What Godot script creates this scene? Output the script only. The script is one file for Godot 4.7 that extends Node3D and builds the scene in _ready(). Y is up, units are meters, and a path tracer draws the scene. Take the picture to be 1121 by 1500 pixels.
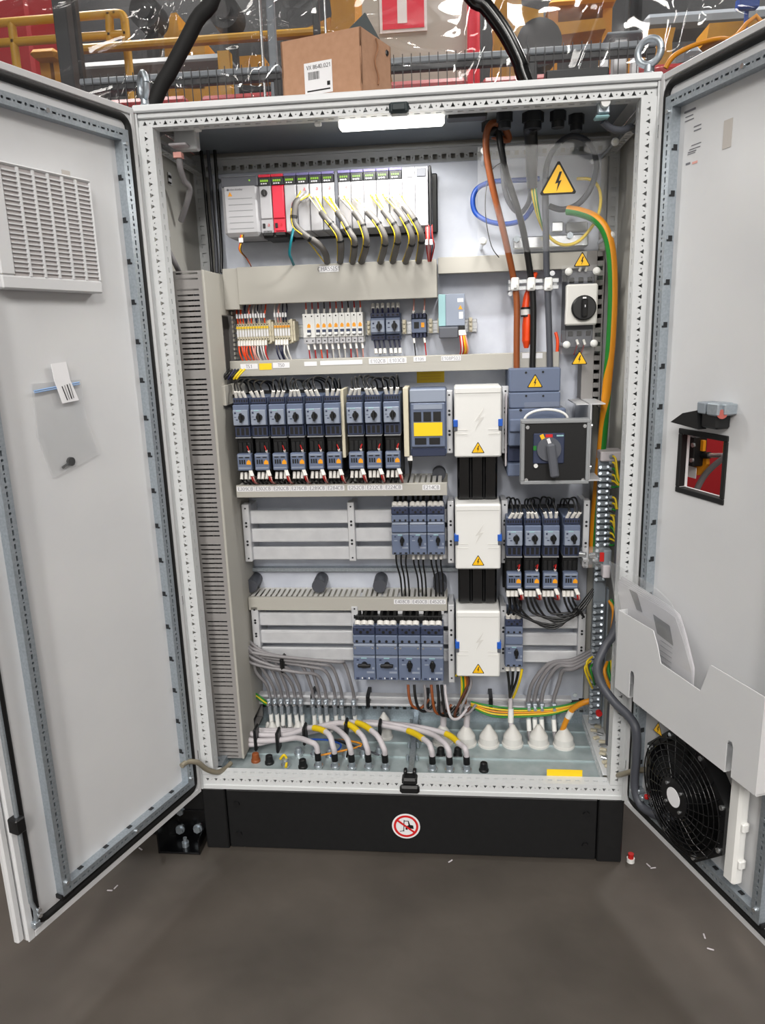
extends Node3D
# An open two-door control cabinet on a black plinth in a factory hall. Units are metres, y up,
# the cabinet's front plane is z = 0, its middle x = 0; both doors stand open by about 110 degrees.

var M := {}
var taken := {}
var offs := {}
var font: SystemFont
var cab: Node3D
const ORD := ["first", "second", "third", "fourth", "fifth", "sixth", "seventh", "eighth", "ninth", "tenth", "eleventh", "twelfth", "thirteenth", "fourteenth"]
const LMR := ["left", "middle", "right"]
const LEFT_TURN := 70.49
const RIGHT_TURN := 69.07

func _ready() -> void:
	set_camera_and_light()
	make_materials()
	build_hall()
	build_cabinet()
	build_doors()
	build_background()
	build_ducts()
	build_plc()
	build_terminal_row()
	build_starters()
	build_busbar_field()
	build_breakers()
	build_upper_right()
	build_main_switch()
	build_earth_bar()
	build_floor_cables()
	build_door_things()
	build_small_things()

func set_camera_and_light() -> void:
	var cam := Camera3D.new()
	cam.name = "camera"
	cam.fov = 69.48
	cam.near = 0.02
	cam.far = 60.0
	cam.position = Vector3(0.139, 1.467, 1.842)
	cam.rotation = Vector3(-0.235, 0.099, -0.032)
	add_child(cam)
	cam.current = true
	var e := Environment.new()
	e.background_mode = Environment.BG_COLOR
	e.background_color = Color(0.5, 0.5, 0.5)
	e.background_energy_multiplier = 0.2
	e.tonemap_mode = Environment.TONE_MAPPER_LINEAR
	e.tonemap_exposure = 0.83
	e.sdfgi_enabled = true
	e.ssao_enabled = true
	e.ssil_enabled = true
	var we := WorldEnvironment.new()
	we.name = "environment"
	we.environment = e
	add_child(we)
	# the hall's ceiling lamps: rows of long light panels
	for c in LAMPS:
		var l := AreaLight3D.new()
		l.name = numbered("ceiling_lamp_light")
		l.area_size = Vector2(0.5, 2.4)
		l.light_color = Color(1.0, 0.985, 0.965)
		l.light_energy = c.w
		l.area_range = 40.0
		l.shadow_enabled = true
		l.position = Vector3(c.x, c.y - 0.06, c.z)
		l.rotation = Vector3(-PI / 2, 0, 0)
		add_child(l)

const STRIP_ENERGY := 0.55

const LAMPS := [Vector4(-2.8, 5.4, 1.2, 5.0), Vector4(3.2, 5.4, 1.2, 6.0), Vector4(-2.6, 5.4, -3.6, 16.0), Vector4(0.4, 5.4, -3.6, 16.0), Vector4(3.4, 5.4, -3.6, 16.0), Vector4(-0.9, 4.4, 4.0, 13.0), Vector4(1.1, 4.4, 4.0, 13.0), Vector4(-0.9, 4.4, 6.6, 30.0), Vector4(1.1, 4.4, 6.6, 30.0)]

# ------------------------------------------------------------------ names, things, parts
func numbered(n: String) -> String:
	if not taken.has(n):
		taken[n] = 0
		return n
	taken[n] += 1
	return "%s_%03d" % [n, taken[n]]

func tag(o: Node, label: String, category: String, group := "") -> void:
	o.set_meta("label", label)
	o.set_meta("category", category)
	if group != "":
		o.set_meta("group", group)

func thing(called: String, label: String, category: String, at := Vector3.ZERO, group := "") -> Node3D:
	var o := Node3D.new()
	o.name = numbered(called)
	add_child(o)
	o.position = at
	offs[o] = at
	tag(o, label, category, group)
	return o

# a thing fixed to a door: its geometry is given in the door's own axes
func door_thing(right: bool, called: String, label: String, category: String, at := Vector3.ZERO) -> Node3D:
	var o := Node3D.new()
	o.name = numbered(called)
	add_child(o)
	o.transform = door_frame(right).translated_local(at)
	offs[o] = at
	tag(o, label, category)
	return o

func door_frame(right: bool) -> Transform3D:
	var a := deg_to_rad(RIGHT_TURN if right else LEFT_TURN)
	var u := Vector3(cos(a), 0, sin(a)) if right else Vector3(-cos(a), 0, sin(a))
	return Transform3D(Basis(u, Vector3.UP, u.cross(Vector3.UP)), Vector3(0.6 if right else -0.6, 0, 0))

func newst() -> SurfaceTool:
	var st := SurfaceTool.new()
	st.begin(Mesh.PRIMITIVE_TRIANGLES)
	return st

# commits what st holds as one part of a thing; positions are the thing's world (or door) positions
func part(t: Node3D, called: String, st: SurfaceTool, m: Material, label := "") -> MeshInstance3D:
	return mpart(t, called, st.commit(), m, label)

func mpart(t: Node3D, called: String, mesh: Mesh, m: Material, label := "") -> MeshInstance3D:
	var o := MeshInstance3D.new()
	o.name = called
	o.mesh = mesh
	o.material_override = m
	t.add_child(o, true)
	if offs.has(t):
		o.position = -offs[t]
	if label != "":
		o.set_meta("label", label)
	return o

func single(called: String, st: SurfaceTool, m: Material, label: String, category: String, group := "") -> MeshInstance3D:
	var o := MeshInstance3D.new()
	o.name = numbered(called)
	o.mesh = st.commit()
	o.material_override = m
	add_child(o)
	tag(o, label, category, group)
	return o

func struct(called: String, st: SurfaceTool, m: Material) -> MeshInstance3D:
	var o := MeshInstance3D.new()
	o.name = called
	o.mesh = st.commit()
	o.material_override = m
	add_child(o)
	o.set_meta("kind", "structure")
	o.set_meta("label", called.replace("_", " ") + " of the factory hall")
	o.set_meta("category", called.get_slice("_", 0))
	return o

func copy_of(t: Node3D, at: Vector3, label: String, group := "") -> Node3D:
	var o: Node3D = t.duplicate()
	o.name = numbered(str(t.name).rstrip("0123456789").trim_suffix("_"))
	add_child(o)
	o.position = at
	o.set_meta("label", label)
	if group != "":
		o.set_meta("group", group)
	return o

func stuff(o: Node) -> void:
	o.set_meta("kind", "stuff")

# ------------------------------------------------------------------ shapes
func tri(st: SurfaceTool, a: Vector3, b: Vector3, c: Vector3) -> void:
	var n := (b - a).cross(c - a).normalized()
	st.set_normal(n)
	st.add_vertex(a)
	st.set_normal(n)
	st.add_vertex(c)
	st.set_normal(n)
	st.add_vertex(b)

func trin(st: SurfaceTool, a: Vector3, b: Vector3, c: Vector3, na: Vector3, nb: Vector3, nc: Vector3) -> void:
	st.set_normal(na)
	st.add_vertex(a)
	st.set_normal(nc)
	st.add_vertex(c)
	st.set_normal(nb)
	st.add_vertex(b)

func quad(st: SurfaceTool, a: Vector3, b: Vector3, c: Vector3, d: Vector3) -> void:
	tri(st, a, b, c)
	tri(st, a, c, d)

# a flat convex face, turned so that it looks away from centre
func face(st: SurfaceTool, centre: Vector3, p: Array) -> void:
	var a: Vector3 = p[0]
	var b: Vector3 = p[1]
	var c: Vector3 = p[2]
	var flip: bool = (b - a).cross(c - a).dot(a + b + c - centre * 3.0) < 0.0
	for i in range(1, p.size() - 1):
		if flip:
			tri(st, a, p[i + 1], p[i])
		else:
			tri(st, a, p[i], p[i + 1])

# box from corner to corner, edges chamfered by r
func bx(st: SurfaceTool, lo: Vector3, hi: Vector3, r := 0.0, xf := Transform3D()) -> void:
	var c := (lo + hi) / 2
	var h := ((hi - lo) / 2).abs()
	r = minf(r, minf(h.x, minf(h.y, h.z)) * 0.9)
	var wc := xf * c
	var v := {}
	for sx in [-1, 1]:
		for sy in [-1, 1]:
			for sz in [-1, 1]:
				for ax in 3:
					var q := h - Vector3(r, r, r)
					q[ax] = h[ax]
					v[[sx, sy, sz, ax]] = xf * (c + q * Vector3(sx, sy, sz))
	for ax in 3:
		var i := (ax + 1) % 3
		var j := (ax + 2) % 3
		for s in [-1, 1]:
			var p := []
			for k in [[-1, -1], [1, -1], [1, 1], [-1, 1]]:
				var g := [0, 0, 0]
				g[ax] = s
				g[i] = k[0]
				g[j] = k[1]
				p.append(v[[g[0], g[1], g[2], ax]])
			face(st, wc, p)
		if r > 0.0:
			for k in [[-1, -1], [1, -1], [1, 1], [-1, 1]]:
				var p2 := []
				for e in [[-1, i], [-1, j], [1, j], [1, i]]:
					var g2 := [0, 0, 0]
					g2[ax] = e[0]
					g2[i] = k[0]
					g2[j] = k[1]
					p2.append(v[[g2[0], g2[1], g2[2], e[1]]])
				face(st, wc, p2)
	if r > 0.0:
		for sx in [-1, 1]:
			for sy in [-1, 1]:
				for sz in [-1, 1]:
					face(st, wc, [v[[sx, sy, sz, 0]], v[[sx, sy, sz, 1]], v[[sx, sy, sz, 2]]])

func bb(st: SurfaceTool, c: Vector3, s: Vector3, r := 0.0, xf := Transform3D()) -> void:
	bx(st, c - s / 2, c + s / 2, r, xf)

func axis_frame(a: Vector3, b: Vector3) -> Transform3D:
	var y := (b - a).normalized()
	var x := y.cross(Vector3(0, 0, 1) if absf(y.z) < 0.9 else Vector3(1, 0, 0)).normalized()
	return Transform3D(Basis(x, y, x.cross(y)), a)

# profile of (radius, height) from bottom to top turned round the y axis of xf
func lathe(st: SurfaceTool, xf: Transform3D, prof: Array, n := 12) -> void:
	for k in prof.size() - 1:
		var p0: Vector2 = prof[k]
		var p1: Vector2 = prof[k + 1]
		var d := p1 - p0
		if d.length() < 1e-7:
			continue
		var nn := Vector2(d.y, -d.x).normalized()
		for i in n:
			var a := TAU * i / n
			var b := TAU * (i + 1) / n
			var ca := Vector3(cos(a), 0, -sin(a))
			var cb := Vector3(cos(b), 0, -sin(b))
			var q00 := xf * (ca * p0.x + Vector3.UP * p0.y)
			var q01 := xf * (cb * p0.x + Vector3.UP * p0.y)
			var q10 := xf * (ca * p1.x + Vector3.UP * p1.y)
			var q11 := xf * (cb * p1.x + Vector3.UP * p1.y)
			var na := (xf.basis * (ca * nn.x + Vector3.UP * nn.y)).normalized()
			var nb := (xf.basis * (cb * nn.x + Vector3.UP * nn.y)).normalized()
			if p0.x > 1e-6:
				trin(st, q00, q01, q11, na, nb, nb)
			if p1.x > 1e-6:
				trin(st, q00, q11, q10, na, nb, na)

func cyl(st: SurfaceTool, a: Vector3, b: Vector3, r: float, n := 12, r2 := -1.0) -> void:
	var h := a.distance_to(b)
	if r2 < 0.0:
		r2 = r
	lathe(st, axis_frame(a, b), [Vector2(0, 0), Vector2(r, 0), Vector2(r2, h), Vector2(0, h)], n)

func curve(p: Array, k := 5) -> PackedVector3Array:
	var out := PackedVector3Array()
	var n := p.size()
	for i in n - 1:
		var a: Vector3 = p[maxi(i - 1, 0)]
		var b: Vector3 = p[i]
		var c: Vector3 = p[i + 1]
		var d: Vector3 = p[mini(i + 2, n - 1)]
		for j in k:
			out.append(b.cubic_interpolate(c, a, d, float(j) / k))
	out.append(p[n - 1])
	return out

# a round tube along a path; radius may end different from its start; squash flattens it along "up"
func tube(st: SurfaceTool, pts: PackedVector3Array, r: float, n := 8, r2 := -1.0) -> void:
	if r2 < 0.0:
		r2 = r
	var m := pts.size()
	var t0 := (pts[1] - pts[0]).normalized()
	var x := t0.cross(Vector3(0, 0, 1) if absf(t0.z) < 0.9 else Vector3(1, 0, 0)).normalized()
	var rings := []
	var norms := []
	for i in m:
		var t := (pts[mini(i + 1, m - 1)] - pts[maxi(i - 1, 0)]).normalized()
		x = (x - t * x.dot(t)).normalized()
		var y := t.cross(x)
		var rr := lerpf(r, r2, float(i) / (m - 1))
		var ring := PackedVector3Array()
		var nr := PackedVector3Array()
		for j in n:
			var a := TAU * j / n
			var d := x * cos(a) + y * sin(a)
			ring.append(pts[i] + d * rr)
			nr.append(d)
		rings.append(ring)
		norms.append(nr)
	for i in m - 1:
		for j in n:
			var k := (j + 1) % n
			trin(st, rings[i][j], rings[i][k], rings[i + 1][k], norms[i][j], norms[i][k], norms[i + 1][k])
			trin(st, rings[i][j], rings[i + 1][k], rings[i + 1][j], norms[i][j], norms[i + 1][k], norms[i + 1][j])
	for j in n:
		var k2 := (j + 1) % n
		tri(st, pts[0], rings[0][k2], rings[0][j])
		tri(st, pts[m - 1], rings[m - 1][j], rings[m - 1][k2])

# polygon in the xy plane of xf, extruded from z = 0 to z = d
func prism(st: SurfaceTool, poly: PackedVector2Array, d: float, xf := Transform3D()) -> void:
	if Geometry2D.is_polygon_clockwise(poly):
		poly.reverse()
	# is_polygon_clockwise is told for y down: make sure by area
	var area := 0.0
	for i in poly.size():
		var a := poly[i]
		var b := poly[(i + 1) % poly.size()]
		area += a.x * b.y - b.x * a.y
	if area < 0.0:
		poly.reverse()
	var ix := Geometry2D.triangulate_polygon(poly)
	for k in range(0, ix.size(), 3):
		var p0 := poly[ix[k]]
		var p1 := poly[ix[k + 1]]
		var p2 := poly[ix[k + 2]]
		if (p1 - p0).cross(p2 - p0) < 0.0:
			var s := p1
			p1 = p2
			p2 = s
		tri(st, xf * Vector3(p0.x, p0.y, d), xf * Vector3(p1.x, p1.y, d), xf * Vector3(p2.x, p2.y, d))
		tri(st, xf * Vector3(p0.x, p0.y, 0), xf * Vector3(p2.x, p2.y, 0), xf * Vector3(p1.x, p1.y, 0))
	for i in poly.size():
		var a := poly[i]
		var b := poly[(i + 1) % poly.size()]
		quad(st, xf * Vector3(a.x, a.y, 0), xf * Vector3(b.x, b.y, 0), xf * Vector3(b.x, b.y, d), xf * Vector3(a.x, a.y, d))

# a strip of sheet metal along the x axis of xf, facing +z, width w about y = 0, punched with one hole in each cell
func punched(st: SurfaceTool, xf: Transform3D, cells: Array, w: float, t := 0.004) -> void:
	var x0 := 0.0
	for cell in cells:
		var l: float = cell[0]
		var poly: PackedVector2Array = cell[1]
		var c := Vector2(x0 + l / 2, 0)
		if poly.is_empty():
			quad(st, xf * Vector3(x0, -w / 2, 0), xf * Vector3(x0 + l, -w / 2, 0), xf * Vector3(x0 + l, w / 2, 0), xf * Vector3(x0, w / 2, 0))
		else:
			var cy := 0.0
			for q in poly:
				cy += q.y / poly.size()
			var ang := []
			for q in poly:
				ang.append(fposmod((q - Vector2(0, cy)).angle(), TAU))
			for q in [Vector2(-l / 2, -w / 2 - cy), Vector2(l / 2, -w / 2 - cy), Vector2(l / 2, w / 2 - cy), Vector2(-l / 2, w / 2 - cy)]:
				ang.append(fposmod(q.angle(), TAU))
			ang.sort()
			var inner := []
			var outer := []
			for a in ang:
				var d := Vector2(cos(a), sin(a))
				# outer: rectangle border
				var sx := 1e9 if absf(d.x) < 1e-6 else (l / 2) / absf(d.x)
				var sy := 1e9 if absf(d.y) < 1e-6 else ((w / 2 - cy) if d.y > 0 else (w / 2 + cy)) / absf(d.y)
				outer.append(d * minf(sx, sy) + Vector2(c.x, cy))
				# inner: hole border
				var best := 1e9
				for i in poly.size():
					var p := poly[i] - Vector2(0, cy)
					var q := poly[(i + 1) % poly.size()] - Vector2(0, cy)
					var e := q - p
					var den := d.cross(e)
					if absf(den) > 1e-9:
						var s := p.cross(e) / den
						var u := p.cross(d) / den
						if s > 0.0 and u > -1e-4 and u < 1.0001:
							best = minf(best, s)
				inner.append(d * best + Vector2(c.x, cy))
			for i in ang.size():
				var j := (i + 1) % ang.size()
				var o0: Vector2 = outer[i]
				var o1: Vector2 = outer[j]
				var i0: Vector2 = inner[i]
				var i1: Vector2 = inner[j]
				if i0.distance_to(i1) < 1e-7 and o0.distance_to(o1) < 1e-7:
					continue
				quad(st, xf * Vector3(i0.x, i0.y, 0), xf * Vector3(o0.x, o0.y, 0), xf * Vector3(o1.x, o1.y, 0), xf * Vector3(i1.x, i1.y, 0))
				quad(st, xf * Vector3(i0.x, i0.y, 0), xf * Vector3(i1.x, i1.y, 0), xf * Vector3(i1.x, i1.y, -t), xf * Vector3(i0.x, i0.y, -t))
		x0 += l

func rect_hole(w: float, h: float, cy := 0.0) -> PackedVector2Array:
	return PackedVector2Array([Vector2(-w / 2, cy - h / 2), Vector2(w / 2, cy - h / 2), Vector2(w / 2, cy + h / 2), Vector2(-w / 2, cy + h / 2)])

func tri_hole(s: float, up := 1.0, cy := 0.0) -> PackedVector2Array:
	return PackedVector2Array([Vector2(-s / 2, cy - up * s * 0.4), Vector2(s / 2, cy - up * s * 0.4), Vector2(0, cy + up * s * 0.5)])

func round_hole(r: float, n := 6, cy := 0.0) -> PackedVector2Array:
	var p := PackedVector2Array()
	for i in n:
		p.append(Vector2(r * cos(TAU * i / n), cy + r * sin(TAU * i / n)))
	return p

func repeat_cells(unit: Array, length: float) -> Array:
	var l := 0.0
	for c in unit:
		l += c[0]
	var n := int(floor(length / l))
	var rest := (length - n * l) / 2
	var out := [[rest, PackedVector2Array()]]
	for i in n:
		out.append_array(unit)
	out.append([rest, PackedVector2Array()])
	return out

func flat(x: Vector3, y: Vector3, o: Vector3) -> Transform3D:
	return Transform3D(Basis(x, y, x.cross(y)), o)

func rounded(x0: float, y0: float, x1: float, y1: float, r: float, n := 5) -> PackedVector2Array:
	var p := PackedVector2Array()
	for c in [[x1 - r, y1 - r, 0.0], [x0 + r, y1 - r, 0.5], [x0 + r, y0 + r, 1.0], [x1 - r, y0 + r, 1.5]]:
		for i in n + 1:
			var a: float = PI * (c[2] + 0.5 * i / n)
			p.append(Vector2(c[0] + r * cos(a), c[1] + r * sin(a)))
	return p

func text(t: Node3D, called: String, s: String, height: float, xf: Transform3D, m: Material, depth := 0.0004) -> MeshInstance3D:
	var tm := TextMesh.new()
	tm.font = font
	tm.font_size = 16
	tm.text = s
	tm.pixel_size = height / 11.5
	tm.depth = depth
	tm.curve_step = 4.0
	var o := MeshInstance3D.new()
	o.name = called
	o.mesh = tm
	o.material_override = m
	t.add_child(o, true)
	o.transform = xf
	if offs.has(t):
		o.position -= offs[t]
	return o

# yellow triangle with black rim and flash: a flat warning sticker, part by part
func warning(t: Node3D, c: Vector3, s: float, x := Vector3.RIGHT, y := Vector3.UP) -> void:
	var f := flat(x, y, c)
	var out := newst()
	var inn := newst()
	for k in [[1.0, 0.0003, out], [0.84, 0.0006, inn]]:
		var q: float = k[0]
		var p := PackedVector2Array()
		for i in 3:
			var d := Vector2.UP.rotated(TAU * i / 3)
			for j in [-0.35, 0.35]:
				p.append((Vector2(d.x, -d.y) * 0.92 + Vector2(d.x, -d.y).orthogonal() * j * 0.14) * s * 0.62 * q)
		prism(k[2], p, k[1], f)
	var flash := newst()
	prism(flash, PackedVector2Array([Vector2(0.03, 0.3), Vector2(-0.09, -0.02), Vector2(-0.005, 0.005), Vector2(-0.05, -0.24), Vector2(0.09, 0.075), Vector2(0.015, 0.05), Vector2(0.1, 0.3)]), 0.001, Transform3D(Basis(x * s, y * s, x.cross(y)), c))
	var sg := part(t, "warning_sign", inn, M.warn_yellow, "yellow warning triangle with black flash")
	part(sg, "rim", out, M.ink)
	part(sg, "flash", flash, M.ink)

func sheathed(called: String, label: String, category: String, pts: PackedVector3Array, r: float, m: Material, group := "", n := 8) -> MeshInstance3D:
	var st := newst()
	tube(st, pts, r, n)
	return single(called, st, m, label, category, group)

func smat(color: Color, rough := 0.5, metal := 0.0) -> StandardMaterial3D:
	var m := StandardMaterial3D.new()
	m.albedo_color = color
	m.roughness = rough
	m.metallic = metal
	return m

func noisy(m: StandardMaterial3D, freq: float, lo: Color, hi: Color, scale := 1.0, sd := 1, world := true, bump := 0.0) -> StandardMaterial3D:
	var f := FastNoiseLite.new()
	f.seed = sd
	f.frequency = freq
	f.fractal_octaves = 5
	var g := Gradient.new()
	g.set_color(0, lo)
	g.set_color(1, hi)
	var t := NoiseTexture2D.new()
	t.width = 512
	t.height = 512
	t.seamless = true
	t.noise = f
	t.color_ramp = g
	m.albedo_texture = t
	m.uv1_triplanar = true
	m.uv1_world_triplanar = world
	m.uv1_scale = Vector3(scale, scale, scale)
	if bump > 0.0:
		var b := NoiseTexture2D.new()
		b.width = 512
		b.height = 512
		b.seamless = true
		b.noise = f
		b.as_normal_map = true
		b.bump_strength = 6.0
		m.normal_enabled = true
		m.normal_texture = b
		m.normal_scale = bump
	return m

func make_materials() -> void:
	font = SystemFont.new()
	font.font_names = PackedStringArray(["Droid Sans"])
	M.cab = smat(Color(0.80, 0.81, 0.815), 0.42)
	M.panel = noisy(smat(Color(1, 1, 1), 0.42), 0.01, Color(0.785, 0.79, 0.80), Color(0.82, 0.822, 0.826), 0.6, 3)
	M.inner = smat(Color(0.77, 0.765, 0.74), 0.45)
	M.roof = smat(Color(0.86, 0.87, 0.88), 0.4)
	M.zinc = noisy(smat(Color(1, 1, 1), 0.42, 0.75), 0.03, Color(0.62, 0.66, 0.69), Color(0.74, 0.77, 0.80), 8.0, 5)
	M.bright = smat(Color(0.86, 0.87, 0.88), 0.25, 0.9)
	M.plate = noisy(smat(Color(1, 1, 1), 0.42, 0.12), 0.012, Color(0.74, 0.76, 0.81), Color(0.80, 0.82, 0.86), 1.5, 7)
	M.gland_plate = noisy(smat(Color(1, 1, 1), 0.5, 0.4), 0.015, Color(0.62, 0.68, 0.69), Color(0.72, 0.76, 0.77), 2.0, 9)
	M.alu = noisy(smat(Color(1, 1, 1), 0.45, 0.3), 0.01, Color(0.78, 0.785, 0.80), Color(0.84, 0.845, 0.855), 3.0, 11)
	M.rubber = smat(Color(0.03, 0.03, 0.032), 0.7)
	M.black = smat(Color(0.045, 0.047, 0.055), 0.45)
	M.black_gloss = smat(Color(0.03, 0.032, 0.04), 0.2)
	M.plinth = noisy(smat(Color(1, 1, 1), 0.42), 0.02, Color(0.055, 0.058, 0.065), Color(0.085, 0.088, 0.095), 4.0, 13)
	M.duct = smat(Color(0.68, 0.67, 0.64), 0.6)
	M.duct_dark = smat(Color(0.55, 0.54, 0.535), 0.6)
	M.titan = smat(Color(0.385, 0.43, 0.525), 0.5)
	M.titan_light = smat(Color(0.55, 0.585, 0.65), 0.5)
	M.titan_dark = smat(Color(0.17, 0.205, 0.31), 0.5)
	M.navy = smat(Color(0.10, 0.13, 0.24), 0.5)
	M.teal = smat(Color(0.58, 0.74, 0.76), 0.5)
	M.teal_dark = smat(Color(0.15, 0.62, 0.66), 0.5)
	M.white = smat(Color(0.88, 0.88, 0.87), 0.5)
	M.white_soft = smat(Color(0.82, 0.815, 0.80), 0.6)
	M.cream = smat(Color(0.82, 0.79, 0.70), 0.6)
	M.grey = smat(Color(0.55, 0.56, 0.57), 0.5)
	M.plc = smat(Color(0.72, 0.72, 0.735), 0.5)
	M.plc_dark = smat(Color(0.33, 0.34, 0.37), 0.5)
	M.display = smat(Color(0.06, 0.07, 0.09), 0.25)
	M.violet = smat(Color(0.42, 0.40, 0.58), 0.5)
	M.red = smat(Color(0.80, 0.09, 0.10), 0.5)
	M.pink_red = smat(Color(0.88, 0.13, 0.25), 0.45)
	M.blue = smat(Color(0.10, 0.34, 0.72), 0.45)
	M.yellow = smat(Color(0.95, 0.80, 0.06), 0.5)
	M.warn_yellow = smat(Color(0.96, 0.74, 0.04), 0.45)
	M.orange_mark = smat(Color(0.93, 0.62, 0.08), 0.5)
	M.ink = smat(Color(0.03, 0.03, 0.03), 0.6)
	M.ink_grey = smat(Color(0.42, 0.42, 0.45), 0.6)
	M.green_led = smat(Color(0.1, 0.14, 0.05), 0.4)
	M.green_led.emission_enabled = true
	M.green_led.emission = Color(0.62, 0.85, 0.12)
	M.green_led.emission_energy_multiplier = 0.9
	M.label = smat(Color(0.90, 0.90, 0.91), 0.55)
	M.w_black = smat(Color(0.045, 0.045, 0.05), 0.4)
	M.w_grey = smat(Color(0.50, 0.49, 0.50), 0.5)
	M.w_dgrey = smat(Color(0.27, 0.28, 0.31), 0.5)
	M.w_loom = smat(Color(0.37, 0.36, 0.35), 0.5)
	M.w_lgrey = smat(Color(0.74, 0.72, 0.735), 0.5)
	M.w_brown = smat(Color(0.52, 0.27, 0.11), 0.45)
	M.w_dbrown = smat(Color(0.30, 0.16, 0.10), 0.45)
	M.w_blue = smat(Color(0.12, 0.30, 0.66), 0.4)
	M.w_navy = smat(Color(0.07, 0.08, 0.22), 0.45)
	M.w_orange = smat(Color(0.93, 0.29, 0.07), 0.45)
	M.w_red = smat(Color(0.72, 0.10, 0.09), 0.45)
	M.w_pink = smat(Color(0.86, 0.62, 0.58), 0.5)
	M.w_green = smat(Color(0.10, 0.47, 0.15), 0.45)
	M.w_yellow = smat(Color(0.86, 0.74, 0.10), 0.45)
	M.w_amber = smat(Color(0.85, 0.55, 0.06), 0.45)
	M.w_white = smat(Color(0.86, 0.85, 0.83), 0.5)
	M.w_teal = smat(Color(0.03, 0.45, 0.50), 0.45)
	M.card = noisy(smat(Color(1, 1, 1), 0.85), 0.02, Color(0.66, 0.50, 0.39), Color(0.71, 0.55, 0.44), 4.0, 17)
	M.card_edge = smat(Color(0.58, 0.42, 0.31), 0.9)
	M.slate = smat(Color(0.17, 0.21, 0.22), 0.6)
	M.machine = noisy(smat(Color(1, 1, 1), 0.5), 0.01, Color(0.74, 0.52, 0.06), Color(0.83, 0.60, 0.10), 1.0, 19)
	M.guard_red = smat(Color(0.66, 0.06, 0.10), 0.45)
	M.steel_dark = smat(Color(0.10, 0.11, 0.125), 0.5)
	M.steel_grey = smat(Color(0.50, 0.53, 0.56), 0.5)
	M.concrete = smat(Color(0.70, 0.69, 0.66), 0.85)
	M.rail_paint = smat(Color(0.80, 0.60, 0.08), 0.45)
	M.hall_floor = noisy(smat(Color(1, 1, 1), 0.62), 0.008, Color(0.25, 0.23, 0.21), Color(0.33, 0.305, 0.28), 0.45, 23, true, 0.25)
	M.hall_wall = smat(Color(0.62, 0.62, 0.62), 0.85)
	M.hall_ceiling = smat(Color(0.66, 0.66, 0.66), 0.9)
	M.filter_mat = noisy(smat(Color(1, 1, 1), 0.95), 0.08, Color(0.66, 0.64, 0.64), Color(0.74, 0.72, 0.72), 12.0, 29)
	M.film = smat(Color(0.95, 0.96, 0.98, 0.035), 0.05)
	M.film.transparency = BaseMaterial3D.TRANSPARENCY_ALPHA
	M.film.cull_mode = BaseMaterial3D.CULL_DISABLED
	M.clear = smat(Color(0.92, 0.94, 0.96, 0.012), 0.04)
	M.clear.transparency = BaseMaterial3D.TRANSPARENCY_ALPHA
	M.clear.cull_mode = BaseMaterial3D.CULL_DISABLED
	M.bag = smat(Color(0.86, 0.87, 0.88, 0.1), 0.1)
	M.bag.transparency = BaseMaterial3D.TRANSPARENCY_ALPHA
	M.bag.cull_mode = BaseMaterial3D.CULL_DISABLED
	M.lamp = smat(Color(1, 1, 1), 0.5)
	M.lamp.emission_enabled = true
	M.lamp.emission = Color(1.0, 0.99, 0.96)
	M.lamp.emission_energy_multiplier = 3.0
	M.strip = smat(Color(1, 1, 1), 0.5)
	M.strip.emission_enabled = true
	M.strip.emission = Color(1.0, 0.99, 0.96)
	M.strip.emission_energy_multiplier = 4.0
	M.w_strap = smat(Color(0.60, 0.57, 0.50), 0.45, 0.5)
	M.w_zip = smat(Color(0.52, 0.66, 0.84), 0.4)
	M.w_redbrown = smat(Color(0.62, 0.28, 0.24), 0.5)
	M.sticker = noisy(smat(Color(1, 1, 1), 0.7), 0.2, Color(0.68, 0.655, 0.63), Color(0.78, 0.765, 0.75), 30.0, 41)
	M.paper = smat(Color(0.80, 0.795, 0.81), 0.75)
	M.photo_grey = smat(Color(0.36, 0.36, 0.36), 0.7)

# ------------------------------------------------------------------ the hall
func build_hall() -> void:
	var st := newst()
	bx(st, Vector3(-8, -0.2, -9), Vector3(8, 0, 8))
	struct("floor", st, M.hall_floor)
	st = newst()
	bx(st, Vector3(-8, 6.0, -9), Vector3(8, 6.2, 8))
	struct("ceiling", st, M.hall_ceiling)
	for w in [["wall_back", Vector3(-8, 0, -9.2), Vector3(8, 6, -9)], ["wall_front", Vector3(-8, 0, 8), Vector3(8, 6, 8.2)], ["wall_left", Vector3(-8.2, 0, -9), Vector3(-8, 6, 8)], ["wall_right", Vector3(8, 0, -9), Vector3(8.2, 6, 8)]]:
		st = newst()
		bx(st, w[1], w[2])
		struct(w[0], st, M.hall_wall)
	var k := 0
	var where := ["left of the cabinet", "right of the cabinet", "behind the cabinet at left", "behind the cabinet", "behind the cabinet at right", "in front of the cabinet at left", "in front of the cabinet at right", "far in front at left", "far in front at right"]
	for c in LAMPS:
		var t := thing("ceiling_lamp", "long white ceiling light panel hanging " + where[k], "lamp", Vector3(c.x, c.y, c.z))
		var h := newst()
		bx(h, Vector3(c.x - 0.28, c.y, c.z - 1.25), Vector3(c.x + 0.28, c.y + 0.07, c.z + 1.25), 0.01)
		for s in [-0.8, 0.8]:
			cyl(h, Vector3(c.x, c.y + 0.07, c.z + s), Vector3(c.x, 6.0, c.z + s), 0.008, 6)
		part(t, "housing", h, M.cab)
		var d := newst()
		bx(d, Vector3(c.x - 0.25, c.y - 0.03, c.z - 1.2), Vector3(c.x + 0.25, c.y, c.z + 1.2))
		part(t, "diffuser", d, M.lamp)
		k += 1

# ------------------------------------------------------------------ the enclosure
const P := 0.025

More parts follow.
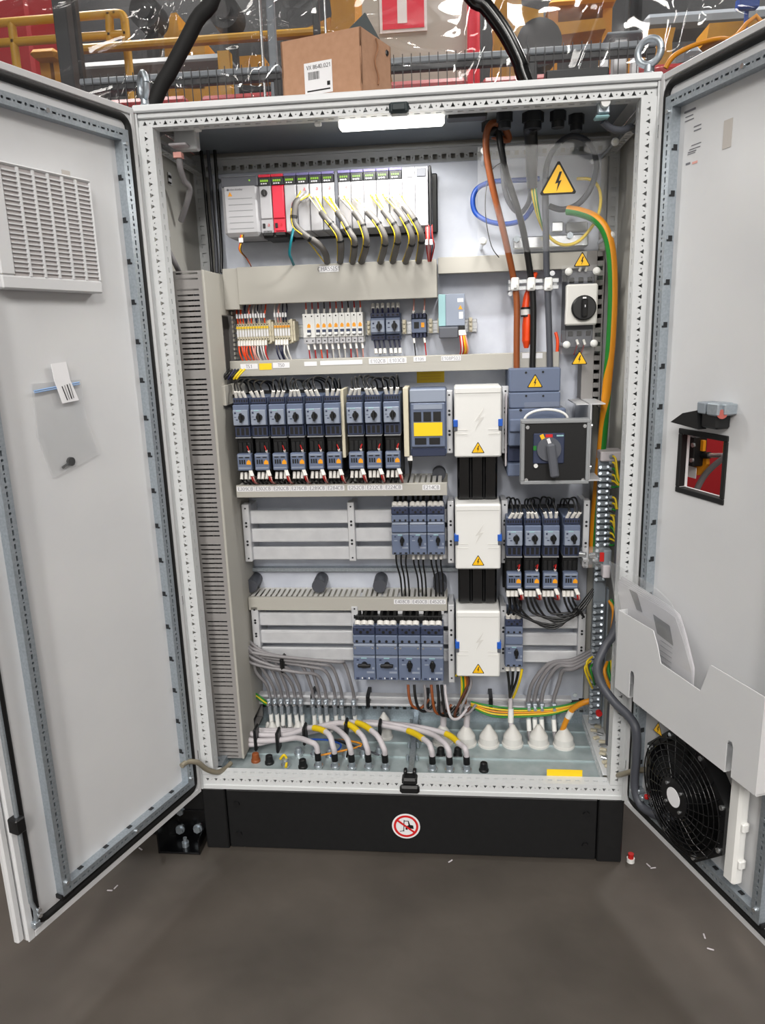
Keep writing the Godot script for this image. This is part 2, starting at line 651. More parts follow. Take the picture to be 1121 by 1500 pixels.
func tri_cells(length: float, s := 0.0105, up := 1.0, cy := 0.0) -> Array:
	return repeat_cells([[P * 0.62, tri_hole(s, up, cy)], [P * 0.38, round_hole(0.0016, 6, cy)]], length)

func slot_cells(length: float, w := 0.011, h := 0.0045, cy := 0.0) -> Array:
	return repeat_cells([[P, rect_hole(w, h, cy)]], length)

func build_cabinet() -> void:
	cab = thing("electrical_cabinet", "large light grey steel control cabinet with both doors standing open", "cabinet", Vector3(0, 0.2, -0.2))
	var t := cab
	# front posts
	for s in [-1.0, 1.0]:
		var st := newst()
		bx(st, Vector3(s * 0.600, 0.2, -0.034), Vector3(s * 0.594, 1.99, 0.0))
		punched(st, flat(Vector3.UP, Vector3.LEFT, Vector3(s * 0.577, 0.245, -0.004)), tri_cells(1.716, 0.0105, s), 0.034)
		punched(st, flat(Vector3.UP, Vector3(0, 0, -s), Vector3(s * 0.560, 0.245, -0.026)), slot_cells(1.716, 0.012, 0.005), 0.044)
		bx(st, Vector3(s * 0.594, 0.245, -0.05), Vector3(s * 0.560, 1.961, -0.048))
		part(t, "front_post", st, M.cab)
	# top front rail
	var st2 := newst()
	bx(st2, Vector3(-0.594, 1.979, -0.05), Vector3(0.594, 1.991, -0.003), 0.002)
	punched(st2, flat(Vector3.RIGHT, Vector3.UP, Vector3(-0.594, 1.970, -0.010)), tri_cells(1.188, 0.0105, 1.0), 0.018)
	punched(st2, flat(Vector3.RIGHT, Vector3(0, 0, 1), Vector3(-0.56, 1.961, -0.030)), slot_cells(1.12, 0.013, 0.006), 0.040)
	bx(st2, Vector3(-0.594, 1.961, -0.052), Vector3(0.594, 1.979, -0.05))
	part(t, "top_rail", st2, M.cab)
	# bottom front rail
	st2 = newst()
	bx(st2, Vector3(-0.594, 0.2, -0.05), Vector3(0.594, 0.214, -0.001), 0.001)
	punched(st2, flat(Vector3.RIGHT, Vector3.UP, Vector3(-0.594, 0.229, -0.004)), tri_cells(1.188, 0.0105, -1.0), 0.030)
	punched(st2, flat(Vector3.RIGHT, Vector3(0, 0, -1), Vector3(-0.594, 0.244, -0.022)), slot_cells(1.188, 0.012, 0.006), 0.036)
	bx(st2, Vector3(-0.594, 0.214, -0.042), Vector3(0.594, 0.244, -0.04))
	part(t, "bottom_rail", st2, M.cab)
	# roof with its front edge
	st2 = newst()
	bx(st2, Vector3(-0.602, 1.991, -0.425), Vector3(0.602, 2.007, 0.006), 0.003)
	part(t, "roof", st2, M.roof)
	st2 = newst()
	bx(st2, Vector3(-0.56, 1.982, -0.385), Vector3(0.56, 1.990, -0.055), 0.001)
	part(t, "cable_entry_plate", st2, M.steel_grey)
	for s in [-1.0, 1.0]:
		st2 = newst()
		bx(st2, Vector3(s * 0.606, 0.2, -0.42), Vector3(s * 0.600, 1.991, 0.0))
		part(t, "side_panel", st2, M.inner)
	st2 = newst()
	bx(st2, Vector3(-0.6, 0.2, -0.425), Vector3(0.6, 1.991, -0.42))
	part(t, "back_panel", st2, M.inner)
	# floor: gland plates lying one behind the other, each with a folded front edge
	for z in [[-0.042, -0.165], [-0.168, -0.245], [-0.248, -0.33], [-0.333, -0.42]]:
		st2 = newst()
		bx(st2, Vector3(-0.598, 0.206, z[1]), Vector3(0.598, 0.216, z[0]), 0.002)
		bx(st2, Vector3(-0.598, 0.206, z[1]), Vector3(0.598, 0.221, z[1] + 0.004))
		part(t, "gland_plate", st2, M.gland_plate)
	# rear frame: posts, top and bottom rails with square holes
	for s in [-1.0, 1.0]:
		st2 = newst()
		bx(st2, Vector3(s * 0.6, 0.216, -0.418), Vector3(s * 0.572, 1.985, -0.40))
		punched(st2, flat(Vector3.UP, Vector3.LEFT, Vector3(s * 0.586, 0.22, -0.395)), repeat_cells([[P, rect_hole(0.012, 0.012)]], 1.76), 0.028)
		part(t, "rear_post", st2, M.cab)
		# depth rails under the roof
		st2 = newst()
		punched(st2, flat(Vector3(0, 0, 1), Vector3.DOWN, Vector3(s * 0.585, 1.945, -0.39)) if s > 0 else flat(Vector3(0, 0, -1), Vector3.DOWN, Vector3(s * 0.585, 1.945, -0.052)), repeat_cells([[P, rect_hole(0.012, 0.011)]], 0.33), 0.034)
		punched(st2, flat(Vector3(0, 0, 1), Vector3.LEFT, Vector3(s * 0.575, 1.927, -0.39)), repeat_cells([[P, rect_hole(0.012, 0.011)]], 0.33), 0.022)
		part(t, "depth_rail", st2, M.cab)
		# depth rails on the floor
		st2 = newst()
		punched(st2, flat(Vector3(0, 0, 1), Vector3.RIGHT, Vector3(s * 0.574, 0.248, -0.39)), repeat_cells([[P * 0.6, rect_hole(0.009, 0.02)], [P * 0.4, round_hole(0.003)]], 0.345), 0.05)
		punched(st2, flat(Vector3(0, 0, -s), Vector3.DOWN if s < 0 else Vector3.DOWN, Vector3(s * 0.549, 0.231, -0.0475 if s > 0 else -0.39)), repeat_cells([[P, rect_hole(0.012, 0.012)]], 0.345), 0.032)
		part(t, "floor_rail", st2, M.roof if s > 0 else M.zinc)
	st2 = newst()
	punched(st2, flat(Vector3.RIGHT, Vector3.UP, Vector3(-0.572, 1.945, -0.392)), repeat_cells([[P * 0.66, rect_hole(0.0125, 0.0125)], [P * 0.34, round_hole(0.002)]], 1.144), 0.044)
	bx(st2, Vector3(-0.572, 1.967, -0.418), Vector3(0.572, 1.972, -0.385))
	part(t, "rear_top_rail", st2, M.cab)
	st2 = newst()
	punched(st2, flat(Vector3.RIGHT, Vector3.UP, Vector3(-0.572, 0.262, -0.385)), repeat_cells([[P * 0.66, rect_hole(0.012, 0.012)], [P * 0.34, round_hole(0.002)]], 1.144), 0.032)
	bx(st2, Vector3(-0.572, 0.216, -0.418), Vector3(0.572, 0.246, -0.386))
	part(t, "rear_bottom_rail", st2, M.zinc)
	# lifting eyes on the front corners of the roof
	for s in [-1.0, 1.0]:
		st2 = newst()
		var cx: float = -0.588 if s < 0 else 0.582
		var ring := PackedVector3Array()
		for i in 21:
			var a := TAU * i / 20
			ring.append(Vector3(cx + 0.026 * cos(a) * (0.6 if s < 0 else 0.85), 2.062 + 0.026 * sin(a), -0.045 + 0.026 * cos(a) * (0.78 if s < 0 else 0.5)))
		tube(st2, ring, 0.008, 8)
		lathe(st2, Transform3D(Basis(), Vector3(cx, 2.007, -0.045)), [Vector2(0, 0), Vector2(0.016, 0), Vector2(0.016, 0.008), Vector2(0.010, 0.014), Vector2(0.009, 0.028), Vector2(0, 0.028)], 12)
		part(t, "lifting_eye", st2, M.zinc)
	# hinges between posts and doors
	for s in [-1.0, 1.0]:
		for y in [1.905, 1.395, 0.80, 0.33]:
			st2 = newst()
			var hx: float = s * 0.611
			cyl(st2, Vector3(hx, y - 0.03, 0.008), Vector3(hx, y - 0.004, 0.008), 0.0075, 10)
			cyl(st2, Vector3(hx, y + 0.004, 0.008), Vector3(hx, y + 0.03, 0.008), 0.0075, 10)
			cyl(st2, Vector3(hx, y - 0.036, 0.008), Vector3(hx, y + 0.036, 0.008), 0.004, 8)
			bx(st2, Vector3(hx - s * 0.014, y - 0.03, -0.006), Vector3(hx, y - 0.004, 0.004), 0.001)
			part(t, "hinge", st2, M.bright)
	# top catch and bottom catch in the middle of the opening
	st2 = newst()
	bx(st2, Vector3(0.0, 1.957, -0.03), Vector3(0.045, 1.982, 0.001), 0.005)
	bx(st2, Vector3(0.007, 1.962, 0.0), Vector3(0.038, 1.977, 0.005), 0.003)
	part(t, "top_catch", st2, M.slate, "dark green-grey plastic door catch")
	st2 = newst()
	bx(st2, Vector3(-0.020, 0.205, -0.03), Vector3(0.036, 0.23, 0.008), 0.006)
	bx(st2, Vector3(-0.014, 0.228, -0.035), Vector3(0.030, 0.25, 0.002), 0.006)
	bx(st2, Vector3(-0.010, 0.248, -0.04), Vector3(0.000, 0.262, -0.02), 0.003)
	bx(st2, Vector3(0.016, 0.248, -0.04), Vector3(0.026, 0.262, -0.02), 0.003)
	part(t, "bottom_catch", st2, M.black, "black plastic door catch on the bottom rail")
	st2 = newst()
	bx(st2, Vector3(0.000, 0.218, -0.39), Vector3(0.016, 0.234, -0.03), 0.001)
	for k in 5:
		cyl(st2, Vector3(-0.006, 0.222, -0.07 - k * 0.07), Vector3(-0.006, 0.24, -0.07 - k * 0.07), 0.004, 6)
		cyl(st2, Vector3(0.022, 0.222, -0.07 - k * 0.07), Vector3(0.022, 0.24, -0.07 - k * 0.07), 0.004, 6)
	part(t, "floor_brace", st2, M.zinc)

	# mounting plate
	var mp := thing("mounting_plate", "big zinc-plated mounting plate at the back of the cabinet", "plate", Vector3(0, 0.30, -0.37))
	st2 = newst()
	bx(st2, Vector3(-0.535, 0.295, -0.375), Vector3(0.545, 1.925, -0.362), 0.002)
	part(mp, "sheet", st2, M.plate)
	for p in [Vector2(-0.515, 1.905), Vector2(0.52, 1.905), Vector2(-0.51, 0.33), Vector2(0.52, 0.33), Vector2(0.02, 1.905)]:
		st2 = newst()
		cyl(st2, Vector3(p.x, p.y, -0.362), Vector3(p.x, p.y, -0.358), 0.007, 10)
		part(mp, "bolt", st2, M.bright)
	# folded bottom edge of the plate, shining under the lowest row
	st2 = newst()
	bx(st2, Vector3(-0.535, 0.295, -0.362), Vector3(0.545, 0.30, -0.345))
	part(mp, "folded_edge", st2, M.plate)

	# plinth
	var pl := thing("cabinet_plinth", "low black steel plinth under the cabinet", "plinth", Vector3(0, 0, -0.2))
	st2 = newst()
	bx(st2, Vector3(-0.53, 0.003, -0.02), Vector3(0.53, 0.196, -0.006), 0.003)
	part(pl, "front_panel", st2, M.plinth)
	for s in [-1.0, 1.0]:
		st2 = newst()
		bx(st2, Vector3(s * 0.6, 0.0, -0.09), Vector3(s * 0.532, 0.2, -0.002), 0.003)
		part(pl, "corner_piece", st2, M.plinth)
		st2 = newst()
		bx(st2, Vector3(s * 0.598, 0.0, -0.42), Vector3(s * 0.588, 0.2, -0.09))
		part(pl, "side_panel", st2, M.plinth)
		for y in [0.05, 0.15]:
			st2 = newst()
			cyl(st2, Vector3(s * 0.50, y, -0.006), Vector3(s * 0.50, y, -0.001), 0.009, 12)
			part(pl, "cap", st2, M.black)
	st2 = newst()
	bx(st2, Vector3(-0.588, 0.0, -0.42), Vector3(0.588, 0.2, -0.41))
	part(pl, "rear_panel", st2, M.plinth)

	# black plinth of the neighbouring machine with its bolted foot bracket
	var nb := thing("neighbouring_plinth", "black bolted steel foot left of the plinth behind the left door", "plinth", Vector3(-0.75, 0, -0.1))
	st2 = newst()
	bx(st2, Vector3(-0.98, 0.0, -0.4), Vector3(-0.612, 0.17, -0.05), 0.004)
	part(nb, "body", st2, M.plinth)
	st2 = newst()
	bx(st2, Vector3(-0.735, 0.0, -0.05), Vector3(-0.612, 0.095, -0.044), 0.002)
	bx(st2, Vector3(-0.735, 0.0, -0.05), Vector3(-0.612, 0.006, 0.03), 0.002)
	bx(st2, Vector3(-0.738, 0.0, -0.05), Vector3(-0.733, 0.08, 0.03), 0.001)
	bx(st2, Vector3(-0.615, 0.0, -0.05), Vector3(-0.611, 0.05, 0.03), 0.001)
	part(nb, "bracket", st2, M.black_gloss)
	for p in [Vector3(-0.695, 0.03, -0.044), Vector3(-0.69, 0.09, -0.05), Vector3(-0.64, 0.035, -0.044)]:
		st2 = newst()
		cyl(st2, p, p + Vector3(0, 0, 0.012), 0.011, 6)
		cyl(st2, p, p + Vector3(0, 0, 0.004), 0.014, 12)
		part(nb, "bolt", st2, M.zinc)
	st2 = newst()
	cyl(st2, Vector3(-0.665, 0.006, 0.0), Vector3(-0.665, 0.02, 0.0), 0.011, 6)
	cyl(st2, Vector3(-0.665, 0.006, 0.0), Vector3(-0.665, 0.034, 0.0), 0.006, 8)
	part(nb, "bolt", st2, M.zinc)

	# round prohibition sticker on the plinth
	var c := Vector3(-0.0056, 0.0933, -0.006)
	var sk := thing("prohibition_sticker", "round white sticker with red ring and crossed-out forklift on black plinth", "sticker", c)
	st2 = newst()
	cyl(st2, c, c + Vector3(0, 0, 0.0008), 0.0405, 32)
	part(sk, "disc", st2, M.label)
	st2 = newst()
	var xf := Transform3D(Basis(Vector3.RIGHT, Vector3(0, 0, 1), Vector3.DOWN), c + Vector3(0, 0, 0.0006))
	lathe(st2, xf, [Vector2(0.029, 0.0), Vector2(0.0355, 0.0), Vector2(0.0355, 0.0006), Vector2(0.029, 0.0006), Vector2(0.029, 0.0)], 36)
	bb(st2, Vector3.ZERO, Vector3(0.064, 0.0055, 0.0008), 0.0, Transform3D(Basis(Vector3(0, 0, 1), deg_to_rad(-38.0)), c + Vector3(0, 0, 0.0018)))
	part(sk, "red_ring_and_bar", st2, M.red)
	st2 = newst()
	var f := Transform3D(Basis(Vector3(0.04, 0, 0), Vector3(0, 0.04, 0), Vector3(0, 0, 1)), c + Vector3(0, 0, 0.0007))
	prism(st2, PackedVector2Array([Vector2(0.12, -0.15), Vector2(0.55, -0.2), Vector2(0.52, 0.08), Vector2(0.3, 0.12), Vector2(0.2, 0.45), Vector2(-0.12, 0.45), Vector2(-0.12, 0.4), Vector2(0.14, 0.4), Vector2(0.18, 0.1), Vector2(-0.02, -0.02), Vector2(-0.05, -0.25), Vector2(0.1, -0.3)]), 0.0007, f)
	prism(st2, PackedVector2Array([Vector2(-0.2, -0.42), Vector2(-0.14, -0.42), Vector2(-0.1, 0.5), Vector2(-0.16, 0.5)]), 0.0007, f)
	prism(st2, PackedVector2Array([Vector2(-0.45, -0.44), Vector2(-0.14, -0.38), Vector2(-0.14, -0.33), Vector2(-0.45, -0.4)]), 0.0007, f)
	part(sk, "forklift_pictogram", st2, M.ink)

# ------------------------------------------------------------------ the doors
func rail_holes(length: float) -> Array:
	return repeat_cells([[0.017, rect_hole(0.011, 0.0042)], [0.008, round_hole(0.0021)], [0.017, rect_hole(0.011, 0.0042)], [0.012, round_hole(0.0034)]], length)

func build_doors() -> void:
	for right in [false, true]:
		var s := 1.0 if right else -1.0   # the inner side is +z on the right door, -z on the left one
		var st := newst()
		if right:
			# panel with the window cut out
			var w := [0.146, 1.109, 0.279, 1.231]
			bx(st, Vector3(0.004, 0.2, -0.02), Vector3(w[0], 2.0, 0.0))
			bx(st, Vector3(w[2], 0.2, -0.02), Vector3(0.6, 2.0, 0.0))
			bx(st, Vector3(w[0], 0.2, -0.02), Vector3(w[2], w[1], 0.0))
			bx(st, Vector3(w[0], w[3], -0.02), Vector3(w[2], 2.0, 0.0))
		else:
			bx(st, Vector3(0.004, 0.195, 0.0), Vector3(0.6, 2.0, 0.02), 0.003)
		var t := part(cab, "door", st, M.panel, "right door standing open" if right else "left door standing open")
		t.transform = door_frame(right)
		t.position -= offs[cab]
		# turned-up rim outside the gasket
		st = newst()
		var z1 := s * 0.004
		for b in [[Vector3(0.004, 0.195, 0), Vector3(0.016, 2.0, z1)], [Vector3(0.583, 0.195, 0), Vector3(0.6, 2.0, z1)], [Vector3(0.016, 0.195, 0), Vector3(0.583, 0.211, z1)], [Vector3(0.016, 1.985, 0), Vector3(0.583, 2.0, z1)]]:
			bx(st, Vector3(b[0].x, b[0].y, minf(b[0].z, b[1].z)), Vector3(b[1].x, b[1].y, maxf(b[0].z, b[1].z)), 0.0015)
		part(t, "rim", st, M.panel)
		# gasket: a foamed black seal running round
		st = newst()
		var loop := rounded(0.0265, 0.221, 0.572, 1.974, 0.024, 4)
		var pts := PackedVector3Array()
		for i in loop.size() + 1:
			var q := loop[i % loop.size()]
			pts.append(Vector3(q.x, q.y, s * 0.001))
		tube(st, pts, 0.0088, 10)
		part(t, "gasket", st, M.rubber)
		# tubular frame of punched rails
		var hu := [0.050, 0.074]
		var fu := [0.488, 0.512]
		var top := [1.917, 1.941]
		var bot := [0.249, 0.271]
		var hgt := 0.022
		for k in 4:
			st = newst()
			var lo := Vector3(hu[0], bot[1], 0)
			var hi := Vector3(hu[1], top[0], hgt)
			if k == 1:
				lo.x = fu[0]
				hi.x = fu[1]
			elif k == 2:
				lo = Vector3(hu[0], top[0], 0)
				hi = Vector3(fu[1], top[1], hgt)
			elif k == 3:
				lo = Vector3(hu[0], bot[0], 0)
				hi = Vector3(fu[1], bot[1], hgt)
			# four side walls and a punched face
			var z0 := 0.0
			var zf := s * hgt
			var c := (lo + hi) / 2
			c.z = zf / 2
			face(st, c, [Vector3(lo.x, lo.y, z0), Vector3(hi.x, lo.y, z0), Vector3(hi.x, lo.y, zf), Vector3(lo.x, lo.y, zf)])
			face(st, c, [Vector3(lo.x, hi.y, z0), Vector3(hi.x, hi.y, z0), Vector3(hi.x, hi.y, zf), Vector3(lo.x, hi.y, zf)])
			face(st, c, [Vector3(lo.x, lo.y, z0), Vector3(lo.x, hi.y, z0), Vector3(lo.x, hi.y, zf), Vector3(lo.x, lo.y, zf)])
			face(st, c, [Vector3(hi.x, lo.y, z0), Vector3(hi.x, hi.y, z0), Vector3(hi.x, hi.y, zf), Vector3(hi.x, lo.y, zf)])
			if k < 2:
				punched(st, flat(Vector3.UP, Vector3.LEFT * s, Vector3((lo.x + hi.x) / 2, lo.y, zf)), rail_holes(hi.y - lo.y), hi.x - lo.x)
			else:
				punched(st, flat(Vector3.RIGHT, Vector3.UP * s, Vector3(lo.x, (lo.y + hi.y) / 2, zf)), rail_holes(hi.x - lo.x), hi.y - lo.y)
			part(t, "frame_rail", st, M.zinc)
		# dark spring clips on the rails' inner flanks
		for k in 17:
			st = newst()
			var y := 0.36 + k * 0.092
			bx(st, Vector3(hu[1], y, s * 0.008 - 0.003), Vector3(hu[1] + 0.0015, y + 0.012, s * 0.008 + 0.006))
			bx(st, Vector3(hu[1], y, s * 0.014 - 0.001), Vector3(hu[1] + 0.002, y + 0.004, s * 0.014 + 0.004))
			part(t, "clip", st, M.steel_dark)
		for k in 5:
			st = newst()
			var u := 0.12 + k * 0.08
			bx(st, Vector3(u, bot[1], s * 0.008 - 0.003), Vector3(u + 0.012, bot[1] + 0.0015, s * 0.008 + 0.006))
			part(t, "clip", st, M.steel_dark)
		# screws at the rail corners
		for q in [Vector2(0.062, 0.278), Vector2(0.5, 0.278), Vector2(0.062, 1.91), Vector2(0.28, 0.26), Vector2(0.28, 1.929)]:
			st = newst()
			cyl(st, Vector3(q.x, q.y, s * 0.022), Vector3(q.x, q.y, s * 0.027), 0.0048, 8)
			part(t, "screw", st, M.bright)
		# black feet of the frame's free corner
		st = newst()
		bx(st, Vector3(fu[0] - 0.002, bot[0] - 0.007, minf(0.0, s * 0.02)), Vector3(fu[1] + 0.004, bot[0] + 0.003, maxf(0.0, s * 0.02)))
		part(t, "end_cap", st, M.black)
		if not right:
			# free edge: second flange, lock rod and its guides
			st = newst()
			bx(st, Vector3(0.602, 0.203, 0.004), Vector3(0.62, 2.0, 0.02), 0.004)
			part(t, "edge_flange", st, M.panel)
			st = newst()
			tube(st, PackedVector3Array([Vector3(0.583, 0.235, -0.014), Vector3(0.583, 0.27, -0.018), Vector3(0.592, 0.30, -0.02), Vector3(0.592, 0.47, -0.02), Vector3(0.592, 1.2, -0.02)]), 0.005, 8)
			bx(st, Vector3(0.576, 0.226, -0.02), Vector3(0.592, 0.242, -0.006), 0.002)
			part(t, "lock_rod", st, M.zinc)
			st = newst()
			bx(st, Vector3(0.582, 0.475, -0.034), Vector3(0.606, 0.51, -0.006), 0.003)
			part(t, "rod_guide", st, M.black)
			for y in [0.255, 0.268]:
				st = newst()
				cyl(st, Vector3(0.578, y, -0.02), Vector3(0.578, y, -0.026), 0.005, 8)
				part(t, "screw", st, M.bright)


# ------------------------------------------------------------------ what stands behind the cabinet
func poly_prism(pts: Array, d: float) -> SurfaceTool:
	# outline in a plane z = const, thickness d backwards
	var st := newst()
	var p := PackedVector2Array()
	for q in pts:
		p.append(Vector2(q.x, q.y))
	prism(st, p, d, Transform3D(Basis(), Vector3(0, 0, pts[0].z - d)))
	return st

func pole(st: SurfaceTool, top: Vector3, w: float, d: float, y0 := 0.0) -> void:
	bx(st, Vector3(top.x - w / 2, y0, top.z - d / 2), Vector3(top.x + w / 2, top.y, top.z + d / 2), 0.004)

func build_background() -> void:
	var st := newst()
	# cardboard box on the roof
	var h := 0.16
	var fl := Vector3(-0.2706, 2.1099, -0.14)
	var fr := Vector3(-0.0675, 2.0791, -0.08)
	var br := Vector3(-0.0083, 2.1192, -0.22)
	var bl := fl + br - fr
	var y0 := 2.007
	var cb := thing("cardboard_box", "brown cardboard box with white label lying on the cabinet roof", "box", Vector3(fr.x, y0, fr.z))
	var q := [fl, fr, br, bl]
	var mid := (fl + br) / 2
	for k in 4:
		st = newst()
		var a: Vector3 = q[k]
		var b: Vector3 = q[(k + 1) % 4]
		a.y = y0
		b.y = y0
		var up := Vector3(0, h, 0)
		var inw := (mid - (a + b) / 2)
		inw.y = 0
		inw = inw.normalized() * 0.004
		var c := (a + b + up) / 2 + inw / 2
		for fc in [[a, b, b + up, a + up], [a + inw, b + inw, b + inw + up, a + inw + up], [a + up, b + up, b + up + inw, a + up + inw], [a, b, b + inw, a + inw], [a, a + up, a + up + inw, a + inw], [b, b + up, b + up + inw, b + inw]]:
			face(st, c, fc)
		part(cb, ["front_wall", "side_wall", "rear_wall", "side_wall"][k], st, M.card)
	st = newst()
	face(st, Vector3(mid.x, 3, mid.z), [Vector3(fl.x, y0 + 0.002, fl.z), Vector3(fr.x, y0 + 0.002, fr.z), Vector3(br.x, y0 + 0.002, br.z), Vector3(bl.x, y0 + 0.002, bl.z)])
	part(cb, "bottom", st, M.card)
	# torn flap standing up on the right side wall
	st = newst()
	var n := (br - fr)
	n.y = 0
	var outw := n.cross(Vector3.UP).normalized() * -1.0
	if outw.dot(fr - mid) < 0:
		outw = -outw
	var edge := PackedVector3Array()
	for i in 9:
		var tt := i / 8.0
		edge.append(Vector3(fr.x, y0 + h - 0.005 - tt * 0.10, fr.z) + n * (0.46 + 0.06 * sin(tt * 9.0)) + outw * 0.0035)
	tube(st, edge, 0.0022, 5)
	part(cb, "torn_edge", st, M.card_edge)
	var dx := (fr - fl)
	dx.y = 0
	dx = dx.normalized()
	var nf := dx.cross(Vector3.UP)
	var lc := Vector3(fl.x, y0 + 0.068, fl.z) + dx * 0.098 + nf * 0.0006
	st = newst()
	bb(st, Vector3.ZERO, Vector3(0.074, 0.07, 0.0008), 0.0, flat(dx, Vector3.UP, lc))
	var lab := part(cb, "label", st, M.label, "white label printed VX 8640.021 with a barcode")
	var lf := flat(dx, Vector3.UP, lc + nf * 0.0006)
	text(lab, "print", "VX 8640.021", 0.0085, lf.translated_local(Vector3(0.002, 0.024, 0)), M.ink)
	st = newst()
	var rng := RandomNumberGenerator.new()
	rng.seed = 4
	for k in 18:
		bb(st, Vector3(-0.026 + k * 0.0017, 0.006, 0), Vector3(rng.randf_range(0.0004, 0.0011), 0.017, 0.0004), 0.0, lf)
	bb(st, Vector3(0.0, -0.027, 0), Vector3(0.062, 0.003, 0.0004), 0.0, lf)
	bb(st, Vector3(0.027, -0.015, 0), Vector3(0.008, 0.009, 0.0004), 0.0, lf)
	stuff(part(lab, "print", st, M.ink))
	# dark sheet sticking out of the box
	st = poly_prism([Vector3(-0.1756, 2.1778, -0.25), Vector3(-0.0724, 2.2592, -0.25), Vector3(-0.0215, 2.1684, -0.25), Vector3(-0.0227, 2.1294, -0.25), Vector3(-0.1563, 2.1374, -0.25)], 0.012)
	single("dark_sheet", st, M.slate, "dark slate triangular sheet sticking out of the cardboard box", "sheet")
	st = newst()
	var kb := Vector3(-0.0178, 2.147, -0.2)
	bb(st, kb, Vector3(0.012, 0.014, 0.012), 0.004)
	single("black_fitting", st, M.black, "small black fitting peeping over the right edge of the cardboard box", "fitting")

	# thick black conduits rising behind the cabinet
	sheathed("black_conduit", "thick matt black conduit leaning up behind the left lifting eye", "conduit", curve([Vector3(-1.12, 1.3, -0.5), Vector3(-0.93, 1.8, -0.5), Vector3(-0.7348, 2.159, -0.5), Vector3(-0.6762, 2.2412, -0.5), Vector3(-0.5888, 2.3617, -0.5), Vector3(-0.516, 2.4807, -0.5), Vector3(-0.5, 3.0, -0.5)], 5), 0.023, M.rubber)
	sheathed("black_conduit", "shiny black corrugated conduit arching down behind the cabinet roof at right", "conduit", curve([Vector3(0.62, 1.4, -0.5), Vector3(0.51, 1.8, -0.5), Vector3(0.3574, 2.1412, -0.5), Vector3(0.3357, 2.1998, -0.5), Vector3(0.2953, 2.2742, -0.5), Vector3(0.2403, 2.3453, -0.5), Vector3(0.1803, 2.4027, -0.5), Vector3(0.0, 2.75, -0.5)], 5), 0.0215, M.black_gloss)

	# steel posts
	for d in [[Vector3(-1.345, 2.8253, -1.25), 0.055, M.steel_dark, "dark steel post behind the left door's top edge"], [Vector3(-1.3744, 2.8883, -1.4), 0.04, M.black, "black post right beside the dark steel post at left"], [Vector3(-0.5841, 2.8748, -1.5), 0.032, M.steel_grey, "punched grey steel post left of the cardboard box"], [Vector3(-0.6519, 2.9201, -1.6), 0.012, M.bright, "thin bright rod beside the punched grey post"], [Vector3(0.767, 2.5099, -1.3), 0.05, M.alu, "pale grey post left of the right lifting eye"], [Vector3(0.7224, 2.5092, -1.35), 0.03, M.alu, "narrow pale post at the dark box behind the roof"], [Vector3(0.8351, 2.5137, -1.35), 0.03, M.alu, "narrow pale post nearest the right lifting eye"], [Vector3(-0.392, 2.9429, -1.7), 0.01, M.bright, "thin bright pole rising behind the cardboard box"], [Vector3(-0.4381, 2.9664, -1.75), 0.03, M.steel_dark, "dark post rising behind the cardboard box"]]:
		st = newst()
		pole(st, d[0], d[1], d[1])
		if d[1] == 0.032:
			for k in 30:
				cyl(st, Vector3(d[0].x + 0.006, 1.9 + k * 0.03, d[0].z + 0.016), Vector3(d[0].x + 0.006, 1.9 + k * 0.03, d[0].z + 0.0175), 0.003, 6)
		single("steel_post", st, d[2], d[3], "post")
	st = newst()
	var g0 := Vector3(0.7008, 2.499, -1.25)
	bx(st, Vector3(g0.x + 0.01, g0.y + 0.005, -1.36), Vector3(g0.x + 0.15, g0.y + 0.014, -1.24), 0.003)
	single("cross_plate", st, M.steel_grey, "flat grey steel plate over the pale posts at right", "plate")
	st = newst()
	bx(st, Vector3(Vector3(0.4425, 2.2634, -0.8).x, 0.0, -0.9), Vector3(Vector3(0.6395, 2.2517, -0.8).x, Vector3(0.5695, 2.2675, -0.8).y, -0.8), 0.004)
	single("grey_housing", st, M.steel_dark, "dark grey machine housing edge behind the cabinet roof at right", "housing")

	# wire mesh guard fence with a top rail
	for seg in [[120, 410, "left"], [500, 770, "middle"], [770, 890, "right"]]:
		var z := -1.15
		var x0: float = Vector3(-1.5346, 2.7305, -1.15).x
		if seg[2] == "left":
			x0 = Vector3(-1.2549, 2.4608, -1.15).x
		elif seg[2] == "middle":
			x0 = Vector3(-0.2445, 2.446, -1.15).x
		else:
			x0 = Vector3(0.4217, 2.4056, -1.15).x
		var x1: float = Vector3(-0.4819, 2.4377, -1.15).x if seg[2] == "left" else (Vector3(0.4142, 2.428, -1.15).x if seg[2] == "middle" else Vector3(0.8617, 2.4006, -1.15).x)
		var yt: float = Vector3(-0.7741, 2.4208, -1.15).y if seg[2] == "left" else (Vector3(0.0424, 2.4197, -1.15).y if seg[2] == "middle" else Vector3(0.5535, 2.4217, -1.15).y)
		var t := thing("guard_fence", "black wire mesh guard panel with pale top rail behind the roof, %s stretch" % seg[2], "fence", Vector3((x0 + x1) / 2, 0, z))
		st = newst()
		bx(st, Vector3(x0, yt, z - 0.02), Vector3(x1, yt + 0.022, z + 0.02), 0.004)
		part(t, "top_rail", st, M.steel_grey)
		st = newst()
		bx(st, Vector3(x0, yt - 0.022, z - 0.02), Vector3(x1, yt, z + 0.01), 0.003)
		for x in [x0 + 0.015, x1 - 0.015]:
			bx(st, Vector3(x - 0.015, 0, z - 0.02), Vector3(x + 0.015, yt, z + 0.005), 0.003)
		part(t, "frame", st, M.steel_dark)
		for i in int((x1 - x0) / 0.032):
			st = newst()
			bx(st, Vector3(x0 + 0.02 + i * 0.032, 1.3, z + 0.02), Vector3(x0 + 0.023 + i * 0.032, yt + 0.03, z + 0.023))
			part(t, "wire", st, M.steel_dark)
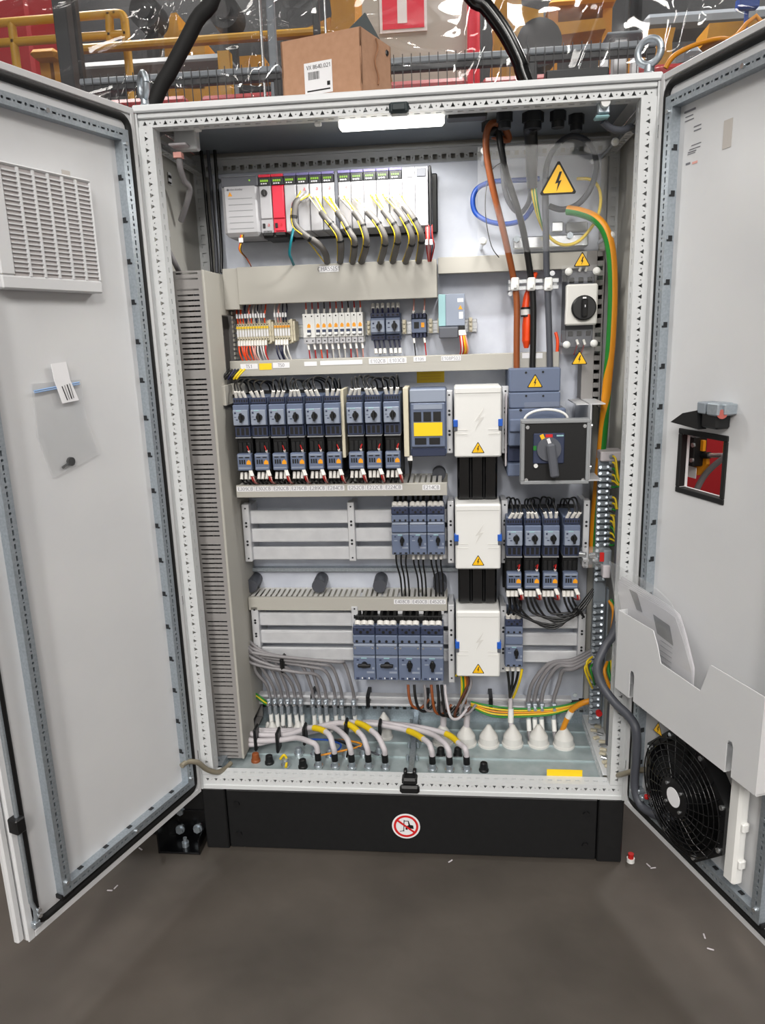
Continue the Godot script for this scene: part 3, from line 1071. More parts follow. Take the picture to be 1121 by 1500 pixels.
		for i in 8:
			st = newst()
			bx(st, Vector3(x0, 1.35 + i * 0.14, z + 0.023), Vector3(x1, 1.353 + i * 0.14, z + 0.026))
			part(t, "cross_wire", st, M.steel_dark)
	# red barrier behind the mesh
	for k in 5:
		st = newst()
		var x := -1.7 + k * 0.66
		bx(st, Vector3(x, 0.6, -1.96), Vector3(x + 0.6, 2.60 - 0.008 * (k % 2), -1.9), 0.02)
		bx(st, Vector3(x, 2.50, -1.9), Vector3(x + 0.6, 2.515, -1.89), 0.004)
		bx(st, Vector3(x + 0.02, 0.0, -1.95), Vector3(x + 0.08, 0.6, -1.91))
		bx(st, Vector3(x + 0.52, 0.0, -1.95), Vector3(x + 0.58, 0.6, -1.91))
		single("red_barrier", st, M.guard_red, "%s red barrier panel from the left behind the mesh fence" % ORD[k], "barrier", "red barrier panels")
	# red cabinet far left
	st = newst()
	bx(st, Vector3(-3.9, 0, -3.6), Vector3(Vector3(-2.4595, 3.3556, -3.1).x, 3.8, -3.1), 0.02)
	single("red_cabinet", st, M.guard_red, "tall dark red cabinet at the far left behind the yellow railing", "cabinet")
	# yellow railing
	var z2 := -2.4
	var t2 := thing("yellow_railing", "yellow tube railing behind the plastic film at upper left", "railing", Vector3(-2.0, 0, z2))
	for seg2 in [[Vector3(-2.4059, 3.1503, -2.4), Vector3(-1.6055, 3.1532, -2.4), "rail"], [Vector3(-2.4219, 3.0565, -2.4), Vector3(-1.5573, 3.0543, -2.4), "rail"], [Vector3(-2.1863, 3.146, -2.4), Vector3(-2.2172, 2.7979, -2.4), "post"], [Vector3(-1.6426, 3.1556, -2.4), Vector3(-1.6522, 3.0151, -2.4), "post"], [Vector3(-1.5625, 3.1058, -2.4), Vector3(-1.5761, 2.7613, -2.4), "post"]]:
		st = newst()
		var a: Vector3 = seg2[0]
		var b: Vector3 = seg2[1]
		if seg2[2] == "post" and b.y < 2.9:
			b = Vector3(b.x, 0, b.z)
		tube(st, PackedVector3Array([a, b]), 0.022, 10)
		part(t2, seg2[2], st, M.rail_paint)
	st = newst()
	tube(st, curve([Vector3(-1.6129, 3.1537, -2.4), Vector3(-1.5799, 3.1483, -2.4), Vector3(-1.5636, 3.1282, -2.4), Vector3(-1.5633, 3.0995, -2.4)]), 0.022, 10)
	part(t2, "bend", st, M.rail_paint)
	st = newst()
	bx(st, Vector3(Vector3(-1.8045, 2.9079, -2.3).x, Vector3(-1.4743, 2.9449, -2.3).y, -2.33), Vector3(Vector3(-0.4793, 2.8276, -2.3).x, Vector3(-1.4704, 2.9793, -2.3).y, -2.27), 0.01)
	part(t2, "toe_board", st, M.rail_paint)
	for x in [Vector3(-1.849, 2.9106, -2.3).x, Vector3(-1.0103, 2.8597, -2.3).x]:
		st = newst()
		bx(st, Vector3(x - 0.03, 0, -2.33), Vector3(x + 0.03, 2.9, -2.27))
		part(t2, "post", st, M.rail_paint)

	# yellow machines: bulky robot arms standing on pedestals
	var robots := [
		[[Vector3(-0.5709, 2.9837, -3), Vector3(-0.5703, 3.1652, -3), Vector3(-0.5473, 3.3065, -3), Vector3(-0.5629, 3.4829, -3), Vector3(-0.4035, 3.472, -3), Vector3(-0.4134, 3.2268, -3), Vector3(-0.4644, 2.9774, -3)], [Vector3(-0.8679, 3.1625, -3.1), Vector3(-0.7566, 3.2661, -3.1), Vector3(-0.5705, 3.327, -3.1), Vector3(-0.5758, 3.218, -3.1), Vector3(-0.7211, 3.1535, -3.1), Vector3(-0.8576, 3.1247, -3.1)], "yellow robot arm directly behind the cardboard box"],
		[[Vector3(0.4048, 2.8536, -3), Vector3(0.3882, 3.0343, -3), Vector3(0.4071, 3.2093, -3), Vector3(0.3868, 3.4178, -3), Vector3(0.5482, 3.4067, -3), Vector3(0.5499, 3.2764, -3), Vector3(0.6736, 3.2406, -3), Vector3(0.6931, 3.0333, -3), Vector3(0.6578, 2.839, -3)], [Vector3(0.7024, 3.1733, -3.1), Vector3(0.7605, 3.2122, -3.1), Vector3(1.033, 3.2193, -3.1), Vector3(1.0469, 3.162, -3.1), Vector3(0.7621, 3.1445, -3.1)], "yellow robot arm behind the black corrugated conduit"],
		[[Vector3(1.2387, 2.8633, -3.2), Vector3(1.2249, 3.1573, -3.2), Vector3(1.3299, 3.1794, -3.2), Vector3(1.4668, 3.1778, -3.2), Vector3(1.4518, 3.0997, -3.2), Vector3(1.4664, 2.8501, -3.2)], [Vector3(1.662, 3.1108, -3.25), Vector3(1.6752, 3.2039, -3.25), Vector3(2.0041, 3.2041, -3.25), Vector3(2.011, 3.125, -3.25)], "yellow machine behind the right lifting eye"],
		[[Vector3(-1.6534, 3.0306, -3.2), Vector3(-1.6394, 3.3386, -3.2), Vector3(-1.5842, 3.4483, -3.2), Vector3(-1.5487, 3.4535, -3.2), Vector3(-1.5413, 3.3513, -3.2), Vector3(-1.461, 3.3651, -3.2), Vector3(-1.3809, 3.2843, -3.2), Vector3(-1.405, 3.0162, -3.2)], [Vector3(-1.4354, 3.1499, -3.3), Vector3(-1.2859, 3.2193, -3.3), Vector3(-1.0416, 3.2199, -3.3), Vector3(-1.0492, 3.1112, -3.3)], "yellow robot arm behind the leaning black conduit"]]
	for rb in robots:
		var base: Vector3 = rb[0][0]
		var t3 := thing("yellow_machine", rb[2], "machine", Vector3(base.x, 0, base.z))
		part(t3, "upper_body", poly_prism(rb[0], 0.35), M.machine)
		part(t3, "arm", poly_prism(rb[1], 0.25), M.machine)
		st = newst()
		bx(st, Vector3(base.x, 0, base.z - 0.35), Vector3(base.x + 0.35, base.y + 0.05, base.z), 0.02)
		part(t3, "pedestal", st, M.machine)
	# dark motor housings on the machines
	for m in [[Vector3(-0.7675, 3.1434, -2.9), 0.05, "round olive motor on the robot behind the cardboard box"], [Vector3(0.6339, 3.0181, -2.85), 0.125, "round dark motor housing right of the corrugated conduit"], [Vector3(-1.6253, 3.3398, -2.9), 0.09, "dark motor between yellow railing and leaning conduit"], [Vector3(-1.1563, 3.3092, -2.9), 0.09, "dark cable drum behind the film above the mesh fence"]]:
		st = newst()
		var c2: Vector3 = m[0]
		cyl(st, c2 + Vector3(0, 0, -0.12), c2 + Vector3(0, 0, 0.04), m[1], 20)
		cyl(st, c2 + Vector3(0, 0, 0.04), c2 + Vector3(0, 0, 0.07), m[1] * 0.55, 16)
		bx(st, Vector3(c2.x - 0.04, 0, c2.z - 0.1), Vector3(c2.x + 0.04, c2.y, c2.z - 0.05))
		single("motor", st, M.steel_dark, m[2], "motor")
	# long dark and grey machine bodies further back
	for d in [[Vector3(-3.7432, 3.4209, -4.3), Vector3(-1.535, 4.2109, -4.3), M.steel_dark, "big dark machine behind the yellow railing"], [Vector3(-1.9355, 2.9054, -2.5), Vector3(-1.0428, 2.9782, -2.5), M.steel_grey, "long grey machine bed behind the mesh fence"], [Vector3(0.3515, 3.1954, -4.5), Vector3(1.4674, 4.0847, -4.5), M.steel_dark, "dark machine behind the yellow robot at right"], [Vector3(1.4509, 3.4118, -3.9), Vector3(2.2992, 3.5141, -3.9), M.steel_grey, "grey machine cover at upper right behind the film"], [Vector3(1.5762, 3.2781, -4.7), Vector3(2.6714, 4.0853, -4.7), M.steel_dark, "dark machine at the upper right corner"], [Vector3(-1.6916, 3.5011, -5), Vector3(-0.5939, 4.4438, -5), M.steel_dark, "dark machine between the posts and the pale column"], [Vector3(0.778, 3.4889, -3.6), Vector3(1.2034, 3.522, -3.6), M.machine, "yellow crossbeam above the dark motor at right"], [Vector3(-2.2751, 3.0853, -2.7), Vector3(-2.1118, 3.1314, -2.7), M.machine, "yellow box behind the railing at far left"], [Vector3(1.3271, 2.7818, -2.6), Vector3(1.4616, 2.8887, -2.6), M.steel_grey, "grey box beside the right lifting eye"]]:
		st = newst()
		var a3: Vector3 = d[0]
		var b3: Vector3 = d[1]
		bx(st, Vector3(a3.x, minf(a3.y, b3.y), a3.z - 0.3), Vector3(b3.x, maxf(a3.y, b3.y), a3.z), 0.03)
		for x in [a3.x + 0.04, b3.x - 0.04]:
			bx(st, Vector3(x - 0.03, 0, a3.z - 0.2), Vector3(x + 0.03, minf(a3.y, b3.y) + 0.02, a3.z - 0.1))
		single("factory_machine", st, d[2], d[3], "machine")
	# pale column with red sign and red pipe
	var col := thing("pale_column", "pale concrete column behind the cardboard box", "column", Vector3(0, 0, -3.6))
	st = newst()
	bx(st, Vector3(Vector3(-0.4809, 3.3699, -3.5).x, 0, -4.0), Vector3(Vector3(0.2664, 3.3226, -3.5).x, 6.0, -3.5), 0.02)
	part(col, "shaft", st, M.concrete)
	var sg := thing("red_sign", "red and white fire sign on the pale column", "sign", Vector3(-0.1527, 3.3456, -3.49))
	st = newst()
	bx(st, Vector3(Vector3(-0.3067, 3.3632, -3.49).x, Vector3(-0.1524, 3.3573, -3.49).y, -3.499), Vector3(Vector3(-0.0036, 3.344, -3.49).x, Vector3(-0.1443, 3.6912, -3.49).y, -3.49))
	part(sg, "board", st, M.label)
	st = newst()
	bx(st, Vector3(Vector3(-0.289, 3.3621, -3.49).x, Vector3(-0.152, 3.3768, -3.49).y, -3.49), Vector3(Vector3(-0.0211, 3.3451, -3.49).x, Vector3(-0.1447, 3.6761, -3.49).y, -3.487))
	part(sg, "red_field", st, M.pink_red)
	st = newst()
	bx(st, Vector3(Vector3(-0.1921, 3.356, -3.49).x, Vector3(-0.1512, 3.4079, -3.49).y, -3.487), Vector3(Vector3(-0.1306, 3.3521, -3.49).x, Vector3(-0.1447, 3.6761, -3.49).y, -3.485))
	part(sg, "pictogram", st, M.label)
	st = newst()
	var pp := Vector3(0.2892, 3.1711, -3.4)
	cyl(st, Vector3(pp.x, 0, -3.4), Vector3(pp.x, 5.9, -3.4), 0.04, 14)
	single("red_pipe", st, M.pink_red, "red vertical pipe at the right edge of the pale column", "pipe")
	# yellow hoses at right
	sheathed("yellow_hose", "yellow hose curving behind the right door's top edge", "hose", curve([Vector3(0.8358, 2.2808, -0.9), Vector3(0.8658, 2.3187, -0.9), Vector3(0.9636, 2.365, -0.95), Vector3(1.0655, 2.3837, -1), Vector3(1.1782, 2.3322, -1), Vector3(1.15, 1.0, -1.0)], 5), 0.008, M.w_amber)
	st = newst()
	bb(st, Vector3(1.7961, 3.2008, -3), Vector3(0.12, 0.06, 0.05), 0.01)
	pole(st, Vector3(1.8058, 3.2183, -3.03), 0.02, 0.02)
	single("blue_box", st, M.w_blue, "small pale blue box at the top right behind the film", "box")

	# clear plastic film hanging over the machines, with folds
	film(Vector2(Vector3(-1.6235, 2.6594, -0.95).x, Vector3(-0.6203, 2.5926, -0.95).x), 2.10, 3.4, -0.95, 31, "clear wrinkled plastic film hanging behind the cabinet at upper left")
	film(Vector2(Vector3(-0.6416, 2.5747, -0.9).x, Vector3(0.3627, 2.5079, -0.9).x), 2.26, 3.4, -0.90, 57, "clear wrinkled plastic film hanging behind the cardboard box")
	film(Vector2(Vector3(0.3334, 2.5291, -0.95).x, Vector3(1.5213, 2.4499, -0.95).x), 2.2, 3.4, -0.99, 83, "clear wrinkled plastic film hanging behind the right door")

func film(xr: Vector2, y0: float, y1: float, z: float, sd: int, label: String) -> void:
	var f := FastNoiseLite.new()
	f.seed = sd
	f.frequency = 1.6
	f.fractal_octaves = 3
	var rng := RandomNumberGenerator.new()
	rng.seed = sd
	var creases := []
	for k in 24:
		creases.append([Vector2(rng.randf_range(xr.x, xr.y), rng.randf_range(y0, 2.9)), rng.randf_range(-0.4, 0.4) if k % 4 else rng.randf_range(0.9, 1.4), rng.randf_range(0.012, 0.03), rng.randf_range(0.016, 0.035), rng.randf_range(0.15, 0.45)])
	var nx := 200
	var ny := 120
	var v := []
	for j in ny + 1:
		var row := PackedVector3Array()
		for i in nx + 1:
			var x := lerpf(xr.x, xr.y, float(i) / nx)
			var y := lerpf(y0, y1, float(j) / ny)
			var d := 0.03 * f.get_noise_2d(x * 0.6, y * 0.9) + 0.004 * sin(x * 9.0 + 3.0 * f.get_noise_2d(x, y * 0.5))
			for c in creases:
				var w: Vector2 = Vector2(x, y) - c[0]
				var a: float = c[1]
				var dist := absf(-sin(a) * w.x + cos(a) * w.y - 0.25 * w.x * w.x)
				if dist < c[3] * 2.2:
					d += c[2] * exp(-dist * dist / (c[3] * c[3]) - w.length_squared() / (c[4] * c[4]))
			row.append(Vector3(x, y, z + d))
		v.append(row)
	var st := newst()
	var nrm := []
	for j in ny + 1:
		var row2 := PackedVector3Array()
		for i in nx + 1:
			var dx: Vector3 = v[j][mini(i + 1, nx)] - v[j][maxi(i - 1, 0)]
			var dy: Vector3 = v[mini(j + 1, ny)][i] - v[maxi(j - 1, 0)][i]
			row2.append(dx.cross(dy).normalized())
		nrm.append(row2)
	for j in ny:
		for i in nx:
			trin(st, v[j][i], v[j][i + 1], v[j + 1][i + 1], nrm[j][i], nrm[j][i + 1], nrm[j + 1][i + 1])
			trin(st, v[j][i], v[j + 1][i + 1], v[j + 1][i], nrm[j][i], nrm[j + 1][i + 1], nrm[j + 1][i])
	single("plastic_film", st, M.film, label, "plastic film", "plastic film sheets")

# ------------------------------------------------------------------ wiring ducts
func h_duct(label: String, x0: float, x1: float, y0: float, y1: float, zf: float, fins: bool) -> Node3D:
	var t := thing("wiring_duct", label, "duct", Vector3((x0 + x1) / 2, y0, -0.36))
	var st := newst()
	bx(st, Vector3(x0, y0, zf - 0.003), Vector3(x1, y1, zf), 0.0012)
	bx(st, Vector3(x0, y0, zf - 0.012), Vector3(x1, y0 + 0.003, zf - 0.003))
	bx(st, Vector3(x0, y1 - 0.003, zf - 0.012), Vector3(x1, y1, zf - 0.003))
	part(t, "cover", st, M.duct)
	st = newst()
	bx(st, Vector3(x0, y0 + 0.004, -0.361), Vector3(x1, y1 - 0.004, -0.357))
	bx(st, Vector3(x0 + 0.001, y0 + 0.004, -0.357), Vector3(x1 - 0.001, y0 + 0.006, zf - 0.013))
	if not fins:
		bx(st, Vector3(x0 + 0.001, y1 - 0.006, -0.357), Vector3(x1 - 0.001, y1 - 0.004, zf - 0.013))
	part(t, "channel", st, M.duct)
	if fins:
		st = newst()
		var n := int((x1 - x0) / 0.0165)
		for i in n:
			var x := x0 + 0.004 + i * 0.0165
			bx(st, Vector3(x, y1 - 0.004, -0.352), Vector3(x + 0.0105, y1 - 0.0015, zf - 0.008), 0.0006)
		bx(st, Vector3(x0, y1 - 0.006, -0.357), Vector3(x1, y1 - 0.0015, -0.352))
		part(t, "fingers", st, M.white_soft).set_meta("kind", "stuff")
	return t

func duct_label(t: Node3D, s: String, c: Vector3, w: float, h: float, th: float, m: Material = null) -> void:
	var st := newst()
	bb(st, c, Vector3(w, h, 0.0008))
	var l := part(t, "label", st, M.label if m == null else m, ("white label strip printed " + s) if s != "" else "")
	if s != "":
		text(l, "print", s, th, Transform3D(Basis(), c + Vector3(0, 0, 0.0006)), M.ink_grey)

func build_ducts() -> void:
	# tall vertical duct on the left: slotted front, plain cover to the right
	var t := thing("vertical_duct", "tall grey slotted wiring duct along the left side wall", "duct", Vector3(-0.54, 0.236, -0.2))
	var st := newst()
	var cells := []
	for i in 104:
		cells.append([0.0135, rect_hole(0.0042, 0.058) if (i % 17) != 16 else PackedVector2Array()])
	punched(st, flat(Vector3.UP, Vector3.LEFT, Vector3(-0.5425, 0.240, -0.1)), cells, 0.085, 0.003)
	part(t, "slotted_wall", st, M.duct_dark)
	st = newst()
	bx(st, Vector3(-0.503, 0.238, -0.225), Vector3(-0.496, 1.645, -0.098), 0.002)
	bx(st, Vector3(-0.502, 1.535, -0.355), Vector3(-0.497, 1.645, -0.226), 0.001)
	bx(st, Vector3(-0.497, 1.55, -0.3), Vector3(-0.455, 1.66, -0.264), 0.001)
	part(t, "cover", st, M.duct)
	st = newst()
	bx(st, Vector3(-0.502, 0.30, -0.357), Vector3(-0.497, 1.335, -0.226), 0.001)
	bx(st, Vector3(-0.497, 1.29, -0.34), Vector3(-0.487, 1.345, -0.17), 0.001)
	bx(st, Vector3(-0.487, 1.315, -0.34), Vector3(-0.458, 1.345, -0.235), 0.001)
	part(t, "lower_cover", st, M.duct)
	st = newst()
	bx(st, Vector3(-0.522, 1.335, -0.357), Vector3(-0.519, 1.535, -0.215))
	part(t, "inner_wall", st, M.duct_dark)
	st = newst()
	bx(st, Vector3(-0.585, 0.238, -0.36), Vector3(-0.583, 1.645, -0.104))
	bx(st, Vector3(-0.583, 0.238, -0.36), Vector3(-0.503, 1.645, -0.355))
	bx(st, Vector3(-0.583, 0.238, -0.35), Vector3(-0.503, 0.24, -0.104))
	part(t, "channel", st, M.duct_dark)
	# fingers of the duct edge beside the terminals
	st = newst()
	for i in 13:
		bx(st, Vector3(-0.489, 1.40 + i * 0.0125, -0.35), Vector3(-0.486, 1.4075 + i * 0.0125, -0.29))
	bx(st, Vector3(-0.489, 1.39, -0.357), Vector3(-0.486, 1.56, -0.35))
	part(t, "fingers", st, M.duct).set_meta("kind", "stuff")
	# dark control wires lying in the duct, seen through its slots
	for k in 4:
		sheathed("duct_wire", ["black wire bundle lying behind the slots of the tall left duct", "dark grey wire bundle lying behind the slots of the tall left duct", "bluish wire bundle lying behind the slots of the tall left duct", "thin black wire bundle lying behind the slots of the tall left duct"][k], "wire", curve([Vector3(-0.572 + k * 0.018, 0.25, -0.2), Vector3(-0.57 + k * 0.018, 0.7, -0.17 - 0.02 * (k % 2)), Vector3(-0.568 + k * 0.017, 1.1, -0.19), Vector3(-0.572 + k * 0.018, 1.6, -0.2)], 4), 0.008, [M.w_black, M.w_dgrey, M.w_navy, M.w_black][k], "wires in the left duct")

	# horizontal ducts
	var d1 := h_duct("wide beige wiring duct cover right under the PLC rack", -0.455, 0.099, 1.562, 1.662, -0.26, false)
	duct_label(d1, "CHASSIS1", Vector3(-0.1958, 1.6479, -0.259), 0.054, 0.016, 0.0105)
	h_duct("narrow beige duct right of the wide cover under the clear plate", 0.102, 0.50, 1.625, 1.668, -0.28, false)
	var d2 := h_duct("long beige wiring duct below the row of terminals and small breakers", -0.495, 0.43, 1.364, 1.408, -0.26, true)
	duct_label(d2, "TS1", Vector3(-0.4389, 1.3917, -0.2595), 0.05, 0.015, 0.009)
	duct_label(d2, "", Vector3(-0.3913, 1.3904, -0.2595), 0.036, 0.018, 0.008, M.yellow)
	duct_label(d2, "TS0", Vector3(-0.3456, 1.3929, -0.2595), 0.048, 0.015, 0.009)
	duct_label(d2, "", Vector3(-0.261, 1.3944, -0.2595), 0.036, 0.012, 0.008)
	duct_label(d2, "", Vector3(-0.1731, 1.3957, -0.2595), 0.12, 0.012, 0.008)
	duct_label(d2, "E102CB", Vector3(-0.0686, 1.3966, -0.2595), 0.052, 0.015, 0.009)
	duct_label(d2, "E103CB", Vector3(-0.0149, 1.397, -0.2595), 0.052, 0.015, 0.009)
	duct_label(d2, "E106", Vector3(0.0482, 1.3989, -0.2595), 0.034, 0.013, 0.008)
	duct_label(d2, "E108PS03", Vector3(0.1353, 1.3983, -0.2595), 0.054, 0.013, 0.0085)
	duct_label(d2, "", Vector3(0.341, 1.3999, -0.2595), 0.022, 0.014, 0.008)
	duct_label(d2, "", Vector3(0.3743, 1.3989, -0.2595), 0.022, 0.014, 0.008)
	var d3 := h_duct("grey wiring duct with white labels below the row of motor starters", -0.487, 0.121, 1.022, 1.058, -0.2, true)
	var k3 := 0
	for s in ["E309CB", "E302CB", "E292CB", "E276CB", "E289CB", "E284CB", "E252CB", "E232CB", "E224CB"]:
		var x := -0.459 + k3 * 0.0525 + (0.008 if k3 > 5 else 0.0)
		duct_label(d3, s, Vector3(x, 1.0475, -0.1995), 0.0515, 0.015, 0.0095)
		k3 += 1
	duct_label(d3, "E214CB", Vector3(0.0766, 1.0458, -0.1995), 0.05, 0.015, 0.0095)
	var d4 := h_duct("lower grey wiring duct with pale fingers above the big breakers", -0.495, 0.117, 0.652, 0.694, -0.26, true)
	k3 = 0
	for s in ["E408CB", "E450CB", "E452CB"]:
		duct_label(d4, s, Vector3(-0.018 + k3 * 0.0525, 0.682, -0.2595), 0.0515, 0.015, 0.0095)
		k3 += 1
	# vertical duct at the right with square notches
	var d5 := thing("vertical_duct", "narrow grey notched duct beside the rotary isolator at right", "duct", Vector3(0.52, 1.25, -0.33))
	st = newst()
	bx(st, Vector3(0.497, 1.25, -0.297), Vector3(0.530, 1.67, -0.293), 0.001)
	bx(st, Vector3(0.497, 1.25, -0.357), Vector3(0.50, 1.67, -0.297))
	part(d5, "cover", st, M.duct_dark)
	st = newst()
	for i in 17:
		bx(st, Vector3(0.530, 1.255 + i * 0.025, -0.357), Vector3(0.546, 1.269 + i * 0.025, -0.294), 0.001)
	bx(st, Vector3(0.546, 1.25, -0.357), Vector3(0.55, 1.67, -0.294), 0.001)
	part(d5, "fingers", st, M.duct_dark).set_meta("kind", "stuff")
	st = newst()
	bx(st, Vector3(0.50, 1.25, -0.361), Vector3(0.55, 1.67, -0.357))
	part(d5, "base", st, M.black)

# ------------------------------------------------------------------ programmable controller rack
func build_plc() -> void:
	var y0 := 1.742
	var y1 := 1.886
	var zf := -0.212
	var t := thing("plc_rack", "light grey PLC rack with a row of modules and dark displays", "controller", Vector3(-0.18, y0, -0.36))
	var st := newst()
	bx(st, Vector3(-0.462, y0 - 0.004, -0.36), Vector3(0.102, y1 + 0.006, -0.335), 0.003)
	bx(st, Vector3(0.0815, y0 - 0.002, -0.335), Vector3(0.0885, y1 + 0.002, -0.216), 0.002)
	bx(st, Vector3(-0.364, y0 - 0.012, -0.33), Vector3(-0.30, y0 + 0.01, -0.225), 0.002)
	part(t, "chassis", st, M.black)
	# power supply
	st = newst()
	bx(st, Vector3(-0.468, y0 - 0.006, -0.335), Vector3(-0.367, y1 + 0.002, zf), 0.01)
	var ps := part(t, "power_supply", st, M.plc)
	st = newst()
	bx(st, Vector3(-0.466, y1 - 0.026, zf - 0.01), Vector3(-0.367, y1 - 0.001, zf + 0.001), 0.002)
	part(ps, "dark_band", st, M.plc_dark)
	st = newst()
	for k in 6:
		bx(st, Vector3(-0.45, 1.755 + k * 0.015, zf - 0.001), Vector3(-0.385, 1.7565 + k * 0.015, zf + 0.0006))
	part(ps, "ridges", st, M.grey)
	st = newst()
	prism(st, PackedVector2Array([Vector2(-0.006, -0.005), Vector2(0.006, -0.005), Vector2(0, 0.006)]), 0.0006, Transform3D(Basis(), Vector3(-0.444, 1.842, zf)))
	part(ps, "warning_mark", st, M.orange_mark)
	st = newst()
	cyl(st, Vector3(-0.449, 1.853, zf), Vector3(-0.449, 1.853, zf + 0.0006), 0.0032, 10)
	part(ps, "round_logo", st, M.ink_grey)
	text(ps, "print", "Allen-Bradley", 0.0042, Transform3D(Basis(), Vector3(-0.427, 1.853, zf + 0.0004)), M.ink_grey)
	st = newst()
	cyl(st, Vector3(-0.389, y1 - 0.012, zf), Vector3(-0.389, y1 - 0.012, zf + 0.002), 0.0022, 8)
	part(ps, "status_light", st, M.green_led)
	var x := -0.3655
	var pitch := 0.0336
	var msg := ["REM", "L75P", "EN2T", "IB32", "IB32", "OB32", "", "OB16", "IF16", "IF16", "OF8", "OW16", "", ""]
	for k in 14:
		if k == 6:
			st = newst()
			bx(st, Vector3(x, y0, -0.335), Vector3(x + 0.009, y1, zf - 0.003), 0.001)
			part(t, "spacer", st, M.plc_dark)
			x += 0.0095
			continue
		st = newst()
		bx(st, Vector3(x, y0, -0.335), Vector3(x + pitch - 0.0012, y1, zf - 0.004), 0.0012)
		var md := part(t, "module", st, M.pink_red if k == 1 else M.plc, "red safety module" if k == 1 else "")
		st = newst()
		bx(st, Vector3(x + 0.0008, y0 + (0.035 if k < 2 else 0.0), zf - 0.006), Vector3(x + pitch - 0.002, y1 - 0.028, zf), 0.0018)
		part(md, "door", st, M.pink_red if k == 1 else M.plc)
		if k < 12:
			st = newst()
			bx(st, Vector3(x, y1 - 0.0265, zf - 0.012), Vector3(x + pitch - 0.0012, y1 - 0.006, zf - 0.001), 0.001)
			part(md, "display", st, M.display)
			st = newst()
			bx(st, Vector3(x, y1 - 0.006, zf - 0.014), Vector3(x + pitch - 0.0012, y1 + 0.001, zf - 0.001), 0.001)
			part(md, "name_strip", st, M.pink_red if k < 2 else M.violet)
			st = newst()
			for q in 4:
				bx(st, Vector3(x + 0.005 + q * 0.0055, y1 - 0.0175, zf - 0.001), Vector3(x + 0.0092 + q * 0.0055, y1 - 0.0125, zf - 0.0002))
			part(md, "status_text", st, M.green_led)
			st = newst()
			for q in 3:
				bx(st, Vector3(x + 0.006 + q * 0.006, y1 - 0.0235, zf - 0.001), Vector3(x + 0.010 + q * 0.006, y1 - 0.0205, zf - 0.0002))
			part(md, "status_marks", st, M.label)
			if k > 2:
				var mk := ["a", "a", "a", "", "a", "14", "2", "0", "1"]
				text(md, "mark", "a" if k < 8 else "15", 0.009, Transform3D(Basis(), Vector3(x + 0.021, y1 - 0.040, zf + 0.0003)), M.red if k < 8 else M.w_pink)
			elif k == 2:
				text(md, "mark", "a", 0.009, Transform3D(Basis(), Vector3(x + 0.021, y1 - 0.075, zf + 0.0003)), M.red)
		else:
			st = newst()
			bx(st, Vector3(x + 0.004, y1 - 0.024, zf - 0.006), Vector3(x + pitch - 0.006, y1 - 0.004, zf - 0.0005), 0.001)
			part(md, "blank_plate", st, M.plc if k == 12 else M.plc_dark)
		if k == 0:
			st = newst()
			cyl(st, Vector3(x + 0.0145, y1 - 0.045, zf), Vector3(x + 0.0145, y1 - 0.045, zf + 0.006), 0.0082, 14)
			bx(st, Vector3(x + 0.0125, y1 - 0.053, zf + 0.006), Vector3(x + 0.0165, y1 - 0.037, zf + 0.010), 0.001)
			part(md, "key_switch", st, M.black)
		if k < 2:
			st = newst()
			bx(st, Vector3(x + 0.004, y0 + 0.012, zf - 0.006), Vector3(x + 0.011, y0 + 0.024, zf - 0.001), 0.001)
			bx(st, Vector3(x + 0.002, y0 - 0.008, zf - 0.03), Vector3(x + pitch - 0.003, y0 + 0.008, zf - 0.004), 0.002)
			part(md, "socket", st, M.black)
			text(md, "mark", "a", 0.009, Transform3D(Basis(), Vector3(x + 0.021, y0 + 0.02, zf - 0.0002)), M.red)
		x += pitch

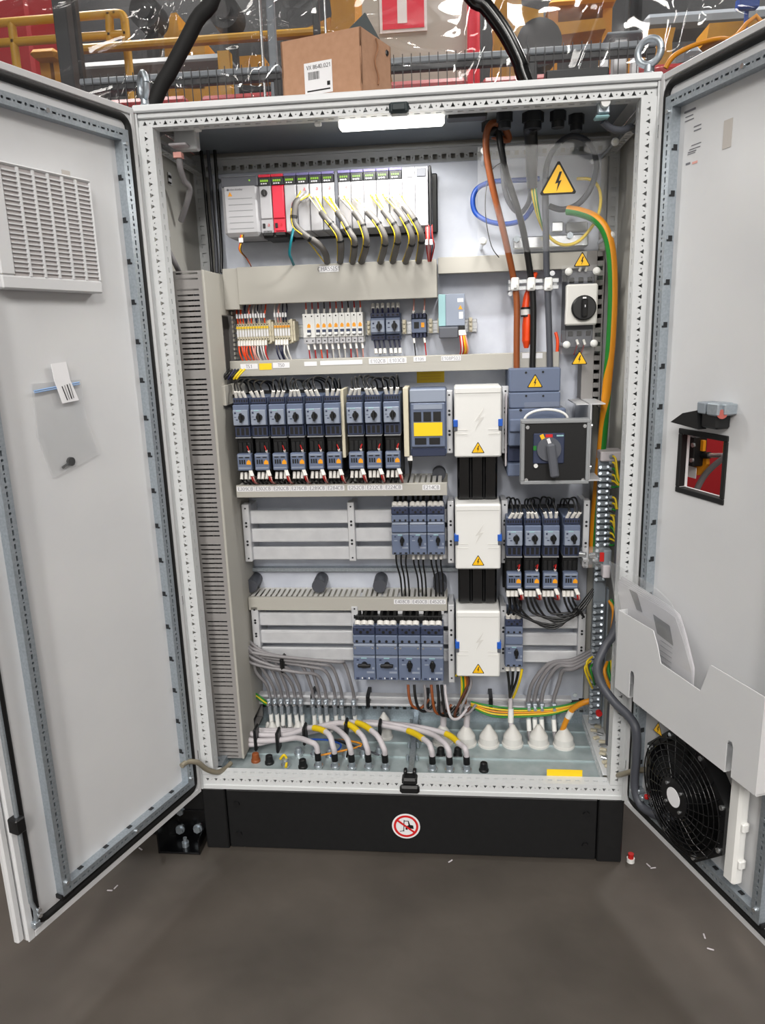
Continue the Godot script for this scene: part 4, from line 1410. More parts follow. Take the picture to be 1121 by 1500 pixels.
	# grey wire looms leaving the modules towards the duct below
	var looms := [
		[Vector3(-0.2391, 1.8218, -0.2), Vector3(-0.2601, 1.8071, -0.175), Vector3(-0.2673, 1.7602, -0.17), Vector3(-0.2439, 1.7291, -0.17), Vector3(-0.2108, 1.7064, -0.19), Vector3(-0.1969, 1.6832, -0.22), Vector3(-0.2024, 1.6606, -0.28)],
		[Vector3(-0.2153, 1.8099, -0.205), Vector3(-0.1877, 1.7698, -0.18), Vector3(-0.1666, 1.7448, -0.175), Vector3(-0.1523, 1.7214, -0.18), Vector3(-0.1512, 1.6914, -0.2), Vector3(-0.1682, 1.6593, -0.28)],
		[Vector3(-0.1757, 1.8047, -0.205), Vector3(-0.1448, 1.7679, -0.18), Vector3(-0.1243, 1.7297, -0.175), Vector3(-0.1132, 1.7097, -0.18), Vector3(-0.1182, 1.6825, -0.21), Vector3(-0.134, 1.658, -0.28)],
		[Vector3(-0.136, 1.8046, -0.205), Vector3(-0.1003, 1.7659, -0.18), Vector3(-0.0866, 1.7364, -0.175), Vector3(-0.081, 1.7083, -0.18), Vector3(-0.0889, 1.6847, -0.21), Vector3(-0.1113, 1.6571, -0.28)],
		[Vector3(-0.1002, 1.8012, -0.205), Vector3(-0.0647, 1.766, -0.18), Vector3(-0.0439, 1.7379, -0.175), Vector3(-0.0328, 1.7097, -0.18), Vector3(-0.0399, 1.6827, -0.21), Vector3(-0.0584, 1.655, -0.28)],
		[Vector3(-0.0536, 1.8041, -0.205), Vector3(-0.0257, 1.7676, -0.18), Vector3(-0.005, 1.7362, -0.175), Vector3(0.001, 1.7116, -0.18), Vector3(-0.0073, 1.6848, -0.21), Vector3(-0.0246, 1.6537, -0.28)],
		[Vector3(-0.0215, 1.8043, -0.205), Vector3(0.0079, 1.771, -0.18), Vector3(0.0284, 1.7364, -0.175), Vector3(0.0381, 1.7067, -0.18), Vector3(0.0287, 1.6799, -0.21), Vector3(0.0092, 1.6524, -0.28)],
		[Vector3(0.0035, 1.8064, -0.205), Vector3(0.0273, 1.7767, -0.18), Vector3(0.0496, 1.7421, -0.175), Vector3(0.0612, 1.714, -0.18), Vector3(0.0594, 1.6821, -0.21), Vector3(0.0466, 1.6509, -0.28)]]
	for k in looms.size():
		var a: Array = looms[k]
		var o := thing("wire_loom", "%s grey wire loom from the left hanging from the PLC modules" % ORD[k], "wire loom", a[a.size() - 1], "looms under the PLC rack")
		st = newst()
		var pts := curve(a, 6)
		tube(st, pts.slice(4), 0.0088, 8)
		part(o, "sleeve", st, M.w_loom)
		var cols := [M.w_yellow, M.w_white, M.w_yellow, M.w_grey, M.w_white, M.w_yellow]
		for q in 6:
			st = newst()
			var e: Vector3 = a[0] + Vector3(-0.014 + q * 0.0045, 0.018 - 0.004 * (q % 3), -0.004)
			tube(st, curve([e, e + Vector3(0.001, -0.006, 0.012), pts[7] + Vector3(-0.004 + q * 0.0016, 0.003, 0.002), pts[11]], 4), 0.0017, 5)
			part(o, "lead", st, cols[(q + k) % 6])
		# loose yellow lead along the sleeve
		st = newst()
		var side := []
		for q in [8, 14, 20, pts.size() - 3]:
			side.append(pts[mini(q, pts.size() - 2)] + Vector3(-0.0075, 0, 0.006))
		tube(st, curve(side, 4), 0.0016, 5)
		part(o, "lead", st, M.w_yellow)
		for q in [10, 20]:
			var i0 := mini(q, pts.size() - 3)
			st = newst()
			cyl(st, pts[i0], pts[i0].lerp(pts[i0 + 1], 0.9), 0.0098, 10)
			part(o, "cable_tie", st, M.black)
	# other leads below the rack
	var w0 := thing("supply_leads", "thin brown and yellow leads below the PLC power supply", "wires", Vector3(-0.4179, 1.669, -0.28))
	for q in 3:
		st = newst()
		tube(st, curve([Vector3(-0.4243, 1.7446, -0.22) + Vector3(q * 0.004, 0, 0), Vector3(-0.4252, 1.721, -0.21) + Vector3(q * 0.003, 0, 0), Vector3(-0.4287, 1.7003, -0.21) + Vector3(q * 0.002, 0, 0), Vector3(-0.4167, 1.6824, -0.23), Vector3(-0.4182, 1.6654, -0.28)], 4), 0.0019, 5)
		part(w0, "lead", st, [M.w_orange, M.w_yellow, M.w_dbrown][q])
	st = newst()
	bb(st, Vector3(-0.4215, 1.7254, -0.205), Vector3(0.012, 0.012, 0.004), 0.001)
	part(w0, "marker", st, M.label)
	sheathed("teal_cable", "teal network cable hanging below the PLC rack", "cable", curve([Vector3(-0.2792, 1.7498, -0.215), Vector3(-0.2832, 1.7225, -0.2), Vector3(-0.293, 1.6895, -0.21), Vector3(-0.2926, 1.674, -0.23), Vector3(-0.2947, 1.657, -0.28)], 5), 0.0036, M.w_teal)
	var w1 := thing("red_leads", "bundle of red leads at the right end of the PLC rack", "wires", Vector3(0.0801, 1.6496, -0.28))
	for q in 5:
		st = newst()
		tube(st, curve([Vector3(0.0727, 1.7438, -0.22) + Vector3(q * 0.004, 0, 0), Vector3(0.0778, 1.7119, -0.21) + Vector3(q * 0.004 - 0.004, 0, 0.004 * (q % 2)), Vector3(0.0735, 1.6894, -0.22) + Vector3(q * 0.005, 0, 0), Vector3(0.0781, 1.6426, -0.28)], 4), 0.002, 5)
		part(w1, "lead", st, [M.w_red, M.w_pink, M.w_red, M.w_navy, M.w_red][q])
	for q in 2:
		st = newst()
		bb(st, Vector3(0.0742, 1.6996, -0.205) + Vector3(q * 0.012, 0, 0), Vector3(0.008, 0.014, 0.004), 0.001)
		part(w1, "marker", st, M.label)

# ------------------------------------------------------------------ terminals and small breakers
# a wire with white end sleeve(s): path from the device to the duct
func lead(called: String, label: String, group: String, p: Array, r: float, m: Material, sleeve := 0.014, at_end := false, sm: Material = null) -> Node3D:
	var o := thing(called, label, "wire", p[0], group)
	var pts := curve(p, 4)
	var st := newst()
	tube(st, pts, r, 6)
	part(o, "wire", st, m)
	if sleeve > 0.0:
		st = newst()
		if at_end:
			pts.reverse()
		var a := pts[0]
		var b := a + (pts[1] - a).normalized() * sleeve
		cyl(st, a, b, r * 1.9, 7)
		part(o, "sleeve", st, M.w_white if sm == null else sm)
	return o

func build_terminal_row() -> void:
	var st := newst()
	var rl := thing("din_rail", "zinc DIN rail behind the terminals and small breakers", "rail", Vector3(-0.1, 1.47, -0.36))
	bx(st, Vector3(-0.48, 1.475, -0.361), Vector3(0.21, 1.497, -0.354))
	bx(st, Vector3(-0.48, 1.468, -0.354), Vector3(0.21, 1.477, -0.351), 0.001)
	bx(st, Vector3(-0.48, 1.495, -0.354), Vector3(0.21, 1.504, -0.351), 0.001)
	part(rl, "profile", st, M.bright)
	# terminal strips
	for d in [[Vector3(-0.4785, 1.501, -0.295), 12, "cream terminal strip with yellow stripe at the left end of the rail", 0.0079], [Vector3(-0.3685, 1.5031, -0.295), 6, "short cream terminal strip with orange stripe beside the longer one", 0.0079]]:
		var a: Vector3 = d[0]
		var n: int = d[1]
		var p: float = d[3]
		var t := thing("terminal_strip", d[2], "terminals", Vector3(a.x + n * p / 2, 1.45, -0.36))
		for k in n:
			var x := a.x + k * p
			st = newst()
			bx(st, Vector3(x, 1.452, -0.35), Vector3(x + p - 0.0006, 1.518, -0.312), 0.001)
			bx(st, Vector3(x, 1.462, -0.312), Vector3(x + p - 0.0006, 1.510, -0.297), 0.002)
			var tb := part(t, "terminal", st, M.cream)
			st = newst()
			bx(st, Vector3(x + 0.0004, 1.497, -0.298), Vector3(x + p - 0.001, 1.503, -0.2955))
			part(tb, "stripe", st, M.yellow if n > 8 else M.orange_mark)
			st = newst()
			bx(st, Vector3(x + 0.0006, 1.474, -0.298), Vector3(x + p - 0.0012, 1.493, -0.2955), 0.0005)
			part(tb, "marker", st, M.label)
			st = newst()
			for y in [1.467, 1.507]:
				cyl(st, Vector3(x + p / 2 - 0.0003, y, -0.298), Vector3(x + p / 2 - 0.0003, y, -0.2962), 0.0019, 8)
			part(tb, "screw", st, M.ink)
		for k in 2:
			st = newst()
			bx(st, Vector3(a.x + n * p + k * 0.007, 1.455 + 0.004 * k, -0.352), Vector3(a.x + n * p + 0.006 + k * 0.007, 1.52 - 0.006 * k, -0.30), 0.001)
			for y in [1.475, 1.49, 1.50]:
				bx(st, Vector3(a.x + n * p + k * 0.007, y, -0.30), Vector3(a.x + n * p + 0.004 + k * 0.007, y + 0.005, -0.298))
			part(t, "end_clamp", st, M.cream)
		# wires above and below
		for k in n - 1:
			var x := a.x + (k + 0.5) * p
			var up: Material = [M.w_orange, M.w_orange, M.w_orange, M.w_navy, M.w_pink, M.w_orange, M.w_white, M.w_navy, M.w_white, M.w_grey, M.w_orange][k] if n > 8 else [M.w_white, M.w_pink, M.w_pink, M.w_navy, M.w_navy][k]
			var dn: Material = [M.w_orange, M.w_orange, M.w_orange, M.w_orange, M.w_orange, M.w_pink, M.w_pink, M.w_white, M.w_lgrey, M.w_white, M.w_red][k] if n > 8 else [M.w_navy, M.w_navy, M.w_navy, M.w_white, M.w_white][k]
			var where := "long" if n > 8 else "short"
			lead("wire", "%s wire from the left rising from the %s terminal strip" % [ORD[k], where], "wires above the %s terminal strip" % where, [Vector3(x, 1.512, -0.305), Vector3(x + 0.001, 1.53, -0.298), Vector3(x + 0.006 * sin(k * 2.1), 1.55, -0.30), Vector3(x + 0.004 * sin(k * 1.3), 1.575, -0.33)], 0.0021, up, 0.0, false)
			var mk := newst()
			bb(mk, Vector3(x + 0.0005, 1.532, -0.2965), Vector3(0.0055, 0.013, 0.005), 0.001)
			single("wire_marker", mk, M.label, "white marker on the %s wire above the %s terminal strip" % [ORD[k], where], "marker", "wire markers on terminal wires")
			lead("wire", "%s wire from the left hanging from the %s terminal strip" % [ORD[k], where], "wires below the %s terminal strip" % where, [Vector3(x, 1.462, -0.30), Vector3(x + 0.001, 1.448, -0.293), Vector3(x + 0.004 + 0.003 * sin(k * 1.7), 1.425, -0.288), Vector3(x + 0.012 + 0.004 * sin(k * 2.3), 1.392, -0.31)], 0.0022, dn, 0.016)

	# miniature circuit breakers
	var x0 := -0.2835
	for k in 9:
		var w := 0.035 if k == 0 else 0.0172
		var t := thing("miniature_breaker", ("white double-width miniature breaker at the left end of the breaker row" if k == 0 else "%s narrow white miniature breaker right of the double-width one" % ORD[k - 1]), "breaker", Vector3(x0 + w / 2, 1.449, -0.36), "white miniature breakers")
		st = newst()
		bx(st, Vector3(x0, 1.449, -0.352), Vector3(x0 + w - 0.0005, 1.532, -0.308), 0.001)
		bx(st, Vector3(x0, 1.466, -0.308), Vector3(x0 + w - 0.0005, 1.532, -0.292), 0.0012)
		part(t, "body", st, M.white)
		st = newst()
		bx(st, Vector3(x0 + 0.0005, 1.449, -0.308), Vector3(x0 + w - 0.001, 1.4655, -0.294), 0.001)
		part(t, "lower_terminal_cover", st, M.plc)
		st = newst()
		bx(st, Vector3(x0 + w / 2 - 0.0055, 1.472, -0.292), Vector3(x0 + w / 2 + 0.0055, 1.488, -0.2905))
		var sl := part(t, "toggle_slot", st, M.titan_dark)
		st = newst()
		bx(st, Vector3(x0 + w / 2 - 0.005, 1.473, -0.2905), Vector3(x0 + w / 2 + 0.005, 1.480, -0.281), 0.001)
		part(sl, "toggle", st, M.white)
		st = newst()
		prism(st, PackedVector2Array([Vector2(-0.0048, -0.0055), Vector2(0.0048, -0.0055), Vector2(0.0045, 0.002), Vector2(0, 0.0065), Vector2(-0.0045, 0.002)]), 0.0006, Transform3D(Basis(), Vector3(x0 + w / 2, 1.499, -0.292)))
		part(t, "yellow_mark", st, M.orange_mark)
		for q in (2 if k == 0 else 1):
			var xx := x0 + (0.009 + 0.0175 * q)
			st = newst()
			for y in [[1.525, -0.292], [1.457, -0.294]]:
				cyl(st, Vector3(xx, y[0], y[1]), Vector3(xx, y[0], y[1] + 0.0006), 0.0022, 8)
			part(t, "terminal_screw", st, M.ink)
			var nm := ("double-width breaker" if k == 0 else "%s narrow breaker" % ORD[k - 1])
			lead("wire", "%swhite-sleeved wire rising from the %s" % ["left " if k == 0 and q == 0 else ("right " if k == 0 else ""), nm], "wires above the miniature breakers", [Vector3(xx, 1.533, -0.305), Vector3(xx + 0.001, 1.549, -0.302), Vector3(xx - 0.004, 1.575, -0.33)], 0.0017, [M.w_orange, M.w_red, M.w_black, M.w_red][(k + q) % 4], 0.013)
			lead("wire", "%swhite-sleeved wire hanging from the %s" % ["left " if k == 0 and q == 0 else ("right " if k == 0 else ""), nm], "wires below the miniature breakers", [Vector3(xx + 0.002, 1.449, -0.303), Vector3(xx + 0.004, 1.43, -0.30), Vector3(xx + 0.003 + 0.002 * sin(k * 2.0), 1.392, -0.32)], 0.0019, [M.w_red, M.w_orange, M.w_red, M.w_white, M.w_white, M.w_white, M.w_red, M.w_pink, M.w_pink][k], 0.018)
		x0 += w
	# brass coloured end clamps on the rail
	for d in [[-0.103, "right of the white breakers"], [-0.002, "right of the two rotary breakers"], [0.026, "left of the small contactor"], [0.073, "right of the small contactor"], [0.098, "left of the grey power supply"], [0.186, "right of the grey power supply"]]:
		st = newst()
		bx(st, Vector3(d[0], 1.468, -0.352), Vector3(d[0] + 0.010, 1.508, -0.322), 0.001)
		for q in 3:
			bx(st, Vector3(d[0] + 0.002, 1.472 + q * 0.012, -0.322), Vector3(d[0] + 0.008, 1.479 + q * 0.012, -0.316), 0.001)
		single("end_clamp", st, M.cream, "small cream end clamp on the rail " + d[1], "clamp", "rail end clamps")

	# two rotary motor breakers
	for k in 2:
		var b := Vector3(-0.0912, 1.4511, -0.29)
		var x := b.x + k * 0.0435
		var t := small_breaker(x, 0.0425, 1.452, 0.076, -0.292, "%s grey-blue rotary motor breaker right of the white breakers" % ["left", "right"][k])
		for q in 3:
			lead("wire", "%s dark blue wire on top of the %s small rotary breaker" % [LMR[q], ["left", "right"][k]], "wires above the %s small rotary breaker" % ["left", "right"][k], [Vector3(x + 0.008 + q * 0.0135, 1.553, -0.312), Vector3(x + 0.008 + q * 0.0135, 1.54, -0.306), Vector3(x + 0.008 + q * 0.0135, 1.528, -0.31)], 0.0028, M.w_navy, 0.014)
			lead("wire", "%s dark blue wire under the %s small rotary breaker" % [LMR[q], ["left", "right"][k]], "wires below the %s small rotary breaker" % ["left", "right"][k], [Vector3(x + 0.014 + q * 0.0125, 1.416, -0.298), Vector3(x + 0.012 + q * 0.013, 1.435, -0.304), Vector3(x + 0.008 + q * 0.0135, 1.453, -0.31)], 0.0026, M.w_navy, 0.014)
	# small contactor
	var c0 := Vector3(0.0242, 1.4475, -0.3)
	var ct := thing("small_contactor", "small dark contactor with two pink wires left of the power supply", "contactor", Vector3(c0.x + 0.022, 1.456, -0.36))
	st = newst()
	bx(st, Vector3(c0.x, 1.458, -0.352), Vector3(c0.x + 0.044, 1.522, -0.315), 0.002)
	part(ct, "body", st, M.black)
	st = newst()
	bx(st, Vector3(c0.x + 0.001, 1.470, -0.315), Vector3(c0.x + 0.043, 1.508, -0.300), 0.002)
	part(ct, "face", st, M.titan)
	st = newst()
	for q in 4:
		bx(st, Vector3(c0.x + 0.002 + q * 0.0105, 1.510, -0.315), Vector3(c0.x + 0.010 + q * 0.0105, 1.524, -0.303), 0.001)
		bx(st, Vector3(c0.x + 0.002 + q * 0.0105, 1.456, -0.315), Vector3(c0.x + 0.010 + q * 0.0105, 1.469, -0.303), 0.001)
	part(ct, "terminals", st, M.navy)
	st = newst()
	bx(st, Vector3(c0.x + 0.008, 1.482, -0.3005), Vector3(c0.x + 0.022, 1.500, -0.299))
	part(ct, "window", st, M.ink)
	st = newst()
	bx(st, Vector3(c0.x + 0.028, 1.485, -0.3005), Vector3(c0.x + 0.037, 1.498, -0.299))
	part(ct, "sticker", st, M.orange_mark)
	for q in 2:
		var x := c0.x + 0.006 + q * 0.03
		lead("wire", "pink-red wire rising from the small contactor, %s one" % ["left", "right"][q], "wires above the small contactor", [Vector3(x, 1.522, -0.308), Vector3(x + 0.002, 1.54, -0.305), Vector3(x + 0.003, 1.575, -0.33)], 0.002, M.w_pink, 0.010)
		lead("wire", "thin wire hanging from the small contactor, %s one" % ["left", "right"][q], "wires below the small contactor", [Vector3(x, 1.458, -0.308), Vector3(x + 0.003, 1.43, -0.302), Vector3(x + 0.005, 1.392, -0.32)], 0.0018, M.w_black if q == 0 else M.w_red, 0.017)
	# power supply
	var s0 := Vector3(0.1019, 1.4547, -0.27)
	var s1 := Vector3(0.1741, 1.5705, -0.27)
	var sp := thing("power_supply", "grey power supply with pale teal stripe at the right end of the rail", "power supply", Vector3((s0.x + s1.x) / 2, s0.y, -0.36))
	var ym := lerpf(s0.y, s1.y, 0.27)
	st = newst()
	bx(st, Vector3(s0.x, s0.y, -0.352), Vector3(s1.x, s1.y, -0.275), 0.002)
	bx(st, Vector3(s0.x + 0.02, ym, -0.275), Vector3(s1.x, s1.y, -0.27), 0.001)
	part(sp, "body", st, M.titan_light)
	st = newst()
	bx(st, Vector3(s0.x, ym, -0.275), Vector3(s0.x + 0.0195, s1.y, -0.2695), 0.001)
	part(sp, "teal_stripe", st, M.teal)
	st = newst()
	bx(st, Vector3(s0.x, s0.y - 0.002, -0.3), Vector3(s1.x - 0.018, ym - 0.003, -0.262), 0.003)
	part(sp, "terminal_cover", st, M.plc_dark)
	st = newst()
	bx(st, Vector3(s1.x - 0.018, ym - 0.012, -0.28), Vector3(s1.x, ym - 0.001, -0.266), 0.001)
	part(sp, "plug", st, M.black)
	st = newst()
	prism(st, PackedVector2Array([Vector2(-0.006, -0.005), Vector2(0.006, -0.005), Vector2(0, 0.006)]), 0.0006, Transform3D(Basis(), Vector3(s1.x - 0.012, s1.y - 0.036, -0.27)))
	part(sp, "warning_mark", st, M.orange_mark)
	st = newst()
	bx(st, Vector3(s1.x - 0.02, s1.y - 0.022, -0.27), Vector3(s1.x - 0.004, s1.y - 0.012, -0.2695))
	bx(st, Vector3(s1.x - 0.016, s1.y - 0.066, -0.27), Vector3(s1.x - 0.005, s1.y - 0.048, -0.2695))
	stuff(part(sp, "print", st, M.label))
	for q in 6:
		lead("wire", "%s lead curling below the grey power supply" % ["leftmost red", "white", "second red", "yellow", "amber", "pink"][q], "leads below the power supply", [Vector3(s1.x - 0.015 + q * 0.0026, ym - 0.012, -0.27), Vector3(s1.x - 0.012 + q * 0.0035, 1.44, -0.258), Vector3(s1.x - 0.012 + q * 0.004, 1.415, -0.265), Vector3(s1.x - 0.02 + q * 0.003, 1.395, -0.30)], 0.0019, [M.w_red, M.w_white, M.w_red, M.w_yellow, M.w_amber, M.w_pink][q], 0.016)

# a small motor breaker with turn knob: x = left edge, w width, y0 bottom, h height
func small_breaker(x: float, w: float, y0: float, h: float, zf: float, label: String) -> Node3D:
	var t := thing("motor_breaker", label, "breaker", Vector3(x + w / 2, y0, -0.36))
	var st := newst()
	bx(st, Vector3(x, y0, -0.352), Vector3(x + w - 0.0008, y0 + h, zf - 0.02), 0.002)
	bx(st, Vector3(x + 0.0005, y0 + h * 0.24, zf - 0.02), Vector3(x + w - 0.0013, y0 + h * 0.82, zf - 0.004), 0.002)
	part(t, "body", st, M.titan)
	st = newst()
	bx(st, Vector3(x + 0.0015, y0 + h * 0.3, zf - 0.004), Vector3(x + w - 0.0023, y0 + h * 0.74, zf), 0.0015)
	part(t, "face_plate", st, M.titan_light)
	var c := Vector3(x + w * 0.6, y0 + h * 0.52, zf)
	st = newst()
	cyl(st, c, c + Vector3(0, 0, 0.006), w * 0.2, 14)
	bb(st, c + Vector3(0, 0, 0.010), Vector3(w * 0.13, h * 0.36, 0.010), 0.001)
	part(t, "knob", st, M.black)
	st = newst()
	bb(st, Vector3(x + w * 0.22, y0 + h * 0.63, zf), Vector3(w * 0.12, w * 0.1, 0.003), 0.0005)
	bb(st, Vector3(x + w * 0.22, y0 + h * 0.47, zf), Vector3(w * 0.16, w * 0.05, 0.001))
	part(t, "trip_marks", st, M.titan_dark)
	st = newst()
	for yy in [0.03, 0.84]:
		st = newst()
		bx(st, Vector3(x + 0.001, y0 + h * yy, zf - 0.02), Vector3(x + w - 0.002, y0 + h * (yy + 0.16), zf - 0.008), 0.001)
		part(t, "terminal_block", st, M.navy)
	st = newst()
	for yy in [0.11, 0.92]:
		for q in 3:
			bb(st, Vector3(x + w * (0.2 + 0.3 * q), y0 + h * yy, zf - 0.008), Vector3(w * 0.13, h * 0.06, 0.002), 0.0005)
	part(t, "terminal_screw", st, M.ink)
	return t

# ------------------------------------------------------------------ motor starters
func make_starter() -> Node3D:
	# origin: bottom middle on the mounting plate; front at z = 0.195
	var t := thing("motor_starter", "", "starter")
	var st := newst()
	bx(st, Vector3(-0.0235, -0.02, 0.045), Vector3(0.0235, 0.235, 0.06), 0.001)
	part(t, "busbar_adapter", st, M.black)
	st = newst()
	bx(st, Vector3(-0.0225, 0.115, 0.06), Vector3(0.0225, 0.226, 0.165), 0.002)
	bx(st, Vector3(-0.0225, 0.148, 0.165), Vector3(0.0225, 0.206, 0.188), 0.002)
	part(t, "breaker_body", st, M.titan)
	st = newst()
	bx(st, Vector3(-0.0215, 0.208, 0.165), Vector3(0.0215, 0.2245, 0.18), 0.001)
	part(t, "terminal_block", st, M.titan_dark)
	st = newst()
	bx(st, Vector3(-0.0215, 0.1165, 0.165), Vector3(0.0215, 0.146, 0.181), 0.001)
	part(t, "terminal_block", st, M.titan_dark)
	st = newst()
	for q in 6:
		bb(st, Vector3(-0.0175 + q * 0.007, 0.2165, 0.18), Vector3(0.0035, 0.007, 0.0014))
	for q in 3:
		bb(st, Vector3(-0.013 + q * 0.013, 0.131, 0.181), Vector3(0.0085, 0.02, 0.0014))
	stuff(part(t, "terminal_opening", st, M.ink))
	st = newst()
	bx(st, Vector3(-0.0208, 0.150, 0.188), Vector3(0.0208, 0.1925, 0.195), 0.0015)
	var f := part(t, "face_plate", st, M.titan_light)
	st = newst()
	bb(st, Vector3(-0.014, 0.1845, 0.195), Vector3(0.005, 0.005, 0.002), 0.0005)
	bb(st, Vector3(-0.010, 0.1655, 0.195), Vector3(0.006, 0.0028, 0.001))
	bb(st, Vector3(-0.0145, 0.173, 0.195), Vector3(0.006, 0.0015, 0.001))
	part(f, "trip_marks", st, M.titan_dark)
	st = newst()
	bb(st, Vector3(-0.004, 0.1905, 0.195), Vector3(0.014, 0.0025, 0.001))
	part(f, "teal_mark", st, M.teal)
	st = newst()
	cyl(st, Vector3(0.004, 0.172, 0.195), Vector3(0.004, 0.172, 0.201), 0.0088, 14)
	bb(st, Vector3(0.004, 0.172, 0.206), Vector3(0.0062, 0.0255, 0.012), 0.0015)
	part(t, "knob", st, M.black)
	st = newst()
	bx(st, Vector3(-0.0225, 0.112, 0.06), Vector3(0.0225, 0.1155, 0.182), 0.0005)
	part(t, "edge_strip", st, M.grey)
	st = newst()
	bx(st, Vector3(-0.022, 0.068, 0.06), Vector3(0.022, 0.112, 0.165), 0.002)
	for q in 3:
		bx(st, Vector3(-0.019 + q * 0.013, 0.07, 0.165), Vector3(-0.008 + q * 0.013, 0.1, 0.169), 0.001)
	part(t, "link_block", st, M.black)
	st = newst()
	bx(st, Vector3(-0.022, 0.0, 0.06), Vector3(0.022, 0.068, 0.165), 0.002)
	part(t, "contactor_body", st, M.black)
	st = newst()
	bx(st, Vector3(-0.0205, 0.021, 0.165), Vector3(0.0205, 0.069, 0.188), 0.002)
	var cf := part(t, "contactor_face", st, M.titan)
	st = newst()
	bb(st, Vector3(0, 0.0635, 0.188), Vector3(0.036, 0.0045, 0.001))
	part(cf, "pale_strip", st, M.titan_light)
	st = newst()
	bb(st, Vector3(0, 0.0285, 0.188), Vector3(0.036, 0.0035, 0.001))
	part(cf, "pale_strip", st, M.titan_light)
	st = newst()
	for q in 3:
		bb(st, Vector3(-0.0125 + q * 0.0065, 0.046, 0.188), Vector3(0.0042, 0.0125, 0.0016))
	bb(st, Vector3(-0.009, 0.0585, 0.188), Vector3(0.012, 0.003, 0.0012))
	bb(st, Vector3(0.009, 0.0585, 0.188), Vector3(0.012, 0.003, 0.0012))
	part(cf, "window", st, M.ink)
	st = newst()
	prism(st, PackedVector2Array([Vector2(-0.0065, -0.006), Vector2(0.0065, -0.006), Vector2(0.006, 0.002), Vector2(0.0, 0.0075), Vector2(-0.006, 0.002)]), 0.0008, Transform3D(Basis(), Vector3(0.0125, 0.0445, 0.188)))
	part(cf, "yellow_mark", st, M.orange_mark)
	return t

